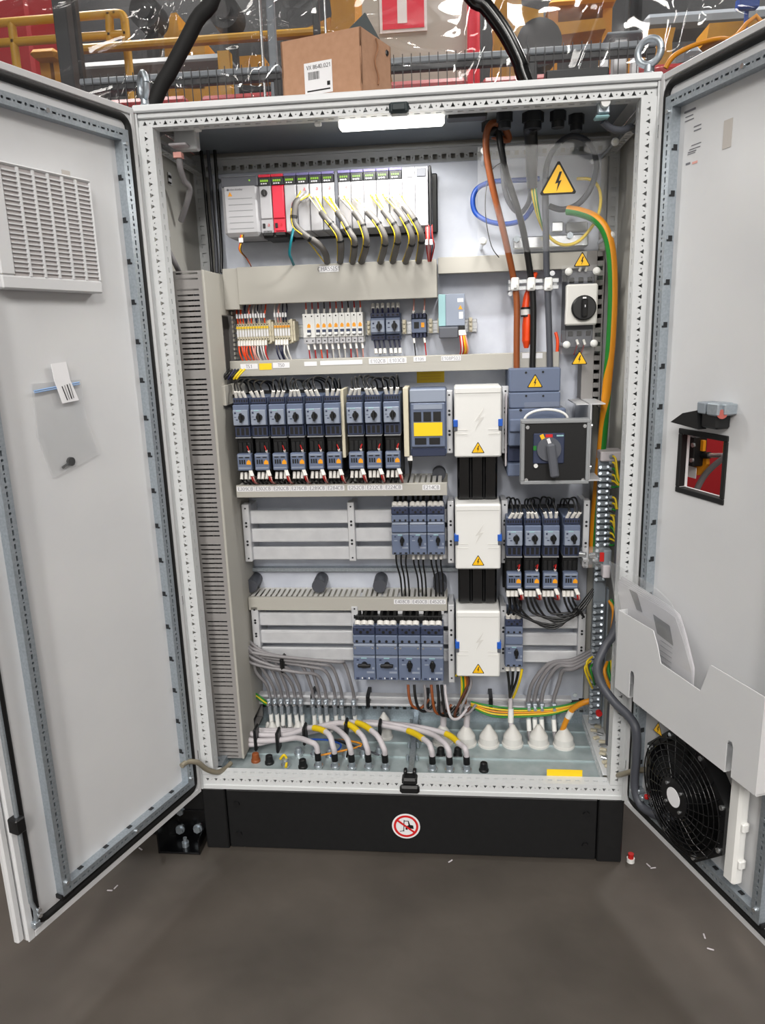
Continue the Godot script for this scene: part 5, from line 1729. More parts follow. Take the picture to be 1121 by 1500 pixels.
func build_starters() -> void:
	var rowA := [Vector3(-0.4482, 1.2603, -0.165), Vector3(-0.398, 1.2592, -0.165), Vector3(-0.3461, 1.2581, -0.165), Vector3(-0.2955, 1.257, -0.165), Vector3(-0.2431, 1.2559, -0.165), Vector3(-0.1919, 1.2548, -0.165), Vector3(-0.1297, 1.2535, -0.165), Vector3(-0.0791, 1.2524, -0.165), Vector3(-0.0277, 1.2513, -0.165)]
	var rowB := [Vector3(0.3077, 0.9222, -0.165), Vector3(0.3584, 0.9219, -0.165), Vector3(0.4091, 0.9215, -0.165), Vector3(0.465, 0.9212, -0.165)]
	var proto := make_starter()
	var spots := []
	for k in 9:
		spots.append([Vector3(rowA[k].x, 1.085, -0.36), "%s blue-grey motor starter from the left in the long upper row" % ORD[k], "%s upper-row starter" % ORD[k], "motor starters in the long upper row"])
	for k in 4:
		spots.append([Vector3(rowB[k].x, 0.733, -0.36), "%s blue-grey motor starter from the left in the group of four at right" % ORD[k], "%s right-group starter" % ORD[k], "motor starters in the right group"])
	for i in spots.size():
		var s: Array = spots[i]
		var p: Vector3 = s[0]
		var right := i > 8
		if i == 0:
			proto.position = p
			proto.set_meta("label", s[1])
			proto.set_meta("group", s[3])
		else:
			copy_of(proto, p, s[1], s[3])
		# black wires looping into the top, with white sleeves
		for q in 3:
			var x := p.x - 0.013 + q * 0.013
			var lean := 0.006 + 0.012 * sin(i * 1.9 + q * 0.5)
			lead("wire", "%s black looped wire on top of the %s" % [LMR[q], s[2]], "wires on top of the %s" % s[2], [Vector3(x, p.y + 0.224, -0.188), Vector3(x - 0.008 * sin(i * 1.9 + q * 0.5), p.y + 0.243, -0.182), Vector3(x - lean, p.y + 0.262 + 0.006 * sin(q * 2.0 + i), -0.20), Vector3(x - lean * 0.4, p.y + 0.270 + 0.004 * sin(q + i * 3.0), -0.235), Vector3(x + lean, p.y + 0.255, -0.28), Vector3(x + lean, p.y + 0.22, -0.31)], 0.0026, M.w_black, 0.021)
		# control leads over and under the contactor
		if not (right and i == 12):
			lead("wire", "short red lead above the contactor of the %s" % s[2], "", [Vector3(p.x + 0.0135, p.y + 0.069, -0.185), Vector3(p.x + 0.013, p.y + 0.079, -0.178), Vector3(p.x + 0.008 + (0.008 if i > 5 else 0.0), p.y + 0.089, -0.184), Vector3(p.x + 0.009, p.y + 0.078, -0.195)], 0.0018, M.w_red, 0.010)
		for q in 2:
			lead("wire", "%s white-sleeved lead below the contactor of the %s" % [["red", "pink"][q], s[2]], "leads below the contactor of the %s" % s[2], [Vector3(p.x + 0.013 + q * 0.004, p.y + 0.020, -0.176), Vector3(p.x + 0.018 + q * 0.005, p.y + 0.006, -0.170), Vector3(p.x + 0.022 + q * 0.004, p.y - 0.014, -0.18), Vector3(p.x + 0.02, p.y - 0.04, -0.27)], 0.0019, M.w_red if q == 0 else M.w_pink, 0.018)
		# motor leads leaving below
		for q in 3:
			var x2 := p.x - 0.015 + q * 0.012
			if not right:
				lead("wire", "%s black white-sleeved motor lead under the %s" % [LMR[q], s[2]], "motor leads under the %s" % s[2], [Vector3(x2, p.y + 0.012, -0.192), Vector3(x2 + 0.001 * sin(i * 3.0 + q), p.y - 0.006, -0.186), Vector3(x2 + 0.002, p.y - 0.02, -0.20), Vector3(x2, p.y - 0.04, -0.28)], 0.0026, M.w_black, 0.02)
			else:
				var e := Vector3(0.5129, 0.7087, -0.2)
				lead("wire", "%s black motor lead curving right under the %s" % [LMR[q], s[2]], "motor leads under the %s" % s[2], [Vector3(x2, p.y + 0.010, -0.190), Vector3(x2 + 0.002, p.y - 0.02, -0.183), Vector3(x2 + 0.02 + 0.006 * q, p.y - 0.055 - 0.006 * q, -0.18), Vector3(lerpf(x2, e.x, 0.55), p.y - 0.088 + 0.018 * (i - 9) - 0.006 * q, -0.175), Vector3(e.x - 0.02, e.y - 0.03 + 0.01 * q, -0.18), Vector3(e.x + 0.02, e.y + 0.02 + 0.008 * q, -0.2)], 0.0032, M.w_black, 0.017)
	var st := newst()
	# white end plates of the busbar field beside the starters
	for d in [[Vector3(-0.166, 1.2504, -0.2).x, 0.009, "thin cream end plate between the sixth and seventh starter"], [Vector3(0.01, 1.2467, -0.2).x, 0.014, "pale upright end plate right of the ninth starter"]]:
		st = newst()
		bx(st, Vector3(d[0] - d[1] / 2, 1.135, -0.30), Vector3(d[0] + d[1] / 2, 1.325, -0.195), 0.001)
		bx(st, Vector3(d[0] - d[1] / 2, 1.16, -0.36), Vector3(d[0] + d[1] / 2, 1.30, -0.30))
		single("end_plate", st, M.cream, d[2], "plate")
	# yellow bundle of leads passing the duct gap at left
	for q in 6:
		sheathed("duct_lead", "%s lead from the left passing between the beige ducts" % ORD[q], "wire", curve([Vector3(-0.5011, 1.3603, -0.2) + Vector3(q * 0.008, 0, 0), Vector3(-0.4926, 1.3695, -0.2) + Vector3(q * 0.0085, 0.004, 0), Vector3(-0.4863, 1.3758, -0.22) + Vector3(q * 0.009, 0.01, 0)], 3), 0.003, [M.w_black, M.w_black, M.w_navy, M.w_black, M.w_yellow, M.w_yellow][q], "leads between the beige ducts")

# ------------------------------------------------------------------ bars, supports and covers
func support(label: String, a: Vector3, b: Vector3, w := 0.018) -> void:
	# upright busbar support between the pixels of its lower and upper end
	var t := thing("busbar_support", label, "support", Vector3(a.x, a.y, -0.36), "busbar supports")
	var st := newst()
	var zf := a.z
	bx(st, Vector3(a.x - w / 2, a.y, zf - 0.03), Vector3(a.x + w / 2, b.y, zf), 0.0015)
	bx(st, Vector3(a.x - w / 2 + 0.002, a.y + 0.01, -0.361), Vector3(a.x + w / 2 - 0.002, b.y - 0.01, zf - 0.03))
	part(t, "post", st, M.alu)
	var h := b.y - a.y
	for y in [0.06, 0.3, 0.36, 0.62, 0.68, 0.93]:
		st = newst()
		cyl(st, Vector3(a.x, a.y + h * y, zf), Vector3(a.x, a.y + h * y, zf + 0.0012), 0.0036 if y > 0.2 and y < 0.8 else 0.0028, 10)
		part(t, "screw", st, M.steel_dark)

func build_busbar_field() -> void:
	var st := newst()
	# bars with their pale covers
	for d in [["middle", Vector3(-0.4779, 0.9453, -0.28), Vector3(0.129, 0.9401, -0.28), [Vector3(-0.2977, 0.9639, -0.275), Vector3(-0.3, 0.9239, -0.275), Vector3(-0.3009, 0.908, -0.275), Vector3(-0.3032, 0.8664, -0.275), Vector3(-0.3041, 0.8503, -0.275), Vector3(-0.3063, 0.8103, -0.275)]], ["lower left", Vector3(-0.4813, 0.6081, -0.28), Vector3(0.1258, 0.6115, -0.28), [Vector3(-0.3159, 0.6381, -0.275), Vector3(-0.3183, 0.5952, -0.275), Vector3(-0.3192, 0.5793, -0.275), Vector3(-0.3216, 0.5358, -0.275), Vector3(-0.3224, 0.522, -0.275), Vector3(-0.3247, 0.4804, -0.275)]], ["lower right", Vector3(0.295, 0.5904, -0.28), Vector3(0.5283, 0.592, -0.28), [Vector3(0.4119, 0.6283, -0.275), Vector3(0.4127, 0.5911, -0.275), Vector3(0.413, 0.5756, -0.275), Vector3(0.4138, 0.5357, -0.275), Vector3(0.4141, 0.5179, -0.275), Vector3(0.4149, 0.4797, -0.275)]]]:
		for k in 3:
			var y1: float = d[3][k * 2].y
			var y0: float = d[3][k * 2 + 1].y
			st = newst()
			bx(st, Vector3(d[1].x, y0, -0.288), Vector3(d[2].x, y1, -0.276), 0.002)
			bx(st, Vector3(d[1].x + 0.01, y0 + 0.006, -0.276), Vector3(d[2].x - 0.01, y0 + 0.0075, -0.2753))
			bx(st, Vector3(d[1].x + 0.01, y1 - 0.0075, -0.276), Vector3(d[2].x - 0.01, y1 - 0.006, -0.2753))
			single("busbar", st, M.alu, "%s pale flat busbar from the top in the %s field" % [ORD[k], d[0]], "busbar", "flat busbars in the %s field" % d[0])
	support("upright busbar support at the left end of the middle field", Vector3(-0.4827, 0.8089, -0.26), Vector3(-0.4693, 0.988, -0.26), 0.022)
	support("upright busbar support halfway along the middle field", Vector3(-0.1641, 0.8103, -0.26), Vector3(-0.1567, 0.991, -0.26), 0.02)
	support("upright busbar support between middle breakers and white cover", Vector3(0.1298, 0.8095, -0.24), Vector3(0.1316, 0.9966, -0.24))
	support("upright busbar support right of the second white cover", Vector3(0.2845, 0.8092, -0.24), Vector3(0.2832, 0.997, -0.24))
	support("upright busbar support at the left end of the lower field", Vector3(-0.4777, 0.5249, -0.26), Vector3(-0.4677, 0.6634, -0.26), 0.022)
	support("upright busbar support at the far end of the lower right bars", Vector3(0.5165, 0.479, -0.26), Vector3(0.5114, 0.6434, -0.26), 0.022)
	support("upright busbar support between big breakers and the lowest white cover", Vector3(0.1283, 0.4273, -0.24), Vector3(0.1306, 0.6798, -0.24))
	support("upright busbar support left of the first white cover", Vector3(0.129, 1.1355, -0.24), Vector3(0.1308, 1.3117, -0.24))
	support("upright busbar support right of the first white cover", Vector3(0.2841, 1.1329, -0.24), Vector3(0.2827, 1.3192, -0.24))
	support("upright busbar support right of the lowest white cover", Vector3(0.2829, 0.4633, -0.24), Vector3(0.2815, 0.676, -0.24))
	support("upright busbar support right of the four starters", Vector3(0.5149, 0.7983, -0.24), Vector3(0.5086, 0.9946, -0.24))
	support("upright busbar support behind the big breakers' wires", Vector3(-0.1646, 0.5753, -0.255), Vector3(-0.1609, 0.6665, -0.255), 0.02)
	# white fuse covers
	var spots := [[1.325, 1.133, "topmost white cover with warning triangle in the middle column"], [1.0, 0.81, "middle one of the three white covers with warning triangle"], [0.683, 0.477, "lowest white cover with warning triangle, beside the big breakers"]]
	for k in 3:
		var y1: float = spots[k][0]
		var y0: float = spots[k][1]
		var x0 := 0.143
		var x1 := 0.27
		var t := thing("busbar_cover", spots[k][2], "cover", Vector3(0.2065, y0, -0.36), "white busbar covers")
		st = newst()
		bx(st, Vector3(x0, y0, -0.29), Vector3(x1, y1, -0.18), 0.004)
		bx(st, Vector3(x0 + 0.01, y0 + 0.01, -0.361), Vector3(x1 - 0.01, y1 - 0.01, -0.29))
		part(t, "box", st, M.white)
		st = newst()
		bx(st, Vector3(x0 + 0.002, y1 - 0.018, -0.181), Vector3(x1 - 0.002, y1 - 0.003, -0.178), 0.0015)
		part(t, "upper_lip", st, M.white)
		st = newst()
		var ym := lerpf(y0, y1, 0.36)
		for s in [-1.0, 1.0]:
			var cx: float = (x0 + x1) / 2 + s * 0.044
			for q in 2:
				bx(st, Vector3(cx - 0.016, ym - 0.006 + q * 0.012, -0.18), Vector3(cx + 0.016, ym - 0.0048 + q * 0.012, -0.179))
		prism(st, PackedVector2Array([Vector2(0.012, 0.03), Vector2(-0.012, -0.006), Vector2(-0.001, -0.003), Vector2(-0.012, -0.03), Vector2(0.012, 0.006), Vector2(0.001, 0.003)]), 0.0008, Transform3D(Basis(), Vector3((x0 + x1) / 2 + 0.004, lerpf(y0, y1, 0.55), -0.18)))
		stuff(part(t, "embossing", st, M.white_soft))
		for s in [-1.0, 1.0]:
			var cx2: float = x0 + 0.003 if s < 0 else x1 - 0.003
			st = newst()
			bx(st, Vector3(cx2 - 0.006, lerpf(y0, y1, 0.44), -0.2), Vector3(cx2 + 0.006, lerpf(y0, y1, 0.54), -0.176), 0.001)
			var lt := part(t, "latch", st, M.blue)
			st = newst()
			bx(st, Vector3(cx2 - 0.005, lerpf(y0, y1, 0.38), -0.2), Vector3(cx2 + 0.005, lerpf(y0, y1, 0.439), -0.177), 0.001)
			part(lt, "latch_slot", st, M.plc_dark)
		warning(t, Vector3((x0 + x1) / 2, y0 + 0.022, -0.1795), 0.034)
	# black ribbed covers between them
	for d in [[1.132, 1.002, "black ribbed busbar cover between the first and second white cover"], [0.809, 0.688, "black ribbed busbar cover between the second and third white cover"]]:
		var t := thing("ribbed_cover", d[2], "cover", Vector3(0.2065, d[1], -0.36))
		st = newst()
		bx(st, Vector3(0.150, d[1], -0.30), Vector3(0.263, d[0], -0.24), 0.002)
		bx(st, Vector3(0.155, d[1], -0.361), Vector3(0.258, d[0], -0.30))
		part(t, "shell", st, M.black)
		for q in 3:
			st = newst()
			bx(st, Vector3(0.152 + q * 0.0373, d[1] + 0.001, -0.24), Vector3(0.1865 + q * 0.0373, d[0] - 0.001, -0.231), 0.004)
			part(t, "rib", st, M.black_gloss)
	# zinc cross rail and dark standoffs behind the lower duct
	st = newst()
	bx(st, Vector3(-0.5, 0.752, -0.361), Vector3(0.16, 0.764, -0.338), 0.001)
	single("cross_rail", st, M.zinc, "narrow zinc cross rail above the lower duct", "rail")
	var names := ["leftmost", "second", "third", "rightmost"]
	var px := [Vector3(-0.4933, 0.725, -0.3), Vector3(-0.2794, 0.7252, -0.3), Vector3(-0.0903, 0.7253, -0.3), Vector3(0.0938, 0.7297, -0.3)]
	for k in 4:
		st = newst()
		cyl(st, Vector3(px[k].x, 0.722, -0.361), Vector3(px[k].x + 0.002, 0.722, -0.285), 0.021, 16)
		single("rubber_standoff", st, M.w_dgrey, "%s round dark grommet behind the lower duct" % names[k], "grommet", "round grommets behind the lower duct")
	# grommet behind the starter duct
	st = newst()
	var gp := Vector3(0.096, 1.0535, -0.3)
	cyl(st, Vector3(gp.x, 1.06, -0.361), Vector3(gp.x, 1.06, -0.32), 0.02, 16)
	single("rubber_standoff", st, M.w_dgrey, "round dark grommet behind the right end of the starter duct", "grommet")

# ------------------------------------------------------------------ moulded-case breakers
func mccb(x: float, w: float, y0: float, h: float, zf: float, label: String, group: String, upright: bool, big: bool) -> Node3D:
	var t := thing("circuit_breaker", label, "breaker", Vector3(x + w / 2, y0, -0.36), group)
	var st := newst()
	bx(st, Vector3(x, y0, -0.29), Vector3(x + w - 0.0012, y0 + h, zf - 0.022), 0.002)
	bx(st, Vector3(x + 0.004, y0 + 0.01, -0.361), Vector3(x + w - 0.005, y0 + h - 0.01, -0.29))
	part(t, "case", st, M.titan)
	st = newst()
	bx(st, Vector3(x + 0.0005, y0 + h * 0.86, zf - 0.03), Vector3(x + w - 0.0017, y0 + h * 0.995, zf - 0.012), 0.002)
	part(t, "top_block", st, M.titan_dark)
	st = newst()
	bx(st, Vector3(x + 0.0005, y0 + h * 0.71, zf - 0.022), Vector3(x + w - 0.0017, y0 + h * 0.85, zf - 0.008), 0.002)
	part(t, "terminal_block", st, M.titan)
	st = newst()
	for q in 2:
		cyl(st, Vector3(x + w * (0.36 + 0.3 * q), y0 + h * 0.905, zf - 0.012), Vector3(x + w * (0.36 + 0.3 * q), y0 + h * 0.905, zf - 0.0112), w * 0.072, 10)
	for q in 3:
		cyl(st, Vector3(x + w * (0.2 + 0.3 * q), y0 + h * 0.95, zf - 0.012), Vector3(x + w * (0.2 + 0.3 * q), y0 + h * 0.95, zf - 0.0112), w * 0.045, 8)
		cyl(st, Vector3(x + w * (0.18 + 0.31 * q), y0 + h * 0.745, zf - 0.008), Vector3(x + w * (0.18 + 0.31 * q), y0 + h * 0.745, zf - 0.0072), w * 0.062, 10)
	part(t, "screw_hole", st, M.ink)
	st = newst()
	bx(st, Vector3(x + 0.002, y0 + h * 0.655, zf - 0.022), Vector3(x + w - 0.003, y0 + h * 0.70, zf - 0.004), 0.0015)
	part(t, "light_strip", st, M.titan_light)
	st = newst()
	bx(st, Vector3(x + 0.0005, y0 + h * 0.5, zf - 0.022), Vector3(x + w - 0.0017, y0 + h * 0.65, zf - 0.004), 0.0015)
	bx(st, Vector3(x + 0.0005, y0 + h * 0.04, zf - 0.022), Vector3(x + w - 0.0017, y0 + h * 0.46, zf), 0.002)
	var f := part(t, "front_cover", st, M.titan)
	st = newst()
	bx(st, Vector3(x + 0.001, y0 + h * 0.462, zf - 0.02), Vector3(x + w - 0.002, y0 + h * 0.48, zf + 0.0004))
	part(f, "pale_line", st, M.titan_light)
	st = newst()
	bb(st, Vector3(x + w * 0.48, y0 + h * 0.455, zf), Vector3(w * 0.25, h * 0.02, 0.001))
	part(f, "teal_mark", st, M.teal)
	var c := Vector3(x + w * 0.6 - (0.1 * w if big else 0.0), y0 + h * (0.35 if not big else 0.34), zf)
	st = newst()
	cyl(st, c, c + Vector3(0, 0, 0.006), w * 0.13, 14)
	if upright:
		bb(st, c + Vector3(0, 0, 0.011), Vector3(w * 0.13, h * 0.19, 0.012), 0.002)
		bb(st, c + Vector3(0, 0, 0.011), Vector3(w * 0.22, h * 0.09, 0.010), 0.003)
	else:
		bb(st, c + Vector3(0, 0, 0.011), Vector3(w * 0.56, h * 0.05, 0.012), 0.002)
		bb(st, c + Vector3(0, 0, 0.011), Vector3(w * 0.3, h * 0.075, 0.010), 0.003)
	part(t, "knob", st, M.black)
	st = newst()
	bb(st, Vector3(x + w * 0.21, y0 + h * 0.42, zf), Vector3(w * 0.1, h * 0.025, 0.0012))
	part(f, "trip_mark", st, M.titan_dark)
	st = newst()
	bb(st, Vector3(x + w * 0.76, y0 + h * 0.19, zf), Vector3(w * 0.34, h * 0.035, 0.001))
	bb(st, Vector3(x + w * 0.88, y0 + h * 0.265, zf), Vector3(w * 0.1, h * 0.04, 0.001))
	bb(st, Vector3(x + w * 0.24, y0 + h * 0.34, zf), Vector3(w * 0.18, h * 0.02, 0.001))
	stuff(part(f, "print", st, M.titan_light))
	st = newst()
	for q in 3:
		bb(st, Vector3(x + w * (0.18 + 0.31 * q), y0 + h * 0.075, zf), Vector3(w * 0.14, h * 0.03, 0.0012))
	part(f, "lower_opening", st, M.titan_dark if big else M.ink)
	if big:
		for q in 2:
			st = newst()
			cyl(st, Vector3(x + w * (0.1 + 0.77 * q), y0 + h * 0.635, zf - 0.004), Vector3(x + w * (0.1 + 0.77 * q), y0 + h * 0.635, zf - 0.002), w * 0.045, 8)
			part(f, "screw", st, M.bright)
		for q in 2:
			st = newst()
			bb(st, Vector3(x + w * (0.38 + 0.3 * q), y0 + h * 0.08, zf), Vector3(w * 0.05, h * 0.03, 0.0014))
			part(f, "white_dot", st, M.label)
	return t

func build_breakers() -> void:
	var a := Vector3(-0.0403, 0.837, -0.2)
	for k in 3:
		var x := a.x + k * 0.0514
		mccb(x, 0.0514, 0.842, 0.143, -0.2, "%s of three blue-grey breakers standing on the middle busbars" % ["left", "middle", "right"][k], "three breakers on the middle busbars", true, false)
		for q in 3:
			var xx := x + 0.009 + q * 0.0155
			lead("wire", "%s black white-sleeved wire on top of the %s of the three breakers" % [LMR[q], LMR[k]], "wires on top of the %s middle breaker" % ["left", "centre", "right"][k], [Vector3(xx, 0.984, -0.225), Vector3(xx, 0.993, -0.24), Vector3(xx + 0.001, 1.007, -0.256), Vector3(xx, 1.022, -0.272)], 0.0045, M.w_black, 0.016)
			lead("wire", "%s thin black wire hanging from the %s of the three breakers" % [LMR[q], LMR[k]], "wires under the %s middle breaker" % ["left", "centre", "right"][k], [Vector3(xx, 0.842, -0.235), Vector3(xx + 0.001 - 0.002 * q, 0.81, -0.235), Vector3(xx + 0.010 - 0.004 * q, 0.76, -0.25), Vector3(xx + 0.011 - 0.004 * q, 0.69, -0.28)], 0.0026, M.w_black, 0.018 if k > 0 else 0.0)
	var b := Vector3(-0.1671, 0.4407, -0.2)
	for k in 4:
		var x := b.x + k * 0.0683
		mccb(x, 0.0683, 0.445, 0.174, -0.2, "%s of four large blue-grey breakers in the lowest row, %s knob" % [["leftmost", "second", "third", "rightmost"][k], "level" if k < 2 else "upright"], "four large breakers in the lowest row", k > 1, true)
		for q in 3:
			var xx := x + 0.014 + q * 0.0195
			lead("wire", "%s thick black wire entering the %s large breaker from above" % [LMR[q], ORD[k]], "wires on top of the %s large breaker" % ORD[k], [Vector3(xx, 0.618, -0.228), Vector3(xx + 0.001, 0.632, -0.241), Vector3(xx + 0.003, 0.645, -0.258), Vector3(xx + 0.004, 0.654, -0.268)], 0.0055, M.w_black, 0.013)
	# black terminal shroud above the four large breakers
	var st := newst()
	bx(st, Vector3(b.x + 0.006, 0.615, -0.29), Vector3(b.x + 0.268, 0.642, -0.243), 0.002)
	single("terminal_shroud", st, M.black, "black terminal shroud along the top of the four large breakers", "shroud")
	st = newst()
	for k in 5:
		bx(st, Vector3(b.x + 0.01 + k * 0.062, 0.640, -0.32), Vector3(b.x + 0.026 + k * 0.062, 0.69, -0.262), 0.001)
	single("bar_adapter", st, M.alu, "pale bar adapters behind the wires above the large breakers", "adapter")
	# cables leaving below the two right ones
	var low := [[600, 607, M.w_brown], [610, 615, M.w_black], [622, 620, M.w_grey], [630, 632, M.w_brown], [640, 646, M.w_black], [647, 654, M.w_black], [655, 660, M.w_lgrey], [659, 668, M.w_dbrown], [664, 676, M.w_grey]]
	var ends := [Vector3(0.013, 0.3626, -0.22), Vector3(0.0317, 0.3537, -0.22), Vector3(0.0526, 0.3541, -0.22), Vector3(0.0817, 0.3454, -0.22), Vector3(0.0944, 0.3465, -0.21), Vector3(0.113, 0.3423, -0.21), Vector3(0.1275, 0.3412, -0.2), Vector3(0.1399, 0.3373, -0.22), Vector3(0.1566, 0.3468, -0.22)]
	var tops := [Vector3(-0.0043, 0.4285, -0.22), Vector3(0.0144, 0.4288, -0.22), Vector3(0.0456, 0.4292, -0.22), Vector3(0.0663, 0.4296, -0.22), Vector3(0.085, 0.4298, -0.22), Vector3(0.0974, 0.43, -0.22), Vector3(0.1077, 0.4302, -0.22), Vector3(0.1741, 0.4618, -0.24), Vector3(0.1823, 0.4552, -0.24)]
	for k in 9:
		var p0: Vector3 = tops[k]
		var e: Vector3 = ends[k]
		sheathed("motor_cable", "%s cable core from the left curling below the large breakers" % ORD[k], "cable", curve([p0, p0 + Vector3(0.003, -0.035, 0.01), e + Vector3(-0.004, 0.0, 0.01), e + Vector3(0.02, -0.012, 0.0), e + Vector3(0.045, 0.008, -0.02)], 5), 0.0044, low[k][2], "cable cores below the large breakers")
	# single breaker at the right
	var c := Vector3(0.2861, 0.4936, -0.2)
	mccb(c.x, 0.0535, 0.494, 0.152, -0.2, "single blue-grey breaker at the left end of the lower right bars", "", true, false)
	for q in 3:
		var xx := c.x + 0.009 + q * 0.0155
		lead("wire", "%s black wire entering the single right breaker from above" % LMR[q], "wires on top of the single right breaker", [Vector3(xx, 0.646, -0.222), Vector3(xx + 0.001, 0.662, -0.218), Vector3(xx + 0.006, 0.69, -0.225), Vector3(xx + 0.004, 0.73, -0.28)], 0.0042, M.w_black, 0.013)
		lead("wire", "%s black wire leaving the single right breaker downwards" % LMR[q], "wires under the single right breaker", [Vector3(xx, 0.494, -0.23), Vector3(xx + 0.001, 0.47, -0.228), Vector3(xx - 0.006 * q + 0.006, 0.43, -0.235), Vector3(c.x + 0.02, 0.37, -0.26)], 0.004, M.w_black, 0.018)
	sheathed("earth_wire", "green-yellow wire under the single breaker at right", "wire", curve([Vector3(0.338, 0.4847, -0.22), Vector3(0.3323, 0.4514, -0.22), Vector3(0.3244, 0.4075, -0.24), Vector3(0.3161, 0.3696, -0.26)], 4), 0.004, M.w_yellow)

# ------------------------------------------------------------------ upper right: incoming cables, clear covers, isolator
# two-coloured insulation: one half of the round in each colour
func striped(called: String, label: String, category: String, pts: PackedVector3Array, r: float, a: Material, b: Material, flip := false, turn_at := 2.0) -> Node3D:
	var o := thing(called, label, category, pts[pts.size() - 1])
	var n := 12
	var m := pts.size()
	var t0 := (pts[1] - pts[0]).normalized()
	var x := Vector3(0, 0, 1)
	x = (x - t0 * x.dot(t0)).normalized()
	var rings := []
	var nrm := []
	for i in m:
		var t := (pts[mini(i + 1, m - 1)] - pts[maxi(i - 1, 0)]).normalized()
		x = (x - t * x.dot(t)).normalized()
		var y := t.cross(x)
		var ring := PackedVector3Array()
		var nr := PackedVector3Array()
		for j in n:
			var ang := TAU * j / n + PI * smoothstep(turn_at, turn_at + 0.15, float(i) / m)
			var d := x * cos(ang) + y * sin(ang)
			ring.append(pts[i] + d * r)
			nr.append(d)
		rings.append(ring)
		nrm.append(nr)
	for half in 2:
		var st := newst()
		for i in m - 1:
			for jj in n / 2:
				var j := jj + half * n / 2
				var k := (j + 1) % n
				trin(st, rings[i][j], rings[i][k], rings[i + 1][k], nrm[i][j], nrm[i][k], nrm[i + 1][k])
				trin(st, rings[i][j], rings[i + 1][k], rings[i + 1][j], nrm[i][j], nrm[i + 1][k], nrm[i + 1][j])
		part(o, "stripe", st, a if (half == 0) != flip else b)
	return o

func cap(t: Node3D, c: Vector3, r: float, back: float) -> void:
	var st := newst()
	cyl(st, Vector3(c.x, c.y, back), c, r * 0.5, 10)
	var s := part(t, "standoff", st, M.bright)
	st = newst()
	lathe(st, Transform3D(Basis(Vector3.RIGHT, Vector3(0, 0, 1), Vector3.DOWN), c), [Vector2(0, 0), Vector2(r, 0), Vector2(r, r * 0.5), Vector2(r * 0.6, r * 0.95), Vector2(0, r * 1.05)], 14)
	part(s, "white_cap", st, M.white)

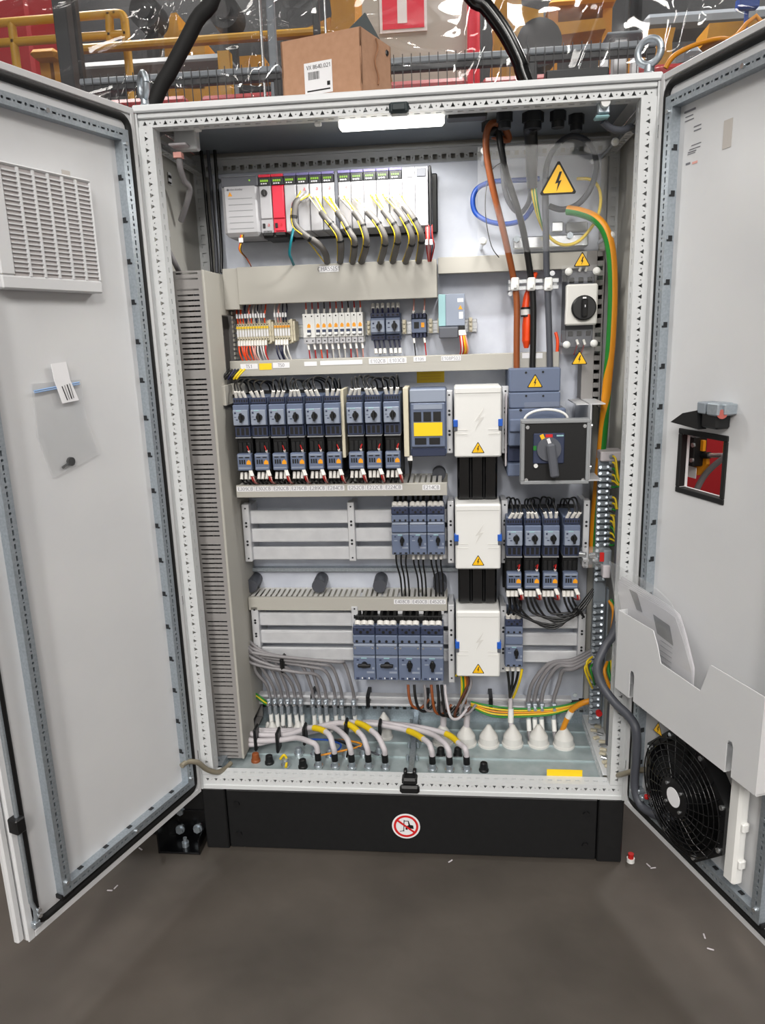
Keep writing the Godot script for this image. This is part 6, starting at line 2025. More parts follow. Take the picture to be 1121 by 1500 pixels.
func build_upper_right() -> void:
	var st := newst()
	# black cable stubs and gland nuts under the roof
	for d in [[0.34, -0.16, 0.019, "black gland at the thick sleeve under the roof"], [0.27, -0.14, 0.014, "zinc-rimmed gland left of the thick sleeve under the roof"], [0.40, -0.16, 0.014, "gland right of the thick sleeve under the roof"], [0.45, -0.2, 0.014, "gland nearest the teal door switch under the roof"], [0.24, -0.22, 0.016, "gland above the brown cable arch under the roof"]]:
		st = newst()
		cyl(st, Vector3(d[0], 1.96, d[1]), Vector3(d[0], 1.986, d[1]), d[2] * 1.4, 6)
		cyl(st, Vector3(d[0], 1.945, d[1]), Vector3(d[0], 1.96, d[1]), d[2] * 1.1, 12)
		single("cable_gland", st, M.steel_dark, d[3], "gland", "glands under the roof")
	# incoming cables
	sheathed("power_cable", "brown power cable arching under the roof and running down through the cable clamp", "cable", curve([Vector3(0.245, 1.95, -0.22), Vector3(0.2853, 1.9382, -0.22), Vector3(0.2718, 1.964, -0.2), Vector3(0.2436, 1.9699, -0.18), Vector3(0.2286, 1.9474, -0.18), Vector3(0.2291, 1.9026, -0.19), Vector3(0.2452, 1.8237, -0.2), Vector3(0.2748, 1.7182, -0.22), Vector3(0.3006, 1.6172, -0.245), Vector3(0.3126, 1.5469, -0.25), Vector3(0.3138, 1.4392, -0.25), Vector3(0.3147, 1.3567, -0.25)], 5), 0.0085, M.w_brown)
	sheathed("power_cable", "black power cable running down from the roof through the cable clamp", "cable", curve([Vector3(0.235, 1.95, -0.2), Vector3(0.2566, 1.9586, -0.2), Vector3(0.2653, 1.9188, -0.2), Vector3(0.2801, 1.8562, -0.21), Vector3(0.3089, 1.7742, -0.215), Vector3(0.3281, 1.7082, -0.225), Vector3(0.3473, 1.6154, -0.245), Vector3(0.3561, 1.5453, -0.25), Vector3(0.3579, 1.4379, -0.25), Vector3(0.3573, 1.3556, -0.25)], 5), 0.0085, M.w_black)
	sheathed("power_cable", "grey power cable running straight down through the cable clamp", "cable", curve([Vector3(0.3791, 1.842, -0.22), Vector3(0.3815, 1.7815, -0.23), Vector3(0.3854, 1.707, -0.235), Vector3(0.3902, 1.6138, -0.245), Vector3(0.3959, 1.5439, -0.25), Vector3(0.4018, 1.4366, -0.25), Vector3(0.4053, 1.3543, -0.25)], 5), 0.0085, M.w_dgrey)
	sheathed("power_cable", "dark cable core looping down behind the brown cable to the blue ring", "cable", curve([Vector3(0.26, 1.95, -0.24), Vector3(0.2741, 1.9561, -0.26), Vector3(0.2734, 1.9012, -0.27), Vector3(0.2791, 1.8345, -0.27), Vector3(0.2955, 1.7917, -0.27), Vector3(0.3216, 1.7717, -0.28), Vector3(0.3447, 1.7976, -0.3), Vector3(0.3534, 1.8313, -0.32)], 5), 0.0068, M.w_dgrey)
	sheathed("power_cable", "grey cable ring behind the clear plate at right", "cable", curve([Vector3(0.3868, 1.786, -0.26), Vector3(0.3863, 1.8709, -0.27), Vector3(0.4074, 1.9245, -0.28), Vector3(0.4482, 1.954, -0.29), Vector3(0.4956, 1.9385, -0.29), Vector3(0.5165, 1.8829, -0.28), Vector3(0.5029, 1.8239, -0.27), Vector3(0.4726, 1.787, -0.27), Vector3(0.4325, 1.7737, -0.27), Vector3(0.3981, 1.7852, -0.28)], 5), 0.0075, M.w_dgrey)
	sheathed("blue_cable", "blue cable lying in a ring behind the clear plate", "cable", curve([Vector3(0.3746, 1.861, -0.32), Vector3(0.3196, 1.8584, -0.31), Vector3(0.2558, 1.8562, -0.3), Vector3(0.2142, 1.8446, -0.3), Vector3(0.1978, 1.8181, -0.3), Vector3(0.205, 1.7799, -0.3), Vector3(0.2429, 1.7543, -0.29), Vector3(0.292, 1.747, -0.29), Vector3(0.3334, 1.7589, -0.29), Vector3(0.3602, 1.795, -0.31)], 5), 0.0068, M.w_blue)
	var sl := thing("black_sleeve", "thick black cable sleeve hanging from the roof behind the clear plate", "sleeve", Vector3(0.3533, 1.8275, -0.25))
	st = newst()
	tube(st, curve([Vector3(0.34, 1.96, -0.16), Vector3(0.3376, 1.9542, -0.2), Vector3(0.3436, 1.9192, -0.22), Vector3(0.3464, 1.8669, -0.24), Vector3(0.3499, 1.826, -0.25)], 5), 0.019, 12, 0.013)
	part(sl, "sleeve", st, M.w_black)
	for k in 4:
		st = newst()
		tube(st, curve([Vector3(0.3481, 1.8294, -0.25) + Vector3(k * 0.003, 0, 0), Vector3(0.351, 1.8011, -0.24) + Vector3(k * 0.003, 0, 0), Vector3(0.3632, 1.7604, -0.25) + Vector3(k * 0.002, 0, 0), Vector3(0.381, 1.7221, -0.26)], 4), 0.003, 6)
		part(sl, "earth_core", st, M.w_yellow if k % 2 == 0 else M.w_green)
	sheathed("earth_wire", "thin green-yellow wire looped in a ring behind the clear plate", "wire", curve([Vector3(0.3809, 1.7272, -0.26), Vector3(0.4064, 1.6971, -0.26), Vector3(0.4387, 1.6838, -0.26), Vector3(0.4773, 1.6942, -0.26), Vector3(0.5145, 1.7383, -0.26), Vector3(0.5287, 1.7844, -0.27), Vector3(0.5239, 1.8247, -0.28), Vector3(0.5039, 1.8474, -0.29), Vector3(0.4702, 1.8526, -0.3)], 5), 0.0042, M.w_yellow)
	sheathed("thin_black_wire", "thin loose black wire hanging left of the brown cable", "wire", curve([Vector3(0.2697, 1.8903, -0.24), Vector3(0.2431, 1.8701, -0.23), Vector3(0.2288, 1.8199, -0.22), Vector3(0.2289, 1.7537, -0.22), Vector3(0.2437, 1.6869, -0.23), Vector3(0.2653, 1.6598, -0.26)], 4), 0.0013, M.w_black)
	striped("earth_cable", "thick green and yellow earth cable running down the right side", "cable", curve([Vector3(0.442, 1.7686, -0.25), Vector3(0.4704, 1.7593, -0.23), Vector3(0.5053, 1.7401, -0.21), Vector3(0.5319, 1.7048, -0.2), Vector3(0.5479, 1.6462, -0.2), Vector3(0.555, 1.5534, -0.2), Vector3(0.5547, 1.4325, -0.2), Vector3(0.551, 1.3073, -0.21), Vector3(0.549, 1.1757, -0.23), Vector3(0.5448, 1.0374, -0.25), Vector3(0.5415, 0.9153, -0.26), Vector3(0.5406, 0.8292, -0.26)], 6), 0.0125, M.w_green, M.w_amber, false, 0.55)
	# bracket rail and clamp under the clear plate
	var br := thing("strain_rail", "zinc strain relief rail behind the clear plate at upper right", "rail", Vector3(0.4066, 1.6821, -0.33))
	st = newst()
	bx(st, Vector3(Vector3(0.3061, 1.6884, -0.3).x, Vector3(0.3937, 1.683, -0.3).y, -0.36), Vector3(Vector3(0.5059, 1.6802, -0.3).x, Vector3(0.3931, 1.7145, -0.3).y, -0.30), 0.003)
	part(br, "rail", st, M.bright)
	for p in [Vector3(0.3148, 1.7088, -0.298), Vector3(0.4561, 1.7116, -0.298)]:
		st = newst()
		cyl(st, p, p + Vector3(0, 0, 0.006), 0.009, 6)
		part(br, "bolt", st, M.zinc)
	st = newst()
	bx(st, Vector3(0.4464, 1.7199, -0.32), Vector3(0.502, 1.7447, -0.29), 0.003)
	part(br, "clamp_block", st, M.grey)
	st = newst()
	bx(st, Vector3(0.4063, 1.7216, -0.32), Vector3(0.4385, 1.7481, -0.295), 0.003)
	part(br, "nut_plate", st, M.bright)
	# clear plate over it
	var cp := thing("clear_cover", "clear plastic cover plate with white caps and big warning triangle at upper right", "cover", Vector3(0.3908, 1.6575, -0.2))
	st = newst()
	var lo := Vector3(0.207, 1.6649, -0.2)
	var hi := Vector3(0.5567, 1.9208, -0.2)
	bx(st, Vector3(lo.x, lo.y, -0.2035), Vector3(hi.x, hi.y, -0.2), 0.0)
	part(cp, "sheet", st, M.clear)
	for p in [Vector3(0.2244, 1.9112, -0.199), Vector3(0.5451, 1.915, -0.199), Vector3(0.2211, 1.6945, -0.199), Vector3(0.544, 1.6959, -0.199)]:
		cap(cp, p, 0.0095, -0.361)
	warning(cp, Vector3(0.4092, 1.8271, -0.1995), 0.088)
	# cable clamp rail
	var cc := thing("cable_clamp", "white metal cable clamp holding brown, black and grey power cables", "clamp", Vector3(0.3586, 1.5722, -0.26))
	st = newst()
	var c0 := Vector3(0.2914, 1.573, -0.262)
	var c1 := Vector3(0.4249, 1.6015, -0.262)
	bx(st, Vector3(c0.x, c0.y, -0.28), Vector3(c1.x, c0.y + 0.011, -0.262), 0.001)
	bx(st, Vector3(c0.x, c1.y - 0.011, -0.28), Vector3(c1.x, c1.y, -0.262), 0.001)
	bx(st, Vector3(c0.x + 0.002, c0.y + 0.004, -0.361), Vector3(c0.x + 0.012, c1.y - 0.004, -0.28))
	bx(st, Vector3(c1.x - 0.012, c0.y + 0.004, -0.361), Vector3(c1.x - 0.002, c1.y - 0.004, -0.28))
	part(cc, "rail", st, M.bright)
	for p in [Vector3(0.3074, 1.5885, -0.236), Vector3(0.3504, 1.5869, -0.236), Vector3(0.3951, 1.5852, -0.236)]:
		st = newst()
		bb(st, p + Vector3(0, 0, -0.012), Vector3(0.021, 0.034, 0.026), 0.003)
		bb(st, p + Vector3(0, -0.006, 0.003), Vector3(0.010, 0.012, 0.006), 0.002)
		part(cc, "clamp", st, M.white)
	st = newst()
	var bp := Vector3(0.2965, 1.5648, -0.28)
	cyl(st, bp, bp + Vector3(0, 0, 0.02), 0.006, 8)
	bp = Vector3(0.4059, 1.6133, -0.27)
	cyl(st, bp, bp + Vector3(0, 0, 0.02), 0.007, 8)
	part(cc, "screw", st, M.bright)
	# orange plug hanging beside the black cable
	var op := thing("orange_connector", "bright orange plug hanging between the brown and black cables", "connector", Vector3(0.3435, 1.4235, -0.27))
	st = newst()
	lathe(st, axis_frame(Vector3(0.3417, 1.4198, -0.27), Vector3(0.3441, 1.5071, -0.27)), [Vector2(0, 0), Vector2(0.006, 0.0), Vector2(0.0125, 0.02), Vector2(0.0135, 0.06), Vector2(0.0115, 0.09), Vector2(0, 0.09)], 12)
	part(op, "body", st, M.w_orange)
	st = newst()
	cyl(st, Vector3(0.3386, 1.5073, -0.27), Vector3(0.3384, 1.5235, -0.27), 0.0125, 14)
	part(op, "white_ring", st, M.white)
	st = newst()
	cyl(st, Vector3(0.3384, 1.5235, -0.27), Vector3(0.3383, 1.5289, -0.27), 0.0133, 14)
	cyl(st, Vector3(0.3387, 1.5037, -0.27), Vector3(0.3386, 1.5082, -0.27), 0.0133, 14)
	part(op, "black_ring", st, M.black)
	st = newst()
	tube(st, curve([Vector3(0.3384, 1.5271, -0.27), Vector3(0.3421, 1.5558, -0.275), Vector3(0.3478, 1.5737, -0.28), Vector3(0.3675, 1.6188, -0.3)], 4), 0.0105, 10, 0.006)
	part(op, "flex_end", st, M.w_orange)
	sheathed("orange_wire", "short orange wire below the isolator's left edge", "wire", curve([Vector3(0.423, 1.4594, -0.29), Vector3(0.4284, 1.4354, -0.285), Vector3(0.4274, 1.3985, -0.285), Vector3(0.4271, 1.3611, -0.29)], 4), 0.0045, M.w_orange)
	# rotary isolator under its clear plate
	var is0 := Vector3(0.4429, 1.4766, -0.24)
	var is1 := Vector3(0.5251, 1.5824, -0.24)
	var iso := thing("rotary_isolator", "white square isolator with black rotary knob at right", "switch", Vector3((is0.x + is1.x) / 2, is0.y, -0.36))
	st = newst()
	bx(st, Vector3(is0.x + 0.004, is0.y - 0.06, -0.36), Vector3(is1.x - 0.004, is1.y + 0.035, -0.275), 0.003)
	part(iso, "base", st, M.plc_dark)
	st = newst()
	bx(st, Vector3(is0.x, is0.y, -0.27), Vector3(is1.x, is1.y, -0.24), 0.004)
	part(iso, "plate", st, M.white_soft)
	var kc := Vector3(0.488, 1.521, -0.239)
	st = newst()
	lathe(st, Transform3D(Basis(Vector3.RIGHT, Vector3(0, 0, 1), Vector3.DOWN), kc), [Vector2(0, 0), Vector2(0.0325, 0), Vector2(0.0325, 0.008), Vector2(0.029, 0.012), Vector2(0, 0.012)], 28)
	var kb := part(iso, "knob", st, M.black)
	st = newst()
	bb(st, kc + Vector3(0, 0, 0.018), Vector3(0.015, 0.046, 0.014), 0.003)
	part(kb, "grip", st, M.black_gloss)
	st = newst()
	bb(st, kc + Vector3(0, 0.025, 0.0125), Vector3(0.009, 0.005, 0.002))
	bb(st, kc + Vector3(0, 0.004, 0.0255), Vector3(0.002, 0.006, 0.001))
	stuff(part(kb, "marks", st, M.label))
	st = newst()
	for q in 3:
		for y in [is1.y + 0.012, is0.y - 0.022]:
			bb(st, Vector3(is0.x + 0.018 + q * 0.024, y, -0.275), Vector3(0.013, 0.014, 0.004), 0.001)
	part(iso, "terminal", st, M.ink)
	var ic := thing("clear_cover", "small clear plate with four white caps over the rotary isolator", "cover", Vector3(0.48, is0.y, -0.25))
	st = newst()
	for p in [[Vector3(0.431, 1.5901, -0.252), Vector3(0.5415, 1.6309, -0.252)], [Vector3(0.4339, 1.4011, -0.252), Vector3(0.5442, 1.4645, -0.252)]]:
		st = newst()
		bx(st, Vector3(p[0].x, p[0].y, -0.255), Vector3(p[1].x, p[1].y, -0.252))
		part(ic, "sheet", st, M.clear)
	for p in [Vector3(0.4479, 1.6154, -0.25), Vector3(0.5205, 1.6144, -0.25), Vector3(0.4475, 1.4262, -0.25), Vector3(0.52, 1.4276, -0.25)]:
		cap(ic, p, 0.0098, -0.361)
	warning(ic, Vector3(0.4827, 1.64, -0.2505), 0.041)
	warning(ic, Vector3(0.4834, 1.3852, -0.2505), 0.041)
	for q in 4:
		var pw: Vector3 = [Vector3(0.4787, 1.6171, -0.265), Vector3(0.4948, 1.6165, -0.265), Vector3(0.4768, 1.4378, -0.265), Vector3(0.4951, 1.4372, -0.265)][q]
		lead("wire", "white-sleeved red wire %s the isolator, %s one" % [["above", "above", "below", "below"][q], ["left", "right", "left", "right"][q]], "wires at the rotary isolator", [pw, pw + Vector3(0.002, 0.012 if q < 2 else -0.012, 0.001), pw + Vector3(0.0, 0.04 if q < 2 else -0.04, -0.04)], 0.0019, M.w_red, 0.016)

func build_main_switch() -> void:
	var st := newst()
	# big main breaker
	var t := thing("main_breaker", "large blue-grey main breaker with yellow warning triangle at right", "breaker", Vector3(0.36, 1.08, -0.36))
	st = newst()
	bx(st, Vector3(0.292, 1.305, -0.36), Vector3(0.428, 1.368, -0.205), 0.003)
	part(t, "upper_shroud", st, M.titan)
	st = newst()
	bx(st, Vector3(0.292, 1.262, -0.36), Vector3(0.428, 1.304, -0.2), 0.003)
	part(t, "middle_section", st, M.titan)
	st = newst()
	bx(st, Vector3(0.290, 1.16, -0.36), Vector3(0.442, 1.261, -0.19), 0.003)
	bx(st, Vector3(0.292, 1.20, -0.19), Vector3(0.44, 1.235, -0.18), 0.003)
	part(t, "body", st, M.titan)
	st = newst()
	bx(st, Vector3(0.290, 1.112, -0.36), Vector3(0.442, 1.159, -0.215), 0.003)
	part(t, "terminal_recess", st, M.titan_dark)
	st = newst()
	bx(st, Vector3(0.288, 1.075, -0.36), Vector3(0.442, 1.111, -0.195), 0.003)
	part(t, "lower_shroud", st, M.titan)
	st = newst()
	bx(st, Vector3(0.283, 1.10, -0.36), Vector3(0.287, 1.30, -0.22))
	part(t, "side_strip", st, M.w_lgrey)
	st = newst()
	for p in [Vector3(0.3359, 1.3569, -0.2), Vector3(0.381, 1.3575, -0.2)]:
		cyl(st, Vector3(p.x, p.y, -0.205), Vector3(p.x, p.y, -0.204), 0.0032, 10)
	for p in [Vector3(0.3367, 1.2951, -0.2), Vector3(0.3822, 1.294, -0.2)]:
		cyl(st, Vector3(p.x, p.y, -0.2), Vector3(p.x, p.y, -0.199), 0.003, 10)
	for p in [Vector3(0.3217, 1.2578, -0.19), Vector3(0.4071, 1.2577, -0.19)]:
		cyl(st, Vector3(p.x, p.y, -0.19), Vector3(p.x, p.y, -0.189), 0.0038, 10)
	part(t, "screw_hole", st, M.ink)
	warning(t, Vector3(0.3603, 1.3288, -0.2045), 0.04)
	st = newst()
	bx(st, Vector3(0.33, 1.2639, -0.182), Vector3(0.439, 1.28, -0.178))
	part(t, "clear_lip", st, M.clear)
	# bracket carrying the operating panel
	var fr := thing("switch_panel", "black square switch panel with grey frame and rotary handle", "switch", Vector3(0.407, 1.07, -0.12))
	var a := Vector3(0.3161, 1.0708, -0.1)
	var b := Vector3(0.4924, 1.2404, -0.1)
	st = newst()
	for e in [[Vector3(a.x, a.y, -0.14), Vector3(b.x, a.y + 0.009, -0.1)], [Vector3(a.x, b.y - 0.009, -0.14), Vector3(b.x, b.y, -0.1)], [Vector3(a.x, a.y + 0.009, -0.14), Vector3(a.x + 0.009, b.y - 0.009, -0.1)], [Vector3(b.x - 0.009, a.y + 0.009, -0.14), Vector3(b.x, b.y - 0.009, -0.1)]]:
		bx(st, e[0], e[1], 0.0015)
	part(fr, "frame", st, M.grey)
	st = newst()
	bx(st, Vector3(a.x + 0.009, a.y + 0.009, -0.112), Vector3(b.x - 0.009, b.y - 0.009, -0.106))
	part(fr, "panel", st, M.black)
	for p in [Vector3(0.3323, 1.2217, -0.106), Vector3(0.4785, 1.2224, -0.106), Vector3(0.3307, 1.0823, -0.106), Vector3(0.4778, 1.0803, -0.106)]:
		st = newst()
		cyl(st, p, p + Vector3(0, 0, 0.003), 0.0048, 12)
		part(fr, "screw", st, M.bright)
	st = newst()
	var ha := Vector3(0.3477, 1.1262, -0.105)
	var hb := Vector3(0.4268, 1.2058, -0.105)
	bx(st, Vector3(ha.x, ha.y, -0.106), Vector3(hb.x, hb.y, -0.099), 0.002)
	var hp := part(fr, "handle_plate", st, M.titan_dark, "grey square handle plate")
	var hc := (ha + hb) / 2
	hc.z = -0.099
	st = newst()
	cyl(st, hc + Vector3(0, -0.001, 0), hc + Vector3(0, -0.001, 0.008), 0.031, 24)
	bb(st, Vector3.ZERO, Vector3(0.022, 0.088, 0.022), 0.004, Transform3D(Basis(Vector3(0, 0, 1), deg_to_rad(8.0)), hc + Vector3(0.008, -0.028, 0.02)))
	part(hp, "handle", st, M.plc_dark)
	st = newst()
	bb(st, Vector3.ZERO, Vector3(0.008, 0.016, 0.002), 0.0, Transform3D(Basis(Vector3(0, 0, 1), deg_to_rad(20.0)), hc + Vector3(-0.001, 0.02, 0.0095)))
	part(hp, "pointer", st, M.label)
	st = newst()
	bb(st, hc + Vector3(0, 0.0335, 0.0005), Vector3(0.018, 0.008, 0.001))
	part(hp, "red_mark", st, M.red)
	st = newst()
	bb(st, Vector3.ZERO, Vector3(0.010, 0.014, 0.001), 0.0, Transform3D(Basis(Vector3(0, 0, 1), deg_to_rad(25.0)), hc + Vector3(-0.017, 0.0305, 0.0005)))
	part(hp, "yellow_mark", st, M.warn_yellow)
	st = newst()
	bb(st, hc + Vector3(-0.036, 0.002, 0.0005), Vector3(0.008, 0.012, 0.001))
	part(hp, "green_mark", st, M.w_green)
	st = newst()
	bb(st, hc + Vector3(0.028, 0.0335, 0.0005), Vector3(0.018, 0.004, 0.001))
	part(hp, "teal_mark", st, M.teal)
	st = newst()
	var lp := Vector3(0.3566, 1.1207, -0.104)
	cyl(st, lp + Vector3(-0.002, 0, 0), lp + Vector3(-0.002, 0, 0.006), 0.0055, 10)
	part(fr, "pin", st, M.white)
	# zinc bracket from the frame back to the mounting plate
	var bk := thing("panel_bracket", "bent zinc bracket holding the black switch panel", "bracket", Vector3(0.5, 1.07, -0.25))
	st = newst()
	bx(st, Vector3(b.x + 0.001, a.y + 0.004, -0.36), Vector3(b.x + 0.004, b.y + 0.035, -0.115))
	bx(st, Vector3(b.x - 0.03, b.y + 0.032, -0.30), Vector3(b.x + 0.045, b.y + 0.035, -0.15))
	bx(st, Vector3(b.x + 0.004, a.y + 0.004, -0.22), Vector3(b.x + 0.035, a.y + 0.007, -0.12))
	part(bk, "sheet", st, M.alu)
	for y in [a.y + 0.04, b.y - 0.02]:
		st = newst()
		cyl(st, Vector3(b.x + 0.004, y, -0.128), Vector3(b.x + 0.009, y, -0.128), 0.006, 10)
		part(bk, "bolt", st, M.bright)
	st = newst()
	var arc := PackedVector3Array()
	for i in 15:
		var g := PI * i / 14.0
		arc.append(Vector3(0.385 + 0.056 * cos(g), b.y - 0.004 + 0.026 * sin(g), -0.15))
	tube(st, arc, 0.0035, 8)
	single("white_hoop", st, M.white, "white hoop rising behind the top edge of the switch panel", "hoop")
	# soft starter left of the first white cover
	var sa := Vector3(0.0189, 1.136, -0.2)
	var sb := Vector3(0.1217, 1.3204, -0.2)
	var ss := thing("feeder_breaker", "grey-blue feeder breaker with yellow label beside the first white cover", "breaker", Vector3((sa.x + sb.x) / 2, sa.y, -0.36))
	st = newst()
	bx(st, Vector3(sa.x, sa.y, -0.30), Vector3(sb.x, sb.y, -0.215), 0.004)
	bx(st, Vector3(sa.x + 0.006, sa.y + 0.01, -0.361), Vector3(sb.x - 0.006, sb.y - 0.01, -0.30))
	part(ss, "case", st, M.titan)
	var hh := sb.y - sa.y
	st = newst()
	bx(st, Vector3(sa.x + 0.002, sa.y + hh * 0.8, -0.215), Vector3(sb.x - 0.002, sb.y - 0.002, -0.205), 0.002)
	part(ss, "top_block", st, M.titan_light)
	st = newst()
	bx(st, Vector3(sa.x + 0.004, sa.y + hh * 0.13, -0.215), Vector3(sb.x - 0.004, sa.y + hh * 0.79, -0.203), 0.002)
	part(ss, "front", st, M.titan)
	st = newst()
	bx(st, Vector3(sa.x + 0.012, sa.y + hh * 0.70, -0.203), Vector3(sb.x - 0.012, sa.y + hh * 0.77, -0.201))
	part(ss, "pale_plate", st, M.titan_light)
	st = newst()
	for q in 3:
		bx(st, Vector3(sa.x + 0.012 + q * 0.027, sa.y + hh * 0.52, -0.203), Vector3(sa.x + 0.033 + q * 0.027, sa.y + hh * 0.66, -0.2005))
	part(ss, "window", st, M.ink)
	st = newst()
	bx(st, Vector3(sa.x + 0.012, sa.y + hh * 0.3, -0.203), Vector3(sb.x - 0.012, sa.y + hh * 0.5, -0.2005))
	part(ss, "yellow_label", st, M.yellow)
	st = newst()
	for q in 2:
		bx(st, Vector3(sa.x + 0.014 + q * 0.04, sa.y + hh * 0.17, -0.203), Vector3(sa.x + 0.046 + q * 0.038, sa.y + hh * 0.27, -0.2015))
	part(ss, "setting_panel", st, M.black)
	st = newst()
	bx(st, Vector3(sa.x + 0.003, sa.y - 0.004, -0.26), Vector3(sb.x - 0.003, sa.y + hh * 0.10, -0.212), 0.002)
	part(ss, "lower_block", st, M.titan_dark)
	for q in 3:
		lead("wire", "%s short black lead leaving the feeder breaker at lower left" % LMR[q], "leads under the feeder breaker", [Vector3(0.0125, 1.1345, -0.21) + Vector3(q * 0.004, 0, 0), Vector3(0.0161, 1.112, -0.205) + Vector3(q * 0.003, 0, 0), Vector3(0.0165, 1.0799, -0.22), Vector3(0.0064, 1.0422, -0.28)], 0.0022, M.w_black, 0.014)
	var yl := thing("yellow_label", "yellow printed label on the mounting plate above the feeder breaker", "label", Vector3(0.0746, 1.328, -0.36))
	st = newst()
	bx(st, Vector3(0.0344, 1.3269, -0.361), Vector3(0.115, 1.3624, -0.3605))
	part(yl, "plate", st, M.yellow)
	st = newst()
	var y0 := Vector3(0.0751, 1.3576, -0.36)
	for q in 3:
		bb(st, y0 + Vector3(0, -0.004 - q * 0.008, 0.0001), Vector3(0.06, 0.0008, 0.0008))
	stuff(part(yl, "print", st, M.w_amber))

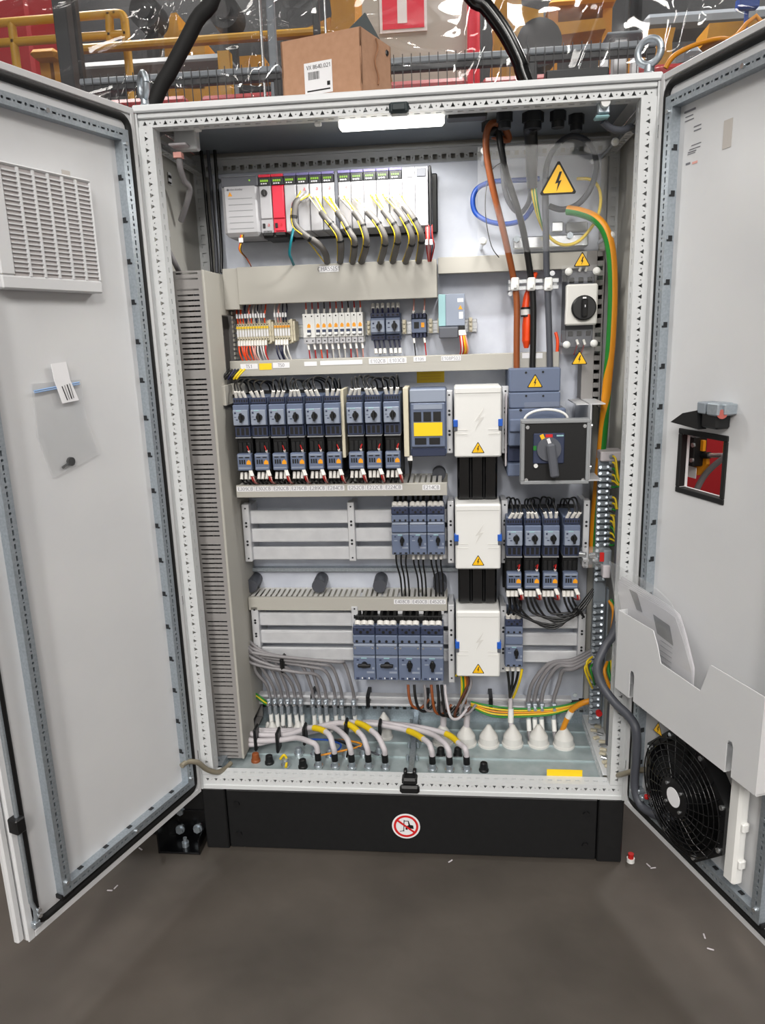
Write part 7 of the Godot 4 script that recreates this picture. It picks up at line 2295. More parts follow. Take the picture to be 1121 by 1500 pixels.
# ------------------------------------------------------------------ earth bar on the right wall
func build_earth_bar() -> void:
	var st := newst()
	var x := 0.548
	var z := -0.2
	var t := thing("earth_bar", "tall earth terminal bar with rows of bright screws at the right wall", "terminals", Vector3(x, 0.3, z))
	st = newst()
	bx(st, Vector3(x - 0.014, 0.32, z - 0.006), Vector3(x + 0.02, 1.12, z), 0.001)
	part(t, "bar", st, M.steel_grey)
	st = newst()
	bx(st, Vector3(x - 0.012, 1.115, z - 0.05), Vector3(x + 0.05, 1.142, z + 0.02), 0.003)
	part(t, "top_holder", st, M.w_lgrey)
	for k in 20:
		var y := 1.098 - k * 0.0168
		st = newst()
		bb(st, Vector3(x, y, z + 0.008), Vector3(0.026, 0.0125, 0.016), 0.002)
		var b := part(t, "terminal", st, M.zinc)
		st = newst()
		cyl(st, Vector3(x - 0.010, y, z + 0.016), Vector3(x - 0.013, y + 0.003, z + 0.027), 0.0046, 8)
		cyl(st, Vector3(x + 0.010, y, z + 0.016), Vector3(x + 0.008, y + 0.003, z + 0.022), 0.0036, 8)
		part(b, "screw", st, M.zinc)
	for k in 19:
		var y := 0.70 - k * 0.0195
		st = newst()
		bb(st, Vector3(x, y, z + 0.007), Vector3(0.03, 0.013, 0.014), 0.002)
		var b := part(t, "terminal", st, M.steel_grey)
		st = newst()
		cyl(st, Vector3(x - 0.010, y, z + 0.014), Vector3(x - 0.013, y + 0.002, z + 0.025), 0.0048, 8)
		cyl(st, Vector3(x + 0.009, y, z + 0.014), Vector3(x + 0.008, y + 0.002, z + 0.018), 0.0036, 8)
		part(b, "screw", st, M.zinc)
	st = newst()
	bx(st, Vector3(x + 0.022, 0.32, z - 0.004), Vector3(x + 0.026, 0.75, z + 0.02), 0.001)
	part(t, "side_rail", st, M.zinc)
	# clear connection block in the middle with bolts
	var cb := thing("connection_block", "clear and grey connection block across the earth bar", "terminal block", Vector3(0.5392, 0.8264, -0.14))
	st = newst()
	bx(st, Vector3(0.4872, 0.832, -0.16), Vector3(0.5568, 0.8831, -0.12), 0.004)
	part(cb, "clear_body", st, M.bag)
	st = newst()
	for k in 3:
		cyl(st, Vector3(0.4829, 0.8658, -0.14) + Vector3(0.028 * k, -0.004 * (k % 2), -0.002), Vector3(0.4829, 0.8658, -0.14) + Vector3(0.028 * k + 0.014, 0, 0.006), 0.008, 8)
		bb(st, Vector3(0.4981, 0.8501, -0.14) + Vector3(0.026 * k, 0, 0), Vector3(0.018, 0.008, 0.02), 0.002)
	part(cb, "bolts", st, M.bright)
	st = newst()
	bx(st, Vector3(0.5388, 0.8382, -0.14), Vector3(0.5618, 0.8861, -0.11), 0.003)
	part(cb, "grey_end", st, M.steel_grey)
	st = newst()
	bb(st, Vector3(0.5352, 0.8676, -0.108), Vector3(0.012, 0.026, 0.003), 0.001, Transform3D())
	part(cb, "red_mark", st, M.w_red)
	st = newst()
	bx(st, Vector3(0.5379, 0.8101, -0.13), Vector3(0.5578, 0.8451, -0.1), 0.002)
	part(cb, "foot", st, M.w_lgrey)
	# green-yellow wires from the bar to the side wall
	var fan := [[Vector3(0.5611, 1.0798, -0.18), Vector3(0.5776, 1.059, -0.16), 6], [Vector3(0.5648, 0.9845, -0.18), Vector3(0.5793, 0.9757, -0.16), 4], [Vector3(0.5599, 0.9192, -0.17), Vector3(0.5785, 0.9013, -0.15), 6]]
	for g in 3:
		var n: int = fan[g][2]
		for k in n:
			var a: Vector3 = fan[g][0] + Vector3(0, 0.016 * (n / 2.0 - k), 0)
			var b: Vector3 = fan[g][1] + Vector3(0.012, 0.004 * (n / 2.0 - k), 0)
			lead("earth_lead", "%s green-yellow lead from the top in the %s fan at the earth bar" % [ORD[k], ["upper", "middle", "lower"][g]], "earth leads at the %s part of the bar" % ["upper", "middle", "lower upper"][g], [a, a + Vector3(0.012, -0.002, 0.01), b + Vector3(-0.008, 0, 0.004), b + Vector3(0.02, -0.012, -0.01)], 0.003, M.w_yellow if k % 3 < 2 else M.w_green, 0.008, false, M.zinc)
	# lower green-yellow wires
	var lowg := [[Vector3(0.5668, 0.7311, -0.14), Vector3(0.5747, 0.7087, -0.12), Vector3(0.573, 0.6584, -0.12), Vector3(0.5735, 0.6091, -0.14), M.w_amber], [Vector3(0.5703, 0.7351, -0.14), Vector3(0.5804, 0.7027, -0.12), Vector3(0.579, 0.6484, -0.12), Vector3(0.5758, 0.5988, -0.14), M.w_green], [Vector3(0.5684, 0.5468, -0.14), Vector3(0.5557, 0.5296, -0.11), Vector3(0.5723, 0.4828, -0.1), Vector3(0.5912, 0.4412, -0.12), M.w_amber], [Vector3(0.5741, 0.5468, -0.14), Vector3(0.5668, 0.5298, -0.11), Vector3(0.5812, 0.4934, -0.1), Vector3(0.5983, 0.4519, -0.12), M.w_green], [Vector3(0.5796, 0.5511, -0.14), Vector3(0.578, 0.5299, -0.11), Vector3(0.5863, 0.5038, -0.1), Vector3(0.6014, 0.4688, -0.12), M.w_yellow], [Vector3(0.5282, 0.5585, -0.15), Vector3(0.5098, 0.5508, -0.13), Vector3(0.5146, 0.5194, -0.13), Vector3(0.5346, 0.4796, -0.16), M.w_yellow], [Vector3(0.5248, 0.5458, -0.15), Vector3(0.5047, 0.534, -0.13), Vector3(0.5153, 0.4984, -0.13), Vector3(0.5335, 0.4559, -0.16), M.w_yellow], [Vector3(0.5327, 0.5375, -0.15), Vector3(0.5198, 0.5342, -0.13), Vector3(0.5263, 0.5091, -0.13), Vector3(0.5389, 0.4667, -0.16), M.w_green]]
	for k in 8:
		var q: Array = lowg[k]
		sheathed("earth_wire", "%s %s wire curving beside the lower part of the earth bar" % [ORD[k], ["amber", "green", "amber", "green", "yellow", "yellow", "yellow", "green"][k]], "wire", curve([q[0], q[1], q[2], q[3]], 5), 0.0048 if k < 5 else 0.003, q[4], "earth wires beside the lower bar")
	# small red caps on the bar
	for k in 2:
		st = newst()
		var p: Vector3 = [Vector3(0.5518, 0.5624, -0.165), Vector3(0.5547, 0.3775, -0.165)][k]
		cyl(st, p, p + Vector3(0, 0, 0.012), 0.009, 10)
		single("red_plug", st, M.w_red, ["upper", "lower"][k] + " small red cap on the lower earth bar", "plug")
	# thick dark conduit from the side wall over to the fan on the door
	sheathed("door_conduit", "thick dark grey conduit running from the cabinet side to the door fan", "conduit", curve([Vector3(0.575, 1.0, -0.1), Vector3(0.5739, 0.8305, -0.08), Vector3(0.5724, 0.755, -0.05), Vector3(0.5588, 0.6859, -0.03), Vector3(0.531, 0.6437, -0.015), Vector3(0.5121, 0.6017, 0), Vector3(0.5196, 0.5603, 0.015), Vector3(0.5511, 0.5189, 0.04), Vector3(0.5824, 0.4958, 0.075), Vector3(0.5947, 0.4717, 0.1), Vector3(0.5984, 0.3943, 0.1), Vector3(0.6013, 0.3088, 0.09), Vector3(0.616, 0.2627, 0.11), Vector3(0.6424, 0.2768, 0.17), Vector3(0.6593, 0.3135, 0.22)], 6), 0.0115, M.w_dgrey, "", 10)
	sheathed("door_conduit", "second dark conduit behind the document bag at the right post", "conduit", curve([Vector3(0.582, 0.98, -0.1), Vector3(0.5854, 0.8176, -0.09), Vector3(0.5896, 0.7535, -0.08), Vector3(0.5926, 0.651, -0.09), Vector3(0.58, 0.45, -0.12), Vector3(0.578, 0.3, -0.12)], 5), 0.010, M.w_dgrey)

# ------------------------------------------------------------------ cables and glands on the cabinet floor
func grommet(label: String, base: Vector3, r: float, h: float) -> Node3D:
	var t := thing("cone_grommet", label, "grommet", base, "white cone grommets")
	var st := newst()
	lathe(st, Transform3D(Basis(), base), [Vector2(0, 0), Vector2(r * 1.12, 0), Vector2(r * 1.12, 0.006), Vector2(r, 0.008), Vector2(r * 0.96, h * 0.42), Vector2(r * 0.8, h * 0.55), Vector2(r * 0.42, h * 0.8), Vector2(r * 0.2, h * 0.97), Vector2(0, h)], 18)
	part(t, "cone", st, M.white_soft)
	return t

func gland(label: String, base: Vector3, group: String) -> Node3D:
	var t := thing("cable_gland", label, "gland", base, group)
	var st := newst()
	cyl(st, base, base + Vector3(0, 0.008, 0), 0.0125, 6)
	cyl(st, base + Vector3(0, 0.008, 0), base + Vector3(0, 0.011, 0), 0.0145, 14)
	part(t, "nut", st, M.bright)
	st = newst()
	lathe(st, Transform3D(Basis(), base), [Vector2(0, 0.011), Vector2(0.0105, 0.011), Vector2(0.0098, 0.024), Vector2(0.0085, 0.028), Vector2(0, 0.028)], 14)
	part(t, "body", st, M.zinc)
	return t

func build_floor_cables() -> void:
	var st := newst()
	var fy := 0.216
	# clamp rail with cable clamps
	var rl := thing("clamp_rail", "zinc cable clamp rail running along the back near the floor", "rail", Vector3(0, 0.32, -0.32))
	st = newst()
	bx(st, Vector3(-0.52, 0.337, -0.325), Vector3(0.5, 0.345, -0.30), 0.001)
	bx(st, Vector3(-0.52, 0.312, -0.325), Vector3(0.5, 0.320, -0.30), 0.001)
	bx(st, Vector3(-0.52, 0.312, -0.328), Vector3(0.5, 0.345, -0.325))
	part(rl, "c_profile", st, M.alu)
	for x in [-0.32, -0.14, 0.05, 0.25]:
		st = newst()
		bx(st, Vector3(x - 0.006, 0.308, -0.36), Vector3(x + 0.006, 0.349, -0.296), 0.001)
		part(rl, "tie", st, M.black)
	st = newst()
	cyl(st, Vector3(0.5, 0.33, -0.315), Vector3(0.525, 0.332, -0.315), 0.005, 8)
	cyl(st, Vector3(0.525, 0.332, -0.315), Vector3(0.54, 0.333, -0.315), 0.009, 10)
	part(rl, "end_stud", st, M.black)
	# grey motor cables: bundle from the left duct fanning down into the clamps
	var xs := [Vector3(-0.458, 0.3311, -0.295), Vector3(-0.4388, 0.3314, -0.295), Vector3(-0.4185, 0.3317, -0.295), Vector3(-0.3972, 0.3321, -0.295), Vector3(-0.3748, 0.3325, -0.295), Vector3(-0.3546, 0.3328, -0.295), Vector3(-0.3155, 0.3335, -0.295), Vector3(-0.2955, 0.3338, -0.295), Vector3(-0.2733, 0.3342, -0.295), Vector3(-0.2444, 0.3347, -0.295), Vector3(-0.2223, 0.3351, -0.295), Vector3(-0.1836, 0.3358, -0.295)]
	for k in 12:
		var c: Vector3 = xs[k]
		var f := k / 11.0
		var drop := 0.055 - 0.045 * f
		var t := thing("motor_cable", "%s grey motor cable from the left fanning down into the clamp rail" % ORD[k], "cable", Vector3(c.x, 0.25, -0.29), "grey motor cables at lower left")
		st = newst()
		var sy := 0.50 + 0.012 * (k % 4) - 0.008 * (k / 4)
		var path := [Vector3(-0.525, sy + 0.05, -0.27 + 0.012 * (k % 3)), Vector3(-0.49, sy + 0.005, -0.255 + 0.012 * (k % 3))]
		if f > 0.25:
			path.append(Vector3(lerpf(-0.44, c.x - 0.05, f), sy - 0.022, -0.245 + 0.008 * (k % 3)))
		path.append_array([Vector3(c.x - 0.028 + 0.008 * f, sy - 0.035 - drop * 0.2, -0.25), Vector3(c.x - 0.003, 0.40, -0.27), Vector3(c.x, 0.35, -0.29), Vector3(c.x, 0.30, -0.29), Vector3(c.x + 0.002 * sin(k * 2.0), 0.255, -0.285), Vector3(c.x + 0.002, 0.225, -0.285)])
		tube(st, curve(path, 5), 0.0052, 8)
		part(t, "sheath", st, M.w_grey)
		st = newst()
		cyl(st, Vector3(c.x + 0.001, 0.285, -0.289), Vector3(c.x + 0.0015 + 0.002 * sin(k * 2.0), 0.247 - 0.004 * (k % 2), -0.285), 0.0072, 8)
		part(t, "white_marker", st, M.white)
		var cl := thing("cable_clamp", "%s bright cable clamp from the left on the clamp rail" % ORD[k], "clamp", Vector3(c.x, 0.312, -0.29), "cable clamps on the rail")
		st = newst()
		bb(st, Vector3(c.x, 0.333, -0.281), Vector3(0.014, 0.02, 0.016), 0.003)
		bb(st, Vector3(c.x, 0.303, -0.282), Vector3(0.012, 0.03, 0.012), 0.002)
		part(cl, "shoe", st, M.zinc)
		st = newst()
		cyl(st, Vector3(c.x, 0.328, -0.276), Vector3(c.x, 0.328, -0.266), 0.0055, 8)
		part(cl, "screw", st, M.bright)
	st = newst()
	bb(st, Vector3(-0.395, 0.482, -0.248), Vector3(0.012, 0.05, 0.05), 0.008, Transform3D())
	single("cable_tie", st, M.black, "wide black tie round the grey motor cable bundle at left", "tie")
	# right group of four grey cables
	var xr := [Vector3(0.3655, 0.3451, -0.295), Vector3(0.3844, 0.3455, -0.295), Vector3(0.4054, 0.3458, -0.295), Vector3(0.443, 0.3465, -0.295)]
	var shoulder := [Vector3(0.4245, 0.4799, -0.27), Vector3(0.4374, 0.4825, -0.26), Vector3(0.4483, 0.4807, -0.25), Vector3(0.4628, 0.4675, -0.25)]
	for k in 4:
		var c: Vector3 = xr[k]
		var sh: Vector3 = shoulder[k]
		var t := thing("motor_cable", "%s dark grey cable from the left curving up to the earth bar at right" % ORD[k], "cable", Vector3(c.x, 0.25, -0.29), "grey cables at lower right")
		st = newst()
		tube(st, curve([Vector3(0.5448, 0.5347, -0.26) + Vector3(0.01, -0.004 * k, 0.01 * k), Vector3(0.492, 0.5034, -0.25) + Vector3(0, -0.006 * k, 0.008 * k), sh, Vector3(c.x + 0.012, 0.42, -0.27), Vector3(c.x, 0.35, -0.29), Vector3(c.x, 0.30, -0.29), Vector3(c.x + 0.001, 0.25, -0.27), Vector3(c.x + 0.004, 0.23, -0.25)], 5), 0.0062, 8)
		part(t, "sheath", st, M.w_grey)
		st = newst()
		cyl(st, Vector3(c.x + 0.0005, 0.288, -0.286), Vector3(c.x + 0.002, 0.252, -0.27), 0.0078, 8)
		part(t, "white_marker", st, M.white)
		var cl := thing("cable_clamp", "%s bright cable clamp from the left in the right-hand group" % ORD[k], "clamp", Vector3(c.x, 0.312, -0.29), "cable clamps on the rail")
		st = newst()
		bb(st, Vector3(c.x, 0.333, -0.279), Vector3(0.016, 0.02, 0.018), 0.003)
		bb(st, Vector3(c.x, 0.303, -0.282), Vector3(0.013, 0.03, 0.014), 0.002)
		part(cl, "shoe", st, M.zinc)
		st = newst()
		cyl(st, Vector3(c.x, 0.328, -0.274), Vector3(c.x, 0.328, -0.264), 0.0058, 8)
		part(cl, "screw", st, M.bright)
	# cable through the grommet below the single breaker
	var sc := thing("motor_cable", "pale cable rising through a cone grommet below the single right breaker", "cable", Vector3(0.3, 0.25, -0.27))
	st = newst()
	tube(st, curve([Vector3(0.3123, 0.2519, -0.25), Vector3(0.3084, 0.3046, -0.26), Vector3(0.3086, 0.3573, -0.27), Vector3(0.3103, 0.4035, -0.27)], 4), 0.007, 8)
	part(sc, "sheath", st, M.w_lgrey)
	st = newst()
	cyl(st, Vector3(0.3092, 0.2888, -0.255), Vector3(0.3096, 0.3299, -0.265), 0.009, 8)
	part(sc, "white_marker", st, M.white)
	# orange cable
	var oc := thing("orange_cable", "orange cable with white marker bending into the rightmost cone grommet", "cable", Vector3(0.46, 0.25, -0.25))
	st = newst()
	tube(st, curve([Vector3(0.4658, 0.267, -0.25), Vector3(0.4756, 0.3075, -0.24), Vector3(0.4901, 0.3449, -0.235), Vector3(0.517, 0.376, -0.22), Vector3(0.5546, 0.3879, -0.22)], 5), 0.0085, 10)
	part(oc, "sheath", st, M.w_amber)
	st = newst()
	cyl(st, Vector3(0.4791, 0.3179, -0.238), Vector3(0.4881, 0.3408, -0.234), 0.0095, 10)
	part(oc, "white_marker", st, M.white)
	# thin green-yellow wires along the rail
	for k in 5:
		sheathed("earth_wire", "thin %s wire lying along the clamp rail at right" % ["upper green", "upper yellow", "amber", "lower yellow", "lower green"][k], "wire", curve([Vector3(0.1871, 0.343, -0.28) + Vector3(0, -0.004 * k, 0), Vector3(0.2501, 0.3354, -0.27) + Vector3(0, -0.007 * k, 0.003 * k), Vector3(0.334, 0.3276, -0.27) + Vector3(0, -0.007 * k, 0), Vector3(0.438, 0.3342, -0.27) + Vector3(0, -0.006 * k, 0), Vector3(0.5181, 0.3593, -0.26) + Vector3(0, -0.003 * k, 0)], 5), 0.003, [M.w_green, M.w_yellow, M.w_amber, M.w_yellow, M.w_green][k], "earth wires along the rail")
	for k in 3:
		sheathed("earth_wire", "%s wire beside the left end of the clamp rail" % ["upper green", "yellow", "lower green"][k], "wire", curve([Vector3(-0.5145, 0.3668, -0.28) + Vector3(0, -0.006 * k, 0), Vector3(-0.49, 0.3604, -0.27) + Vector3(0, -0.006 * k, 0), Vector3(-0.469, 0.3417, -0.27) + Vector3(0, -0.006 * k, 0), Vector3(-0.4619, 0.3215, -0.29) + Vector3(0, -0.006 * k, 0)], 4), 0.003, [M.w_green, M.w_yellow, M.w_green][k], "earth wires at the left rail end")
	# green-yellow and brown bundle right of the big breakers
	for k in 4:
		sheathed("core", "%s core rising left of the lowest white cover" % ["yellow", "green", "orange", "brown"][k], "wire", curve([Vector3(0.1409, 0.4452, -0.25) + Vector3(0.004 * k, 0, 0), Vector3(0.1534, 0.464, -0.235) + Vector3(0.006 * k, 0, 0), Vector3(0.1593, 0.4214, -0.23) + Vector3(0.005 * k, 0, 0), Vector3(0.1549, 0.3537, -0.25) + Vector3(0.005 * k, 0, 0)], 5), 0.0035, [M.w_yellow, M.w_green, M.w_amber, M.w_brown][k], "cores left of the lowest white cover")
	# cone grommets in the row behind
	var bases := [Vector3(0.0986, 0.216, -0.2504), Vector3(0.171, 0.216, -0.2493), Vector3(0.2409, 0.216, -0.2481), Vector3(0.3148, 0.216, -0.251), Vector3(0.3947, 0.216, -0.2542), Vector3(0.4711, 0.216, -0.2494)]
	for k in 6:
		var b: Vector3 = bases[k]
		grommet("%s big white cone grommet from the left on the cabinet floor" % ORD[k], b, 0.03, 0.068)
		if k < 2:
			st = newst()
			cyl(st, b + Vector3(0.002, 0.06, 0), b + Vector3(0.004, 0.13, -0.005), 0.010, 10)
			single("cable_stub", st, M.w_lgrey, ["left", "right"][k] + " pale cable rising out of the two leftmost big grommets", "cable")
	var small := [Vector3(-0.0955, 0.216, -0.3474), Vector3(-0.4516, 0.216, -0.274), Vector3(-0.3676, 0.216, -0.2815), Vector3(-0.0825, 0.216, -0.2758)]
	for k in 4:
		grommet(["white cone grommet standing alone at the back of the floor", "white cone grommet left of the cable bundle", "white cone grommet behind the cable bundle", "white cone grommet below the yellow cable sleeves"][k], small[k], 0.02, 0.05)
	# multi-hole grommet plates under the grey cables
	var plates := [Vector3(-0.4519, 0.216, -0.3038), Vector3(-0.3782, 0.216, -0.3109), Vector3(-0.2932, 0.216, -0.3184), Vector3(-0.2173, 0.216, -0.3255)]
	for k in 4:
		var b: Vector3 = plates[k]
		var t := thing("grommet_plate", "%s white grommet plate from the left under the grey cables" % ORD[k], "grommet", b, "white grommet plates")
		st = newst()
		bb(st, b + Vector3(0, 0.004, 0), Vector3(0.07, 0.008, 0.05), 0.003)
		part(t, "plate", st, M.white_soft)
		for q in 3:
			st = newst()
			lathe(st, Transform3D(Basis(), b + Vector3(-0.022 + q * 0.022, 0.008, 0)), [Vector2(0.011, 0), Vector2(0.0075, 0.016), Vector2(0.004, 0.022), Vector2(0, 0.023)], 10)
			part(t, "nipple", st, M.white_soft)
	# front row of brass glands with thick pale cables
	var gx := [Vector3(-0.2696, 0.216, -0.0954), Vector3(-0.2188, 0.216, -0.094), Vector3(-0.1684, 0.216, -0.0926), Vector3(-0.1186, 0.216, -0.0948), Vector3(-0.0687, 0.216, -0.0934), Vector3(0.0705, 0.216, -0.0924), Vector3(0.1204, 0.216, -0.0911), Vector3(0.1702, 0.216, -0.0933)]
	var over := [
		[Vector3(-0.4748, 0.2635, -0.16), Vector3(-0.3968, 0.2736, -0.15), Vector3(-0.3409, 0.2877, -0.14), Vector3(-0.2907, 0.2989, -0.1)],
		[Vector3(-0.4794, 0.2727, -0.18), Vector3(-0.3821, 0.2749, -0.18), Vector3(-0.3035, 0.3057, -0.17), Vector3(-0.2418, 0.3176, -0.12)],
		[Vector3(-0.4863, 0.249, -0.2), Vector3(-0.3654, 0.266, -0.2), Vector3(-0.2543, 0.2999, -0.19), Vector3(-0.1907, 0.3097, -0.12)],
		[Vector3(-0.4814, 0.2444, -0.18), Vector3(-0.3433, 0.2735, -0.2), Vector3(-0.2094, 0.3181, -0.18), Vector3(-0.1433, 0.3175, -0.12)],
		[Vector3(-0.4756, 0.2518, -0.16), Vector3(-0.3214, 0.2787, -0.2), Vector3(-0.1809, 0.3097, -0.2), Vector3(-0.1035, 0.3171, -0.13)],
		[Vector3(-0.3705, 0.2518, -0.22), Vector3(-0.1735, 0.2939, -0.22), Vector3(-0.0232, 0.2898, -0.2), Vector3(0.0509, 0.2995, -0.12)],
		[Vector3(-0.3724, 0.2555, -0.23), Vector3(-0.1318, 0.2938, -0.23), Vector3(0.04, 0.29, -0.19), Vector3(0.0991, 0.2984, -0.12)],
		[Vector3(-0.3525, 0.255, -0.24), Vector3(-0.0902, 0.2843, -0.24), Vector3(0.0919, 0.2889, -0.19), Vector3(0.1511, 0.2907, -0.12)]]
	for k in 8:
		var b: Vector3 = gx[k]
		gland("%s bright cable gland from the left in the front row" % ORD[k], b, "front row glands")
		var o: Array = over[k]
		var t := thing("thick_cable", "%s thick pale grey cable from the left bending down into the front glands" % ORD[k], "cable", b + Vector3(0, 0.028, 0), "thick pale cables on the floor")
		st = newst()
		var pts := curve([Vector3(-0.53, o[0].y + 0.01, o[0].z), o[0], o[1], o[2], o[3], b + Vector3(-0.004, 0.075, 0), b + Vector3(0, 0.05, 0), b + Vector3(0, 0.026, 0)] if k < 5 else [Vector3(-0.53, o[0].y + 0.01, o[0].z + 0.02), o[0], o[1], o[2], o[3], b + Vector3(-0.004, 0.075, 0), b + Vector3(0, 0.05, 0), b + Vector3(0, 0.026, 0)], 6)
		tube(st, pts, 0.0085, 10)
		part(t, "sheath", st, M.w_lgrey)
		st = newst()
		cyl(st, b + Vector3(0, 0.027, 0), b + Vector3(-0.001, 0.052, 0), 0.0098, 10)
		part(t, "black_sleeve", st, M.black)
		if k in [1, 4, 3, 5, 7]:
			st = newst()
			var i0 := 21
			tube(st, pts.slice(i0 - 2, i0 + 3), 0.0094, 10)
			part(t, "yellow_sleeve", st, M.w_yellow)
	for d in [[Vector3(-0.4733, 0.2723, -0.165), 0.075, "leftmost wide black tie round the thick cables"], [Vector3(-0.401, 0.2735, -0.15), 0.07, "second black tie from the left round the thick cables"], [Vector3(-0.3183, 0.2932, -0.155), 0.06, "third black tie, left of the first yellow sleeve"], [Vector3(-0.1908, 0.3109, -0.165), 0.05, "black tie left of the long yellow sleeve"], [Vector3(-0.0925, 0.293, -0.2), 0.045, "rightmost black tie round the pale cables"]]:
		st = newst()
		bb(st, d[0], Vector3(0.009, d[1], 0.045), 0.004)
		single("cable_tie", st, M.black, d[2], "tie", "black ties on floor cables")
	# black screw caps
	var plugs := [Vector3(-0.4239, 0.216, -0.1142), Vector3(-0.3175, 0.216, -0.0969), Vector3(0.0932, 0.216, -0.1766), Vector3(0.145, 0.216, -0.1788), Vector3(0.2201, 0.216, -0.1024), Vector3(-0.4686, 0.216, -0.1234)]
	for k in 6:
		st = newst()
		lathe(st, Transform3D(Basis(), plugs[k]), [Vector2(0, 0), Vector2(0.0145, 0), Vector2(0.0145, 0.006), Vector2(0.0125, 0.008), Vector2(0.0105, 0.026), Vector2(0.007, 0.028), Vector2(0, 0.028)], 10)
		single("blind_plug", st, M.black if k < 5 else M.w_brown, ["small black plug at the far left of the front row", "black plug between the left glands", "left of two black plugs behind the right glands", "right of two black plugs behind the right glands", "lone black plug right of the last gland", "brown plug under the leftmost tie"][k], "plug")
	gland("bright gland with yellow-green wire left of the front row", Vector3(-0.369, 0.216, -0.0947), "front row glands")
	sheathed("earth_wire", "yellow-green wire ending at the gland left of the front row", "wire", curve([Vector3(-0.3854, 0.2398, -0.1), Vector3(-0.3741, 0.2538, -0.1), Vector3(-0.3666, 0.2403, -0.1), Vector3(-0.3633, 0.23, -0.0731)], 4), 0.004, M.w_yellow)
	# back row of small bright glands
	for k in 6:
		var b: Vector3 = [Vector3(-0.3425, 0.216, -0.1586), Vector3(-0.2911, 0.216, -0.157), Vector3(-0.2447, 0.216, -0.1589), Vector3(-0.1938, 0.216, -0.1572), Vector3(-0.1419, 0.216, -0.1631), Vector3(-0.0945, 0.216, -0.1727)][k]
		gland("%s gland from the left in the second row behind the thick cables" % ORD[k], b, "second row glands")
	# loose thin wires between
	for k in 4:
		sheathed("thin_wire", "%s thin wire lying between the gland rows" % ["blue", "black", "dark grey", "orange"][k], "wire", curve([Vector3(-0.3209, 0.254, -0.19) + Vector3(0.02 * k, 0, 0), Vector3(-0.2546, 0.2591, -0.18) + Vector3(0.02 * k, 0, 0), Vector3(-0.2094, 0.2535, -0.16) + Vector3(0.02 * k, 0, 0), [Vector3(-0.2374, 0.24, -0.1205), Vector3(-0.1874, 0.24, -0.1189), Vector3(-0.09, 0.24, -0.134), Vector3(-0.2828, 0.24, -0.1186)][k]], 5), 0.003, [M.w_blue, M.w_black, M.w_dgrey, M.w_amber][k])
	# yellow tag at the front right
	st = newst()
	var ya := Vector3(0.3978, 0.246, -0.0171)
	bb(st, Vector3(ya.x + 0.045, 0.254, -0.043), Vector3(0.098, 0.02, 0.0015), 0.0, Transform3D())
	single("yellow_tag", st, M.yellow, "yellow rectangular label standing on the bottom rail at right", "label")
	# cream plastic clips strewn over the right floor rail
	var rng := RandomNumberGenerator.new()
	rng.seed = 12
	for k in 14:
		st = newst()
		var z := -0.06 - k * 0.022
		bb(st, Vector3.ZERO, Vector3(0.02, 0.008, 0.012), 0.002, Transform3D(Basis(Vector3(0, 1, 0), rng.randf_range(-0.6, 0.6)), Vector3(0.575 + rng.randf_range(-0.01, 0.01), 0.253, z)))
		single("cage_nut", st, M.bright if k % 3 == 0 else M.cream, "%s pale clip from the front on the right floor rail" % ORD[k], "clip", "clips on the right floor rail")

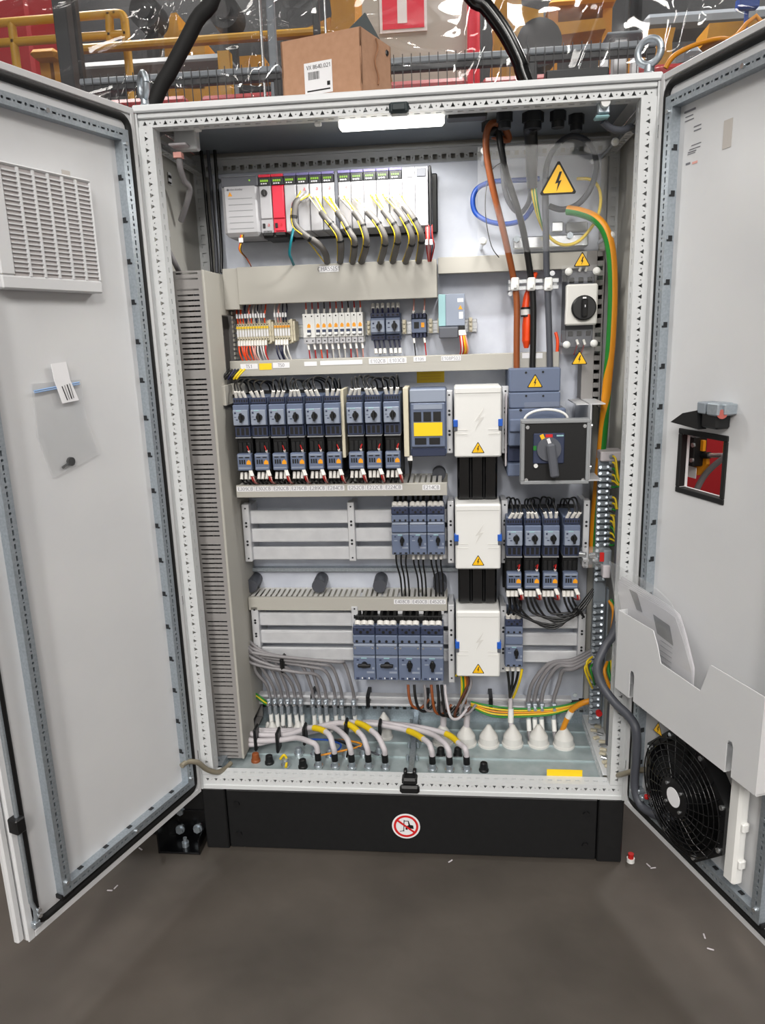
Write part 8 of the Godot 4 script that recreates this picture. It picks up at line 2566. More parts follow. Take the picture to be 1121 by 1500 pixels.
# ------------------------------------------------------------------ lamp, switches, straps
func build_small_things() -> void:
	var st := newst()
	# cabinet lamp
	var a := Vector3(-0.1243, 1.9498, -0.062)
	var b := Vector3(0.1251, 1.97, -0.062)
	var t := thing("cabinet_lamp", "bright white strip lamp under the cabinet roof", "lamp", Vector3((a.x + b.x) / 2, 1.942, -0.062))
	st = newst()
	bx(st, Vector3(a.x - 0.004, 1.967, -0.084), Vector3(b.x + 0.004, 1.982, -0.053), 0.002)
	part(t, "housing", st, M.cab)
	st = newst()
	bx(st, Vector3(a.x, 1.943, -0.082), Vector3(b.x, 1.967, -0.048), 0.006)
	part(t, "diffuser", st, M.strip)
	var l := AreaLight3D.new()
	l.name = "cabinet_lamp_light"
	l.area_size = Vector2(b.x - a.x, 0.03)
	l.light_color = Color(1.0, 0.99, 0.97)
	l.light_energy = STRIP_ENERGY
	l.area_range = 12.0
	l.shadow_enabled = true
	l.position = Vector3((a.x + b.x) / 2, 1.938, -0.064)
	l.rotation = Vector3(-PI / 2, 0, 0)
	add_child(l)
	st = newst()
	bx(st, Vector3(b.x + 0.006, 1.955, -0.10), Vector3(b.x + 0.10, 1.98, -0.056), 0.003)
	single("lamp_driver", st, M.steel_dark, "dark flat driver box right of the strip lamp", "box")
	for p in [[Vector3(-0.4651, 1.9607, -0.05), "left white cable clip on the top rail"], [Vector3(0.4205, 1.969, -0.03), "white cable clip left of the teal door switch"], [Vector3(-0.1711, 1.9543, -0.04), "white cable clip left of the strip lamp"], [Vector3(0.0017, 1.9867, -0.35), "small white clip on the rear top rail below the lamp"]]:
		st = newst()
		bb(st, p[0], Vector3(0.016, 0.009, 0.012), 0.002)
		bb(st, p[0] + Vector3(0, 0.008, 0), Vector3(0.006, 0.012, 0.008), 0.001)
		single("cable_clip", st, M.white, p[1], "clip", "white cable clips")
	# door contact at left with its grey cable
	var dc := thing("door_contact", "grey door contact on its bracket in the upper left corner", "switch", Vector3(-0.5145, 1.9477, -0.08))
	st = newst()
	bx(st, Vector3(-0.5461, 1.9322, -0.1), Vector3(-0.5014, 1.9378, -0.06), 0.002)
	part(dc, "plunger", st, M.w_lgrey)
	st = newst()
	bx(st, Vector3(-0.5416, 1.9285, -0.12), Vector3(-0.4843, 1.9761, -0.09), 0.003)
	part(dc, "bracket", st, M.cab)
	st = newst()
	bx(st, Vector3(-0.5432, 1.9085, -0.1), Vector3(-0.5222, 1.9219, -0.08), 0.001)
	part(dc, "red_terminal", st, M.w_pink)
	sheathed("grey_cable", "grey cable hanging from the left door contact", "cable", curve([Vector3(-0.5318, 1.9152, -0.09), Vector3(-0.5344, 1.8907, -0.1), Vector3(-0.5372, 1.8647, -0.13), Vector3(-0.5353, 1.8455, -0.16), Vector3(-0.58, 1.78, -0.2)], 5), 0.008, M.w_grey)
	sheathed("grey_cable", "grey cable arching behind the upper left corner", "cable", curve([Vector3(-0.5776, 1.9311, -0.06), Vector3(-0.5755, 1.9562, -0.07), Vector3(-0.5645, 1.9712, -0.09), Vector3(-0.5408, 1.9677, -0.1)], 5), 0.007, M.w_grey)
	sheathed("grey_conduit", "grey conduit slanting down the left wall into the tall duct", "conduit", curve([Vector3(-0.585, 1.7213, -0.0808), Vector3(-0.58, 1.6969, -0.0845), Vector3(-0.57, 1.6645, -0.0971), Vector3(-0.5789, 1.6436, -0.15)], 5), 0.007, M.w_grey)
	st = newst()
	bb(st, Vector3(-0.592, 1.7397, -0.1223), Vector3(0.01, 0.02, 0.02), 0.002)
	single("wall_clip", st, M.cab, "small grey clip on the left wall above the slanting conduit", "clip")
	var ck := thing("clip_tag", "small white clip tag fixed to the left side wall", "tag", Vector3(-0.595, 1.876, -0.1757))
	st = newst()
	bb(st, Vector3(-0.597, 1.8842, -0.1928), Vector3(0.003, 0.03, 0.02), 0.001)
	part(ck, "plate", st, M.label)
	st = newst()
	bb(st, Vector3(-0.5945, 1.8881, -0.1873), Vector3(0.003, 0.006, 0.014))
	bb(st, Vector3(-0.5945, 1.8723, -0.1831), Vector3(0.003, 0.004, 0.016))
	stuff(part(ck, "print", st, M.ink))
	# dark cables at the rear left post
	for k in 3:
		sheathed("black_cable", "%s black cable running down the rear left post" % ["left", "middle", "right"][k], "cable", curve([Vector3(-0.5546, 1.9905, -0.33) + Vector3(k * 0.02, 0.01, -0.01), Vector3(-0.5513, 1.9132, -0.34) + Vector3(k * 0.018, 0, 0), Vector3(-0.551, 1.8051, -0.34) + Vector3(k * 0.017, 0, 0), Vector3(-0.5495, 1.7315, -0.34) + Vector3(k * 0.016, 0, 0), Vector3(-0.5468, 1.6559, -0.33) + Vector3(k * 0.014, 0, 0)], 5), 0.0048, M.w_black if k != 1 else M.w_dgrey, "cables at the rear left post")
	# teal door switch at right
	var ds := thing("door_switch", "teal and metal door switch hanging from the top rail at right", "switch", Vector3(0.4827, 1.9288, -0.04))
	st = newst()
	bx(st, Vector3(0.4708, 1.9388, -0.06), Vector3(0.4988, 1.9674, -0.03), 0.003)
	part(ds, "bracket", st, M.zinc)
	st = newst()
	var pc := Vector3(0.4853, 1.9578, -0.028)
	cyl(st, pc, pc + Vector3(0, 0, 0.014), 0.010, 14)
	part(ds, "plunger", st, M.white)
	st = newst()
	bx(st, Vector3(0.4656, 1.9292, -0.055), Vector3(0.4976, 1.9354, -0.025), 0.004)
	part(ds, "teal_body", st, M.teal)
	sheathed("grey_conduit", "grey conduit leaving the teal door switch towards the right wall", "conduit", curve([Vector3(0.4862, 1.9269, -0.05), Vector3(0.5071, 1.9139, -0.06), Vector3(0.5354, 1.9105, -0.07), Vector3(0.5617, 1.9237, -0.1), Vector3(0.585, 1.93, -0.16)], 5), 0.008, M.w_dgrey)
	# braided earth straps to the doors
	sheathed("earth_strap", "braided tin earth strap between frame and left door", "strap", curve([Vector3(-0.6134, 0.3315, 0.09), Vector3(-0.6031, 0.3318, 0.07), Vector3(-0.5819, 0.3177, 0.05), Vector3(-0.5679, 0.2805, 0.025), Vector3(-0.548, 0.2561, 0), Vector3(-0.5371, 0.2418, -0.04), Vector3(-0.5296, 0.2411, -0.07)], 5), 0.0075, M.w_strap)
	sheathed("earth_strap", "braided tin earth strap between frame and right door", "strap", curve([Vector3(0.6398, 0.3763, 0.14), Vector3(0.6245, 0.3661, 0.11), Vector3(0.6046, 0.3379, 0.07), Vector3(0.586, 0.2948, 0.02), Vector3(0.575, 0.249, -0.04), Vector3(0.5632, 0.2268, -0.07)], 5), 0.0075, M.w_strap)
	# litter on the floor
	var rb := thing("red_cap_screw", "small red and white screw cap on the floor right of the plinth", "screw", Vector3(0.6294, 0, -0.0084))
	var p0 := Vector3(0.6275, 0, -0.0083)
	st = newst()
	cyl(st, p0, p0 + Vector3(0, 0.012, 0), 0.011, 12)
	part(rb, "white_base", st, M.white)
	st = newst()
	cyl(st, p0 + Vector3(0, 0.012, 0), p0 + Vector3(0, 0.026, 0), 0.008, 10)
	part(rb, "red_top", st, M.w_red)
	var bits := [Vector3(-0.815, 0, 0.1849), Vector3(-0.8036, 0, 0.1714), Vector3(-0.7994, 0, 0.0144), Vector3(0.1206, 0, 0.0185), Vector3(0.6726, 0, 0.0059), Vector3(0.683, 0, 0.0162), Vector3(0.7451, 0, 0.2528), Vector3(0.7468, 0, 0.2923)]
	for k in 8:
		st = newst()
		bb(st, Vector3.ZERO, Vector3(0.016, 0.003, 0.004), 0.001, Transform3D(Basis(Vector3.UP, k * 1.3), bits[k] + Vector3(0, 0.0015, 0)))
		single("litter_scrap", st, M.w_lgrey, ["pale scrap on the floor below the left door's middle", "second pale scrap on the floor below the left door", "tiny scrap at the foot left of the plinth", "tiny scrap on the floor in front of the plinth's middle", "pale scrap right of the plinth", "second pale scrap right of the plinth", "pale scrap on the floor under the right door", "last pale scrap under the right door"][k], "scrap")

# ------------------------------------------------------------------ things on the doors
func build_door_things() -> void:
	var st := newst()
	# ---- left door: filter grille
	var t := door_thing(false, "filter_grille", "square grey exhaust filter grille high on the left door", "grille", Vector3(0.31, 1.58, 0))
	var u0 := 0.19
	var u1 := 0.447
	var y0 := 1.577
	var y1 := 1.812
	var gz := -0.03
	var iu0 := u0 + 0.006
	var iu1 := u1 - 0.034
	var iy0 := y0 + 0.026
	var iy1 := y1 - 0.006
	st = newst()
	bx(st, Vector3(u0, y0, gz), Vector3(u1, iy0, 0.0), 0.003)
	bx(st, Vector3(u0, iy1, gz), Vector3(u1, y1, 0.0), 0.003)
	bx(st, Vector3(u0, iy0, gz), Vector3(iu0, iy1, 0.0), 0.002)
	bx(st, Vector3(iu1, iy0, gz), Vector3(u1, iy1, 0.0), 0.003)
	part(t, "frame", st, M.panel)
	st = newst()
	bx(st, Vector3(iu0, iy0, -0.0255), Vector3(iu1, iy1, -0.016))
	part(t, "filter_mat", st, M.filter_mat)
	for k in 22:
		var y := lerpf(iy0, iy1, (k + 1) / 23.0)
		st = newst()
		bx(st, Vector3(iu0, y - 0.0013, gz + 0.001), Vector3(iu1, y + 0.0013, -0.025))
		part(t, "slat", st, M.panel)
	for k in 5:
		var u := lerpf(iu0, iu1, (k + 1) / 6.0)
		st = newst()
		bx(st, Vector3(u - 0.0025, iy0, gz), Vector3(u + 0.0025, iy1, -0.025))
		part(t, "bar", st, M.panel)
	st = newst()
	for y in [y0 + 0.03, y0 + 0.045]:
		bx(st, Vector3(u1 - 0.002, y, -0.026), Vector3(u1 + 0.0008, y + 0.002, -0.006))
	part(t, "latch_slits", st, M.ink)
	# small faded sticker above it
	var fs := door_thing(false, "faded_sticker", "small faded brown sticker above the grille on the left door", "sticker", Vector3(0.2275, 1.8198, 0))
	st = newst()
	bb(st, Vector3(0.2281, 1.8196, -0.0006), Vector3(0.022, 0.017, 0.0008))
	part(fs, "paper", st, M.sticker)
	# ---- bag with key
	var bag := door_thing(false, "plastic_bag", "small clear zip bag taped to the left door", "bag", Vector3(0.3151, 1.1951, 0))
	st = newst()
	var pl := PackedVector2Array()
	for q in [Vector3(0.3902, 1.3921, -0.004), Vector3(0.2635, 1.3922, -0.004), Vector3(0.2611, 1.3103, -0.004), Vector3(0.2347, 1.221, -0.004), Vector3(0.3699, 1.1902, -0.004), Vector3(0.3952, 1.2822, -0.004)]:
		pl.append(Vector2(q.x, q.y))
	prism(st, pl, 0.006, Transform3D(Basis(), Vector3(0, 0, -0.007)))
	part(bag, "film", st, M.bag)
	st = newst()
	tube(st, PackedVector3Array([Vector3(0.3912, 1.3768, -0.008), Vector3(0.2701, 1.3866, -0.008)]), 0.0016, 6)
	tube(st, PackedVector3Array([Vector3(0.3901, 1.3732, -0.008), Vector3(0.2688, 1.3828, -0.008)]), 0.0012, 6)
	part(bag, "zip", st, M.w_zip)
	st = newst()
	pl = PackedVector2Array()
	for q in [Vector3(0.3407, 1.43, 0), Vector3(0.3005, 1.4325, 0), Vector3(0.2957, 1.3943, 0), Vector3(0.2785, 1.3484, 0), Vector3(0.3242, 1.3452, 0), Vector3(0.3378, 1.3942, 0)]:
		pl.append(Vector2(q.x, q.y))
	prism(st, pl, 0.0012, Transform3D(Basis(), Vector3(0, 0, -0.010)))
	var tg := part(bag, "tag", st, M.label, "white printed paper tag")
	st = newst()
	for k in 4:
		tube(st, PackedVector3Array([Vector3(0.3204, 1.3814, -0.0105) + Vector3(0.0 - 0.007 * k, 0.0015 * k, 0), Vector3(0.3105, 1.3513, -0.0105) + Vector3(-0.006 * k, 0.001 * k, 0)]), [0.0012, 0.0006, 0.0014, 0.0007][k], 4)
	stuff(part(tg, "print", st, M.ink))
	var key := door_thing(false, "small_key", "little black key lying in the clear bag", "key", Vector3(0.3231, 1.2151, -0.004))
	st = newst()
	var ka := Vector3(0.3171, 1.2171, -0.004)
	cyl(st, ka + Vector3(0, 0, 0.003), ka + Vector3(0, 0, -0.003), 0.010, 10)
	tube(st, PackedVector3Array([ka, Vector3(0.3413, 1.2076, -0.004)]), 0.003, 6)
	part(key, "key", st, M.black)

	# ---- right door: printed notices
	var nt := door_thing(true, "printed_notice", "clear sticker with small grey print high on the right door", "sticker", Vector3(0.1106, 1.851, 0))
	st = newst()
	var rows := [[Vector3(0.104, 1.9022, 0.0005), 0.035, 0.004], [Vector3(0.1028, 1.8921, 0.0005), 0.024, 0.002], [Vector3(0.1036, 1.8841, 0.0005), 0.028, 0.002], [Vector3(0.1309, 1.8668, 0.0005), 0.022, 0.002], [Vector3(0.1318, 1.8588, 0.0005), 0.022, 0.002], [Vector3(0.1303, 1.832, 0.0005), 0.03, 0.0015], [Vector3(0.1267, 1.825, 0.0005), 0.034, 0.0015], [Vector3(0.1186, 1.8203, 0.0005), 0.026, 0.002], [Vector3(0.1168, 1.8167, 0.0005), 0.024, 0.0015]]
	for r in rows:
		bb(st, r[0], Vector3(r[1], r[2], 0.0006))
	stuff(part(nt, "print", st, M.ink_grey))
	st = newst()
	bb(st, Vector3(0.1296, 1.7968, 0.0005), Vector3(0.016, 0.0045, 0.0006))
	part(nt, "red_print", st, M.w_pink)
	st = newst()
	bb(st, Vector3(0.1078, 1.7988, 0.0005), Vector3(0.014, 0.004, 0.0006))
	part(nt, "dark_print", st, M.ink_grey)
	var fs2 := door_thing(true, "faded_sticker", "tall faded sticker beside the printed notice on the right door", "sticker", Vector3(0.2218, 1.8293, 0))
	st = newst()
	bb(st, Vector3(0.2226, 1.8291, 0.0006), Vector3(0.024, 0.052, 0.0008))
	part(fs2, "paper", st, M.sticker)
	# ---- lock mechanism
	var lk := door_thing(true, "door_lock", "black and zinc door lock with lever on the right door", "lock", Vector3(0.2202, 1.2622, 0))
	st = newst()
	pl = PackedVector2Array()
	for q in [Vector3(0.1532, 1.2605, 0.035), Vector3(0.1925, 1.2836, 0.035), Vector3(0.2375, 1.2934, 0.035), Vector3(0.2457, 1.2541, 0.035)]:
		pl.append(Vector2(q.x, q.y))
	prism(st, pl, 0.02, Transform3D(Basis(), Vector3(0, 0, 0.02)))
	part(lk, "lever", st, M.black)
	st = newst()
	bx(st, Vector3(Vector3(0.245, 1.2612, 0.035).x, Vector3(0.2453, 1.2584, 0.035).y, 0), Vector3(Vector3(0.2939, 1.2664, 0.035).x, Vector3(0.2707, 1.2948, 0.035).y, 0.035), 0.004)
	part(lk, "housing", st, M.black)
	st = newst()
	bx(st, Vector3(Vector3(0.2654, 1.2862, 0.04).x, Vector3(0.2778, 1.286, 0.04).y, 0), Vector3(Vector3(0.3003, 1.3004, 0.04).x, Vector3(0.275, 1.3121, 0.04).y, 0.04), 0.003)
	part(lk, "zinc_block", st, M.zinc)
	st = newst()
	bx(st, Vector3(Vector3(0.2335, 1.286, 0.038).x, Vector3(0.2461, 1.2872, 0.038).y, 0), Vector3(Vector3(0.2598, 1.2969, 0.038).x, Vector3(0.2437, 1.311, 0.038).y, 0.038), 0.002)
	part(lk, "dark_bracket", st, M.steel_grey)
	st = newst()
	bx(st, Vector3(Vector3(0.2931, 1.291, 0.03).x, Vector3(0.3012, 1.289, 0.03).y, 0), Vector3(Vector3(0.3097, 1.3007, 0.03).x, Vector3(0.2989, 1.3107, 0.03).y, 0.03), 0.002)
	part(lk, "end_plate", st, M.zinc)
	st = newst()
	cyl(st, Vector3(0.2833, 1.2878, 0.015), Vector3(0.3034, 1.2907, 0.032), 0.0095, 12)
	part(lk, "red_button", st, M.w_redbrown)
	# ---- window frame in the door
	var wf := door_thing(true, "window_gasket", "black rubber frame round the small opening in the right door", "gasket", Vector3(0.21, 1.097, 0))
	st = newst()
	var w := [0.134, 1.097, 0.291, 1.243]
	var q4 := 0.0125
	for b in [[w[0], w[1], w[2], w[1] + q4], [w[0], w[3] - q4, w[2], w[3]], [w[0], w[1] + q4, w[0] + q4, w[3] - q4], [w[2] - q4, w[1] + q4, w[2], w[3] - q4]]:
		bx(st, Vector3(b[0], b[1], -0.014), Vector3(b[2], b[3], 0.003), 0.0015)
	part(wf, "frame", st, M.rubber)
	# ---- the red machine panel seen through it
	var rp := door_thing(true, "machine_guard", "red ribbed machine panel seen through the opening in the right door", "guard", Vector3(0.5, 0, -0.44))
	for k in 22:
		st = newst()
		var u := 0.0 + k * 0.055
		bx(st, Vector3(u, 0.9, -0.44), Vector3(u + 0.05, 1.45, -0.42), 0.003)
		part(rp, "rib", st, M.guard_red)
	st = newst()
	bx(st, Vector3(0.0, 0.9, -0.45), Vector3(1.205, 1.45, -0.44))
	bx(st, Vector3(1.05, 0.0, -0.5), Vector3(1.15, 1.45, -0.45))
	part(rp, "backing", st, M.guard_red)
	var ob := door_thing(true, "orange_bracket", "orange bracket with white label behind the door opening", "bracket", Vector3(-0.3157, 1.0375, -0.4))
	st = newst()
	pl = PackedVector2Array()
	for q in [Vector3(-0.3611, 1.015, -0.4), Vector3(-0.3644, 1.0487, -0.4), Vector3(-0.303, 1.0647, -0.4), Vector3(-0.2661, 1.0867, -0.4), Vector3(-0.2611, 1.0671, -0.4), Vector3(-0.2872, 1.0298, -0.4)]:
		pl.append(Vector2(q.x, q.y))
	prism(st, pl, 0.012, Transform3D(Basis(), Vector3(0, 0, -0.415)))
	bx(st, Vector3(-0.2769, 1.1055, -0.4), Vector3(-0.2655, 1.1374, -0.4) + Vector3(0, 0, 0.01))
	part(ob, "sheet", st, M.w_amber)
	st = newst()
	bx(st, Vector3(-0.3613, 1.0171, -0.4), Vector3(-0.2985, 1.0508, -0.4) + Vector3(0, 0, 0.002))
	part(ob, "label", st, M.label)
	var bbx := door_thing(true, "black_junction_box", "black box with two bright bolts behind the door opening", "box", Vector3(-0.3182, 1.0623, -0.4))
	st = newst()
	bx(st, Vector3(Vector3(-0.365, 1.055, -0.4).x, Vector3(-0.3178, 1.0582, -0.4).y, -0.415), Vector3(Vector3(-0.2781, 1.146, -0.4).x, Vector3(-0.3268, 1.1483, -0.4).y, -0.37), 0.003)
	part(bbx, "box", st, M.black)
	for q in [Vector3(-0.2797, 1.1235, -0.37), Vector3(-0.2812, 1.0785, -0.37)]:
		st = newst()
		cyl(st, q, q + Vector3(0, 0, 0.006), 0.007, 10)
		part(bbx, "bolt", st, M.bright)
	var pc := door_thing(true, "grey_hose", "grey hose with metal connector curving behind the door opening", "hose", Vector3(-0.3003, 0.9771, -0.4))
	st = newst()
	tube(st, curve([Vector3(-0.3135, 0.9211, -0.4), Vector3(-0.2969, 0.9736, -0.4), Vector3(-0.2686, 1.0248, -0.4), Vector3(-0.2315, 1.0637, -0.4), Vector3(-0.1846, 1.0988, -0.4), Vector3(-0.1516, 1.1191, -0.4)], 5), 0.009, 8)
	part(pc, "hose", st, M.w_grey)
	st = newst()
	cyl(st, Vector3(-0.2465, 1.0957, -0.4), Vector3(-0.1906, 1.1038, -0.4), 0.007, 10)
	part(pc, "connector", st, M.bright)
	st = newst()
	cyl(st, Vector3(-0.2726, 1.0919, -0.4), Vector3(-0.2465, 1.0957, -0.4), 0.010, 10)
	part(pc, "nut", st, M.black)
	# ---- document pocket
	var dp := door_thing(true, "document_pocket", "grey sheet metal document pocket on the right door", "pocket", Vector3(0.29, 0.578, 0.04))
	var pt := 0.787
	var pb := 0.578
	pl = PackedVector2Array([Vector2(0.05, pt), Vector2(Vector3(0.1897, 0.7883, 0.08).x, pt), Vector2(Vector3(0.2075, 0.7585, 0.08).x, Vector3(0.2075, 0.7585, 0.08).y), Vector2(Vector3(0.2235, 0.72, 0.08).x, Vector3(0.2235, 0.72, 0.08).y), Vector2(Vector3(0.3577, 0.717, 0.08).x, Vector3(0.3577, 0.717, 0.08).y), Vector2(Vector3(0.3825, 0.7797, 0.08).x, pt), Vector2(0.53, pt), Vector2(0.53, pb)])
	for s in [Vector3(0.4539, 0.6161, 0.08).x, Vector3(0.1188, 0.605, 0.08).x]:
		pl.append_array([Vector2(s + 0.009, pb), Vector2(s + 0.009, pb + 0.065), Vector2(s + 0.005, pb + 0.075), Vector2(s - 0.005, pb + 0.075), Vector2(s - 0.009, pb + 0.065), Vector2(s - 0.009, pb)])
	pl.append(Vector2(0.05, pb))
	st = newst()
	prism(st, pl, 0.002, Transform3D(Basis(), Vector3(0, 0, 0.078)))
	part(dp, "front", st, M.panel)
	st = newst()
	bx(st, Vector3(0.05, pb, 0.0), Vector3(0.052, pt, 0.078))
	part(dp, "side", st, M.panel)
	st = newst()
	bx(st, Vector3(0.528, pb - 0.002, 0.0), Vector3(0.53, pt, 0.078))
	part(dp, "side", st, M.panel)
	st = newst()
	for e in [[0.05, Vector3(0.1188, 0.605, 0.08).x - 0.009], [Vector3(0.1188, 0.605, 0.08).x + 0.009, Vector3(0.4539, 0.6161, 0.08).x - 0.009], [Vector3(0.4539, 0.6161, 0.08).x + 0.009, 0.53]]:
		bx(st, Vector3(e[0], pb, 0.0), Vector3(e[1], pb + 0.002, 0.078))
	part(dp, "bottom", st, M.panel)
	# papers in a clear sleeve
	var doc := door_thing(true, "document_stack", "stack of printed papers in the door pocket", "papers", Vector3(0.2, 0.6, 0.05))
	st = newst()
	pl = PackedVector2Array()
	for q in [Vector3(0.0031, 0.8464, 0.055), Vector3(0.1957, 0.8371, 0.055), Vector3(0.2327, 0.831, 0.055), Vector3(0.2599, 0.7928, 0.055), Vector3(0.2962, 0.7272, 0.055), Vector3(0.2995, 0.6715, 0.055), Vector3(0.0633, 0.6489, 0.055)]:
		pl.append(Vector2(q.x, q.y))
	for k in 5:
		prism(st, pl.duplicate(), 0.0012, Transform3D(Basis(Vector3(0, 0, 1), 0.012 * (k - 2)), Vector3(0.0045 * (k - 4) + 0.009 * (k - 2), -0.0025 * (k - 2), 0.0535 - 0.0055 * (4 - k))))
	stuff(part(doc, "sheets", st, M.paper))
	st = newst()
	pl = PackedVector2Array()
	for q in [Vector3(0.154, 0.8106, 0.058), Vector3(0.2151, 0.805, 0.058), Vector3(0.2312, 0.7634, 0.058), Vector3(0.1731, 0.7701, 0.058)]:
		pl.append(Vector2(q.x, q.y))
	prism(st, pl, 0.001, Transform3D(Basis(), Vector3(0, 0, 0.0555)))
	pl = PackedVector2Array()
	for q in [Vector3(0.0555, 0.8404, 0.058), Vector3(0.0867, 0.8403, 0.058), Vector3(0.1121, 0.8004, 0.058), Vector3(0.09, 0.7994, 0.058)]:
		pl.append(Vector2(q.x, q.y))
	prism(st, pl, 0.001, Transform3D(Basis(), Vector3(0, 0, 0.0555)))
	stuff(part(doc, "printed_picture", st, M.photo_grey))
	st = newst()
	for k in 5:
		tube(st, PackedVector3Array([Vector3(0.1901, 0.76, 0.0585) + Vector3(0.0, -0.012 * k, 0), Vector3(0.2299, 0.758, 0.0585) + Vector3(0.002, -0.012 * k, 0)]), 0.0009, 4)
	stuff(part(doc, "print", st, M.ink_grey))
	var slv := door_thing(true, "document_sleeve", "clear plastic sleeve round the papers in the pocket", "sleeve", Vector3(0.2, 0.62, 0.06))
	st = newst()
	pl = PackedVector2Array()
	for q in [Vector3(-0.026, 0.8892, 0.062), Vector3(0.069, 0.8891, 0.062), Vector3(0.1584, 0.8834, 0.062), Vector3(0.2248, 0.8632, 0.062), Vector3(0.2608, 0.8312, 0.062), Vector3(0.3053, 0.7485, 0.062), Vector3(0.3129, 0.6955, 0.062), Vector3(0.0265, 0.6808, 0.062), Vector3(0.0131, 0.7776, 0.062)]:
		pl.append(Vector2(q.x, q.y))
	prism(st, pl, 0.003, Transform3D(Basis(), Vector3(0, 0, 0.0605)))
	part(slv, "film", st, M.bag)
	# ---- fan
	var fc := Vector3(0.272, 0.402, 0.03)
	var fan := door_thing(true, "filter_fan", "round black fan with ring grille low on the right door", "fan", Vector3(fc.x, fc.y - 0.14, 0))
	st = newst()
	var ring := PackedVector2Array()
	for i in 8:
		var a := PI / 8 + TAU * i / 8
		ring.append(Vector2(cos(a), sin(a)) * 0.15)
	for i in 8:
		var p := ring[i]
		var q := ring[(i + 1) % 8]
		var pi_ := p * 0.88
		var qi := q * 0.88
		var c := Vector3(fc.x + (p.x + q.x) * 0.47, fc.y + (p.y + q.y) * 0.47, 0.018)
		for z in [0.0, 0.036]:
			face(st, c, [Vector3(fc.x + p.x, fc.y + p.y, z), Vector3(fc.x + q.x, fc.y + q.y, z), Vector3(fc.x + qi.x, fc.y + qi.y, z), Vector3(fc.x + pi_.x, fc.y + pi_.y, z)])
		face(st, c, [Vector3(fc.x + p.x, fc.y + p.y, 0), Vector3(fc.x + q.x, fc.y + q.y, 0), Vector3(fc.x + q.x, fc.y + q.y, 0.036), Vector3(fc.x + p.x, fc.y + p.y, 0.036)])
		face(st, c, [Vector3(fc.x + pi_.x, fc.y + pi_.y, 0), Vector3(fc.x + qi.x, fc.y + qi.y, 0), Vector3(fc.x + qi.x, fc.y + qi.y, 0.036), Vector3(fc.x + pi_.x, fc.y + pi_.y, 0.036)])
	part(fan, "housing", st, M.black)
	st = newst()
	cyl(st, Vector3(fc.x, fc.y, 0.0), Vector3(fc.x, fc.y, 0.004), 0.132, 32)
	part(fan, "back_plate", st, M.ink)
	for k in 7:
		st = newst()
		var r := 0.052 + k * 0.0135
		var zz := 0.058 - 0.0022 * k
		var pts := PackedVector3Array()
		for i in 41:
			pts.append(Vector3(fc.x + r * cos(TAU * i / 40), fc.y + r * sin(TAU * i / 40), zz))
		tube(st, pts, 0.0016, 5)
		part(fan, "grille_ring", st, M.black_gloss)
	for k in 24:
		st = newst()
		var a := TAU * k / 24
		tube(st, PackedVector3Array([Vector3(fc.x + 0.042 * cos(a), fc.y + 0.042 * sin(a), 0.059), Vector3(fc.x + 0.1 * cos(a + 0.16), fc.y + 0.1 * sin(a + 0.16), 0.050), Vector3(fc.x + 0.136 * cos(a + 0.26), fc.y + 0.136 * sin(a + 0.26), 0.036)]), 0.0016, 5)
		part(fan, "grille_spoke", st, M.black_gloss)
	for k in 7:
		st = newst()
		var a := TAU * k / 7
		var c := Vector3(fc.x, fc.y, 0.02)
		var e0 := Vector3(cos(a), sin(a), 0)
		var e1 := Vector3(cos(a + 0.55), sin(a + 0.55), 0)
		quad(st, c + e0 * 0.045 + Vector3(0, 0, -0.008), c + e0 * 0.125 + Vector3(0, 0, -0.01), c + e1 * 0.125 + Vector3(0, 0, 0.012), c + e1 * 0.045 + Vector3(0, 0, 0.008))
		quad(st, c + e0 * 0.045 + Vector3(0, 0, -0.0095), c + e1 * 0.045 + Vector3(0, 0, 0.0065), c + e1 * 0.125 + Vector3(0, 0, 0.0105), c + e0 * 0.125 + Vector3(0, 0, -0.0115))
		part(fan, "blade", st, M.black)
	st = newst()
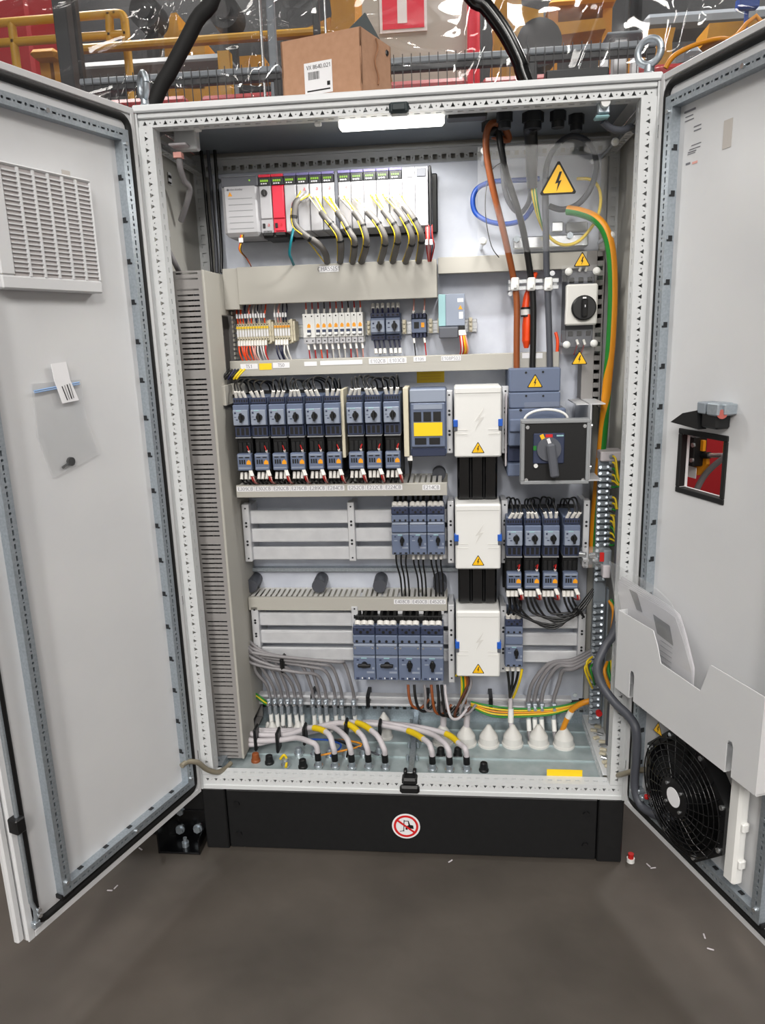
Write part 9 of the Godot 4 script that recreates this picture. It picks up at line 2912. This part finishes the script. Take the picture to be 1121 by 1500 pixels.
	cyl(st, Vector3(fc.x, fc.y, 0.01), Vector3(fc.x, fc.y, 0.06), 0.046, 24)
	var hub := part(fan, "hub", st, M.black)
	st = newst()
	cyl(st, Vector3(fc.x, fc.y, 0.06), Vector3(fc.x, fc.y, 0.061), 0.023, 20)
	part(hub, "white_label", st, M.label)
	for k in 4:
		st = newst()
		var a := PI / 4 + TAU * k / 4
		cyl(st, Vector3(fc.x + 0.034 * cos(a), fc.y + 0.034 * sin(a), 0.06), Vector3(fc.x + 0.034 * cos(a), fc.y + 0.034 * sin(a), 0.063), 0.004, 8)
		part(hub, "screw", st, M.bright)
	for k in 8:
		st = newst()
		var a := PI / 8 + TAU * k / 8
		cyl(st, Vector3(fc.x + 0.138 * cos(a), fc.y + 0.138 * sin(a), 0.036), Vector3(fc.x + 0.138 * cos(a), fc.y + 0.138 * sin(a), 0.04), 0.006, 8)
		part(fan, "screw", st, M.bright)
	warning(fan, Vector3(fc.x - 0.10, fc.y + 0.115, 0.0366), 0.034)
	# white filter housing behind the fan
	var fh := door_thing(true, "fan_filter_frame", "white plastic filter frame right behind the black fan", "frame", Vector3(0.42, 0.28, 0))
	st = newst()
	bx(st, Vector3(0.405, 0.285, 0.0), Vector3(0.44, 0.56, 0.028), 0.006)
	for y in [0.33, 0.42]:
		bx(st, Vector3(0.438, y, 0.004), Vector3(0.448, y + 0.022, 0.022), 0.003)
	part(fh, "frame", st, M.white)
	# small terminals under the fan's left side
	var ft := door_thing(true, "fan_terminals", "little zinc and red terminals left of the fan", "terminals", Vector3(0.1149, 0.2861, 0.02))
	st = newst()
	for q in [Vector3(0.0686, 0.3064, 0.02), Vector3(0.0934, 0.2961, 0.02), Vector3(0.109, 0.2862, 0.02)]:
		bb(st, q, Vector3(0.016, 0.014, 0.02), 0.003)
	part(ft, "clamps", st, M.zinc)
	st = newst()
	bb(st, Vector3(0.136, 0.3081, 0.03), Vector3(0.01, 0.012, 0.012), 0.002)
	part(ft, "red_clip", st, M.w_red)
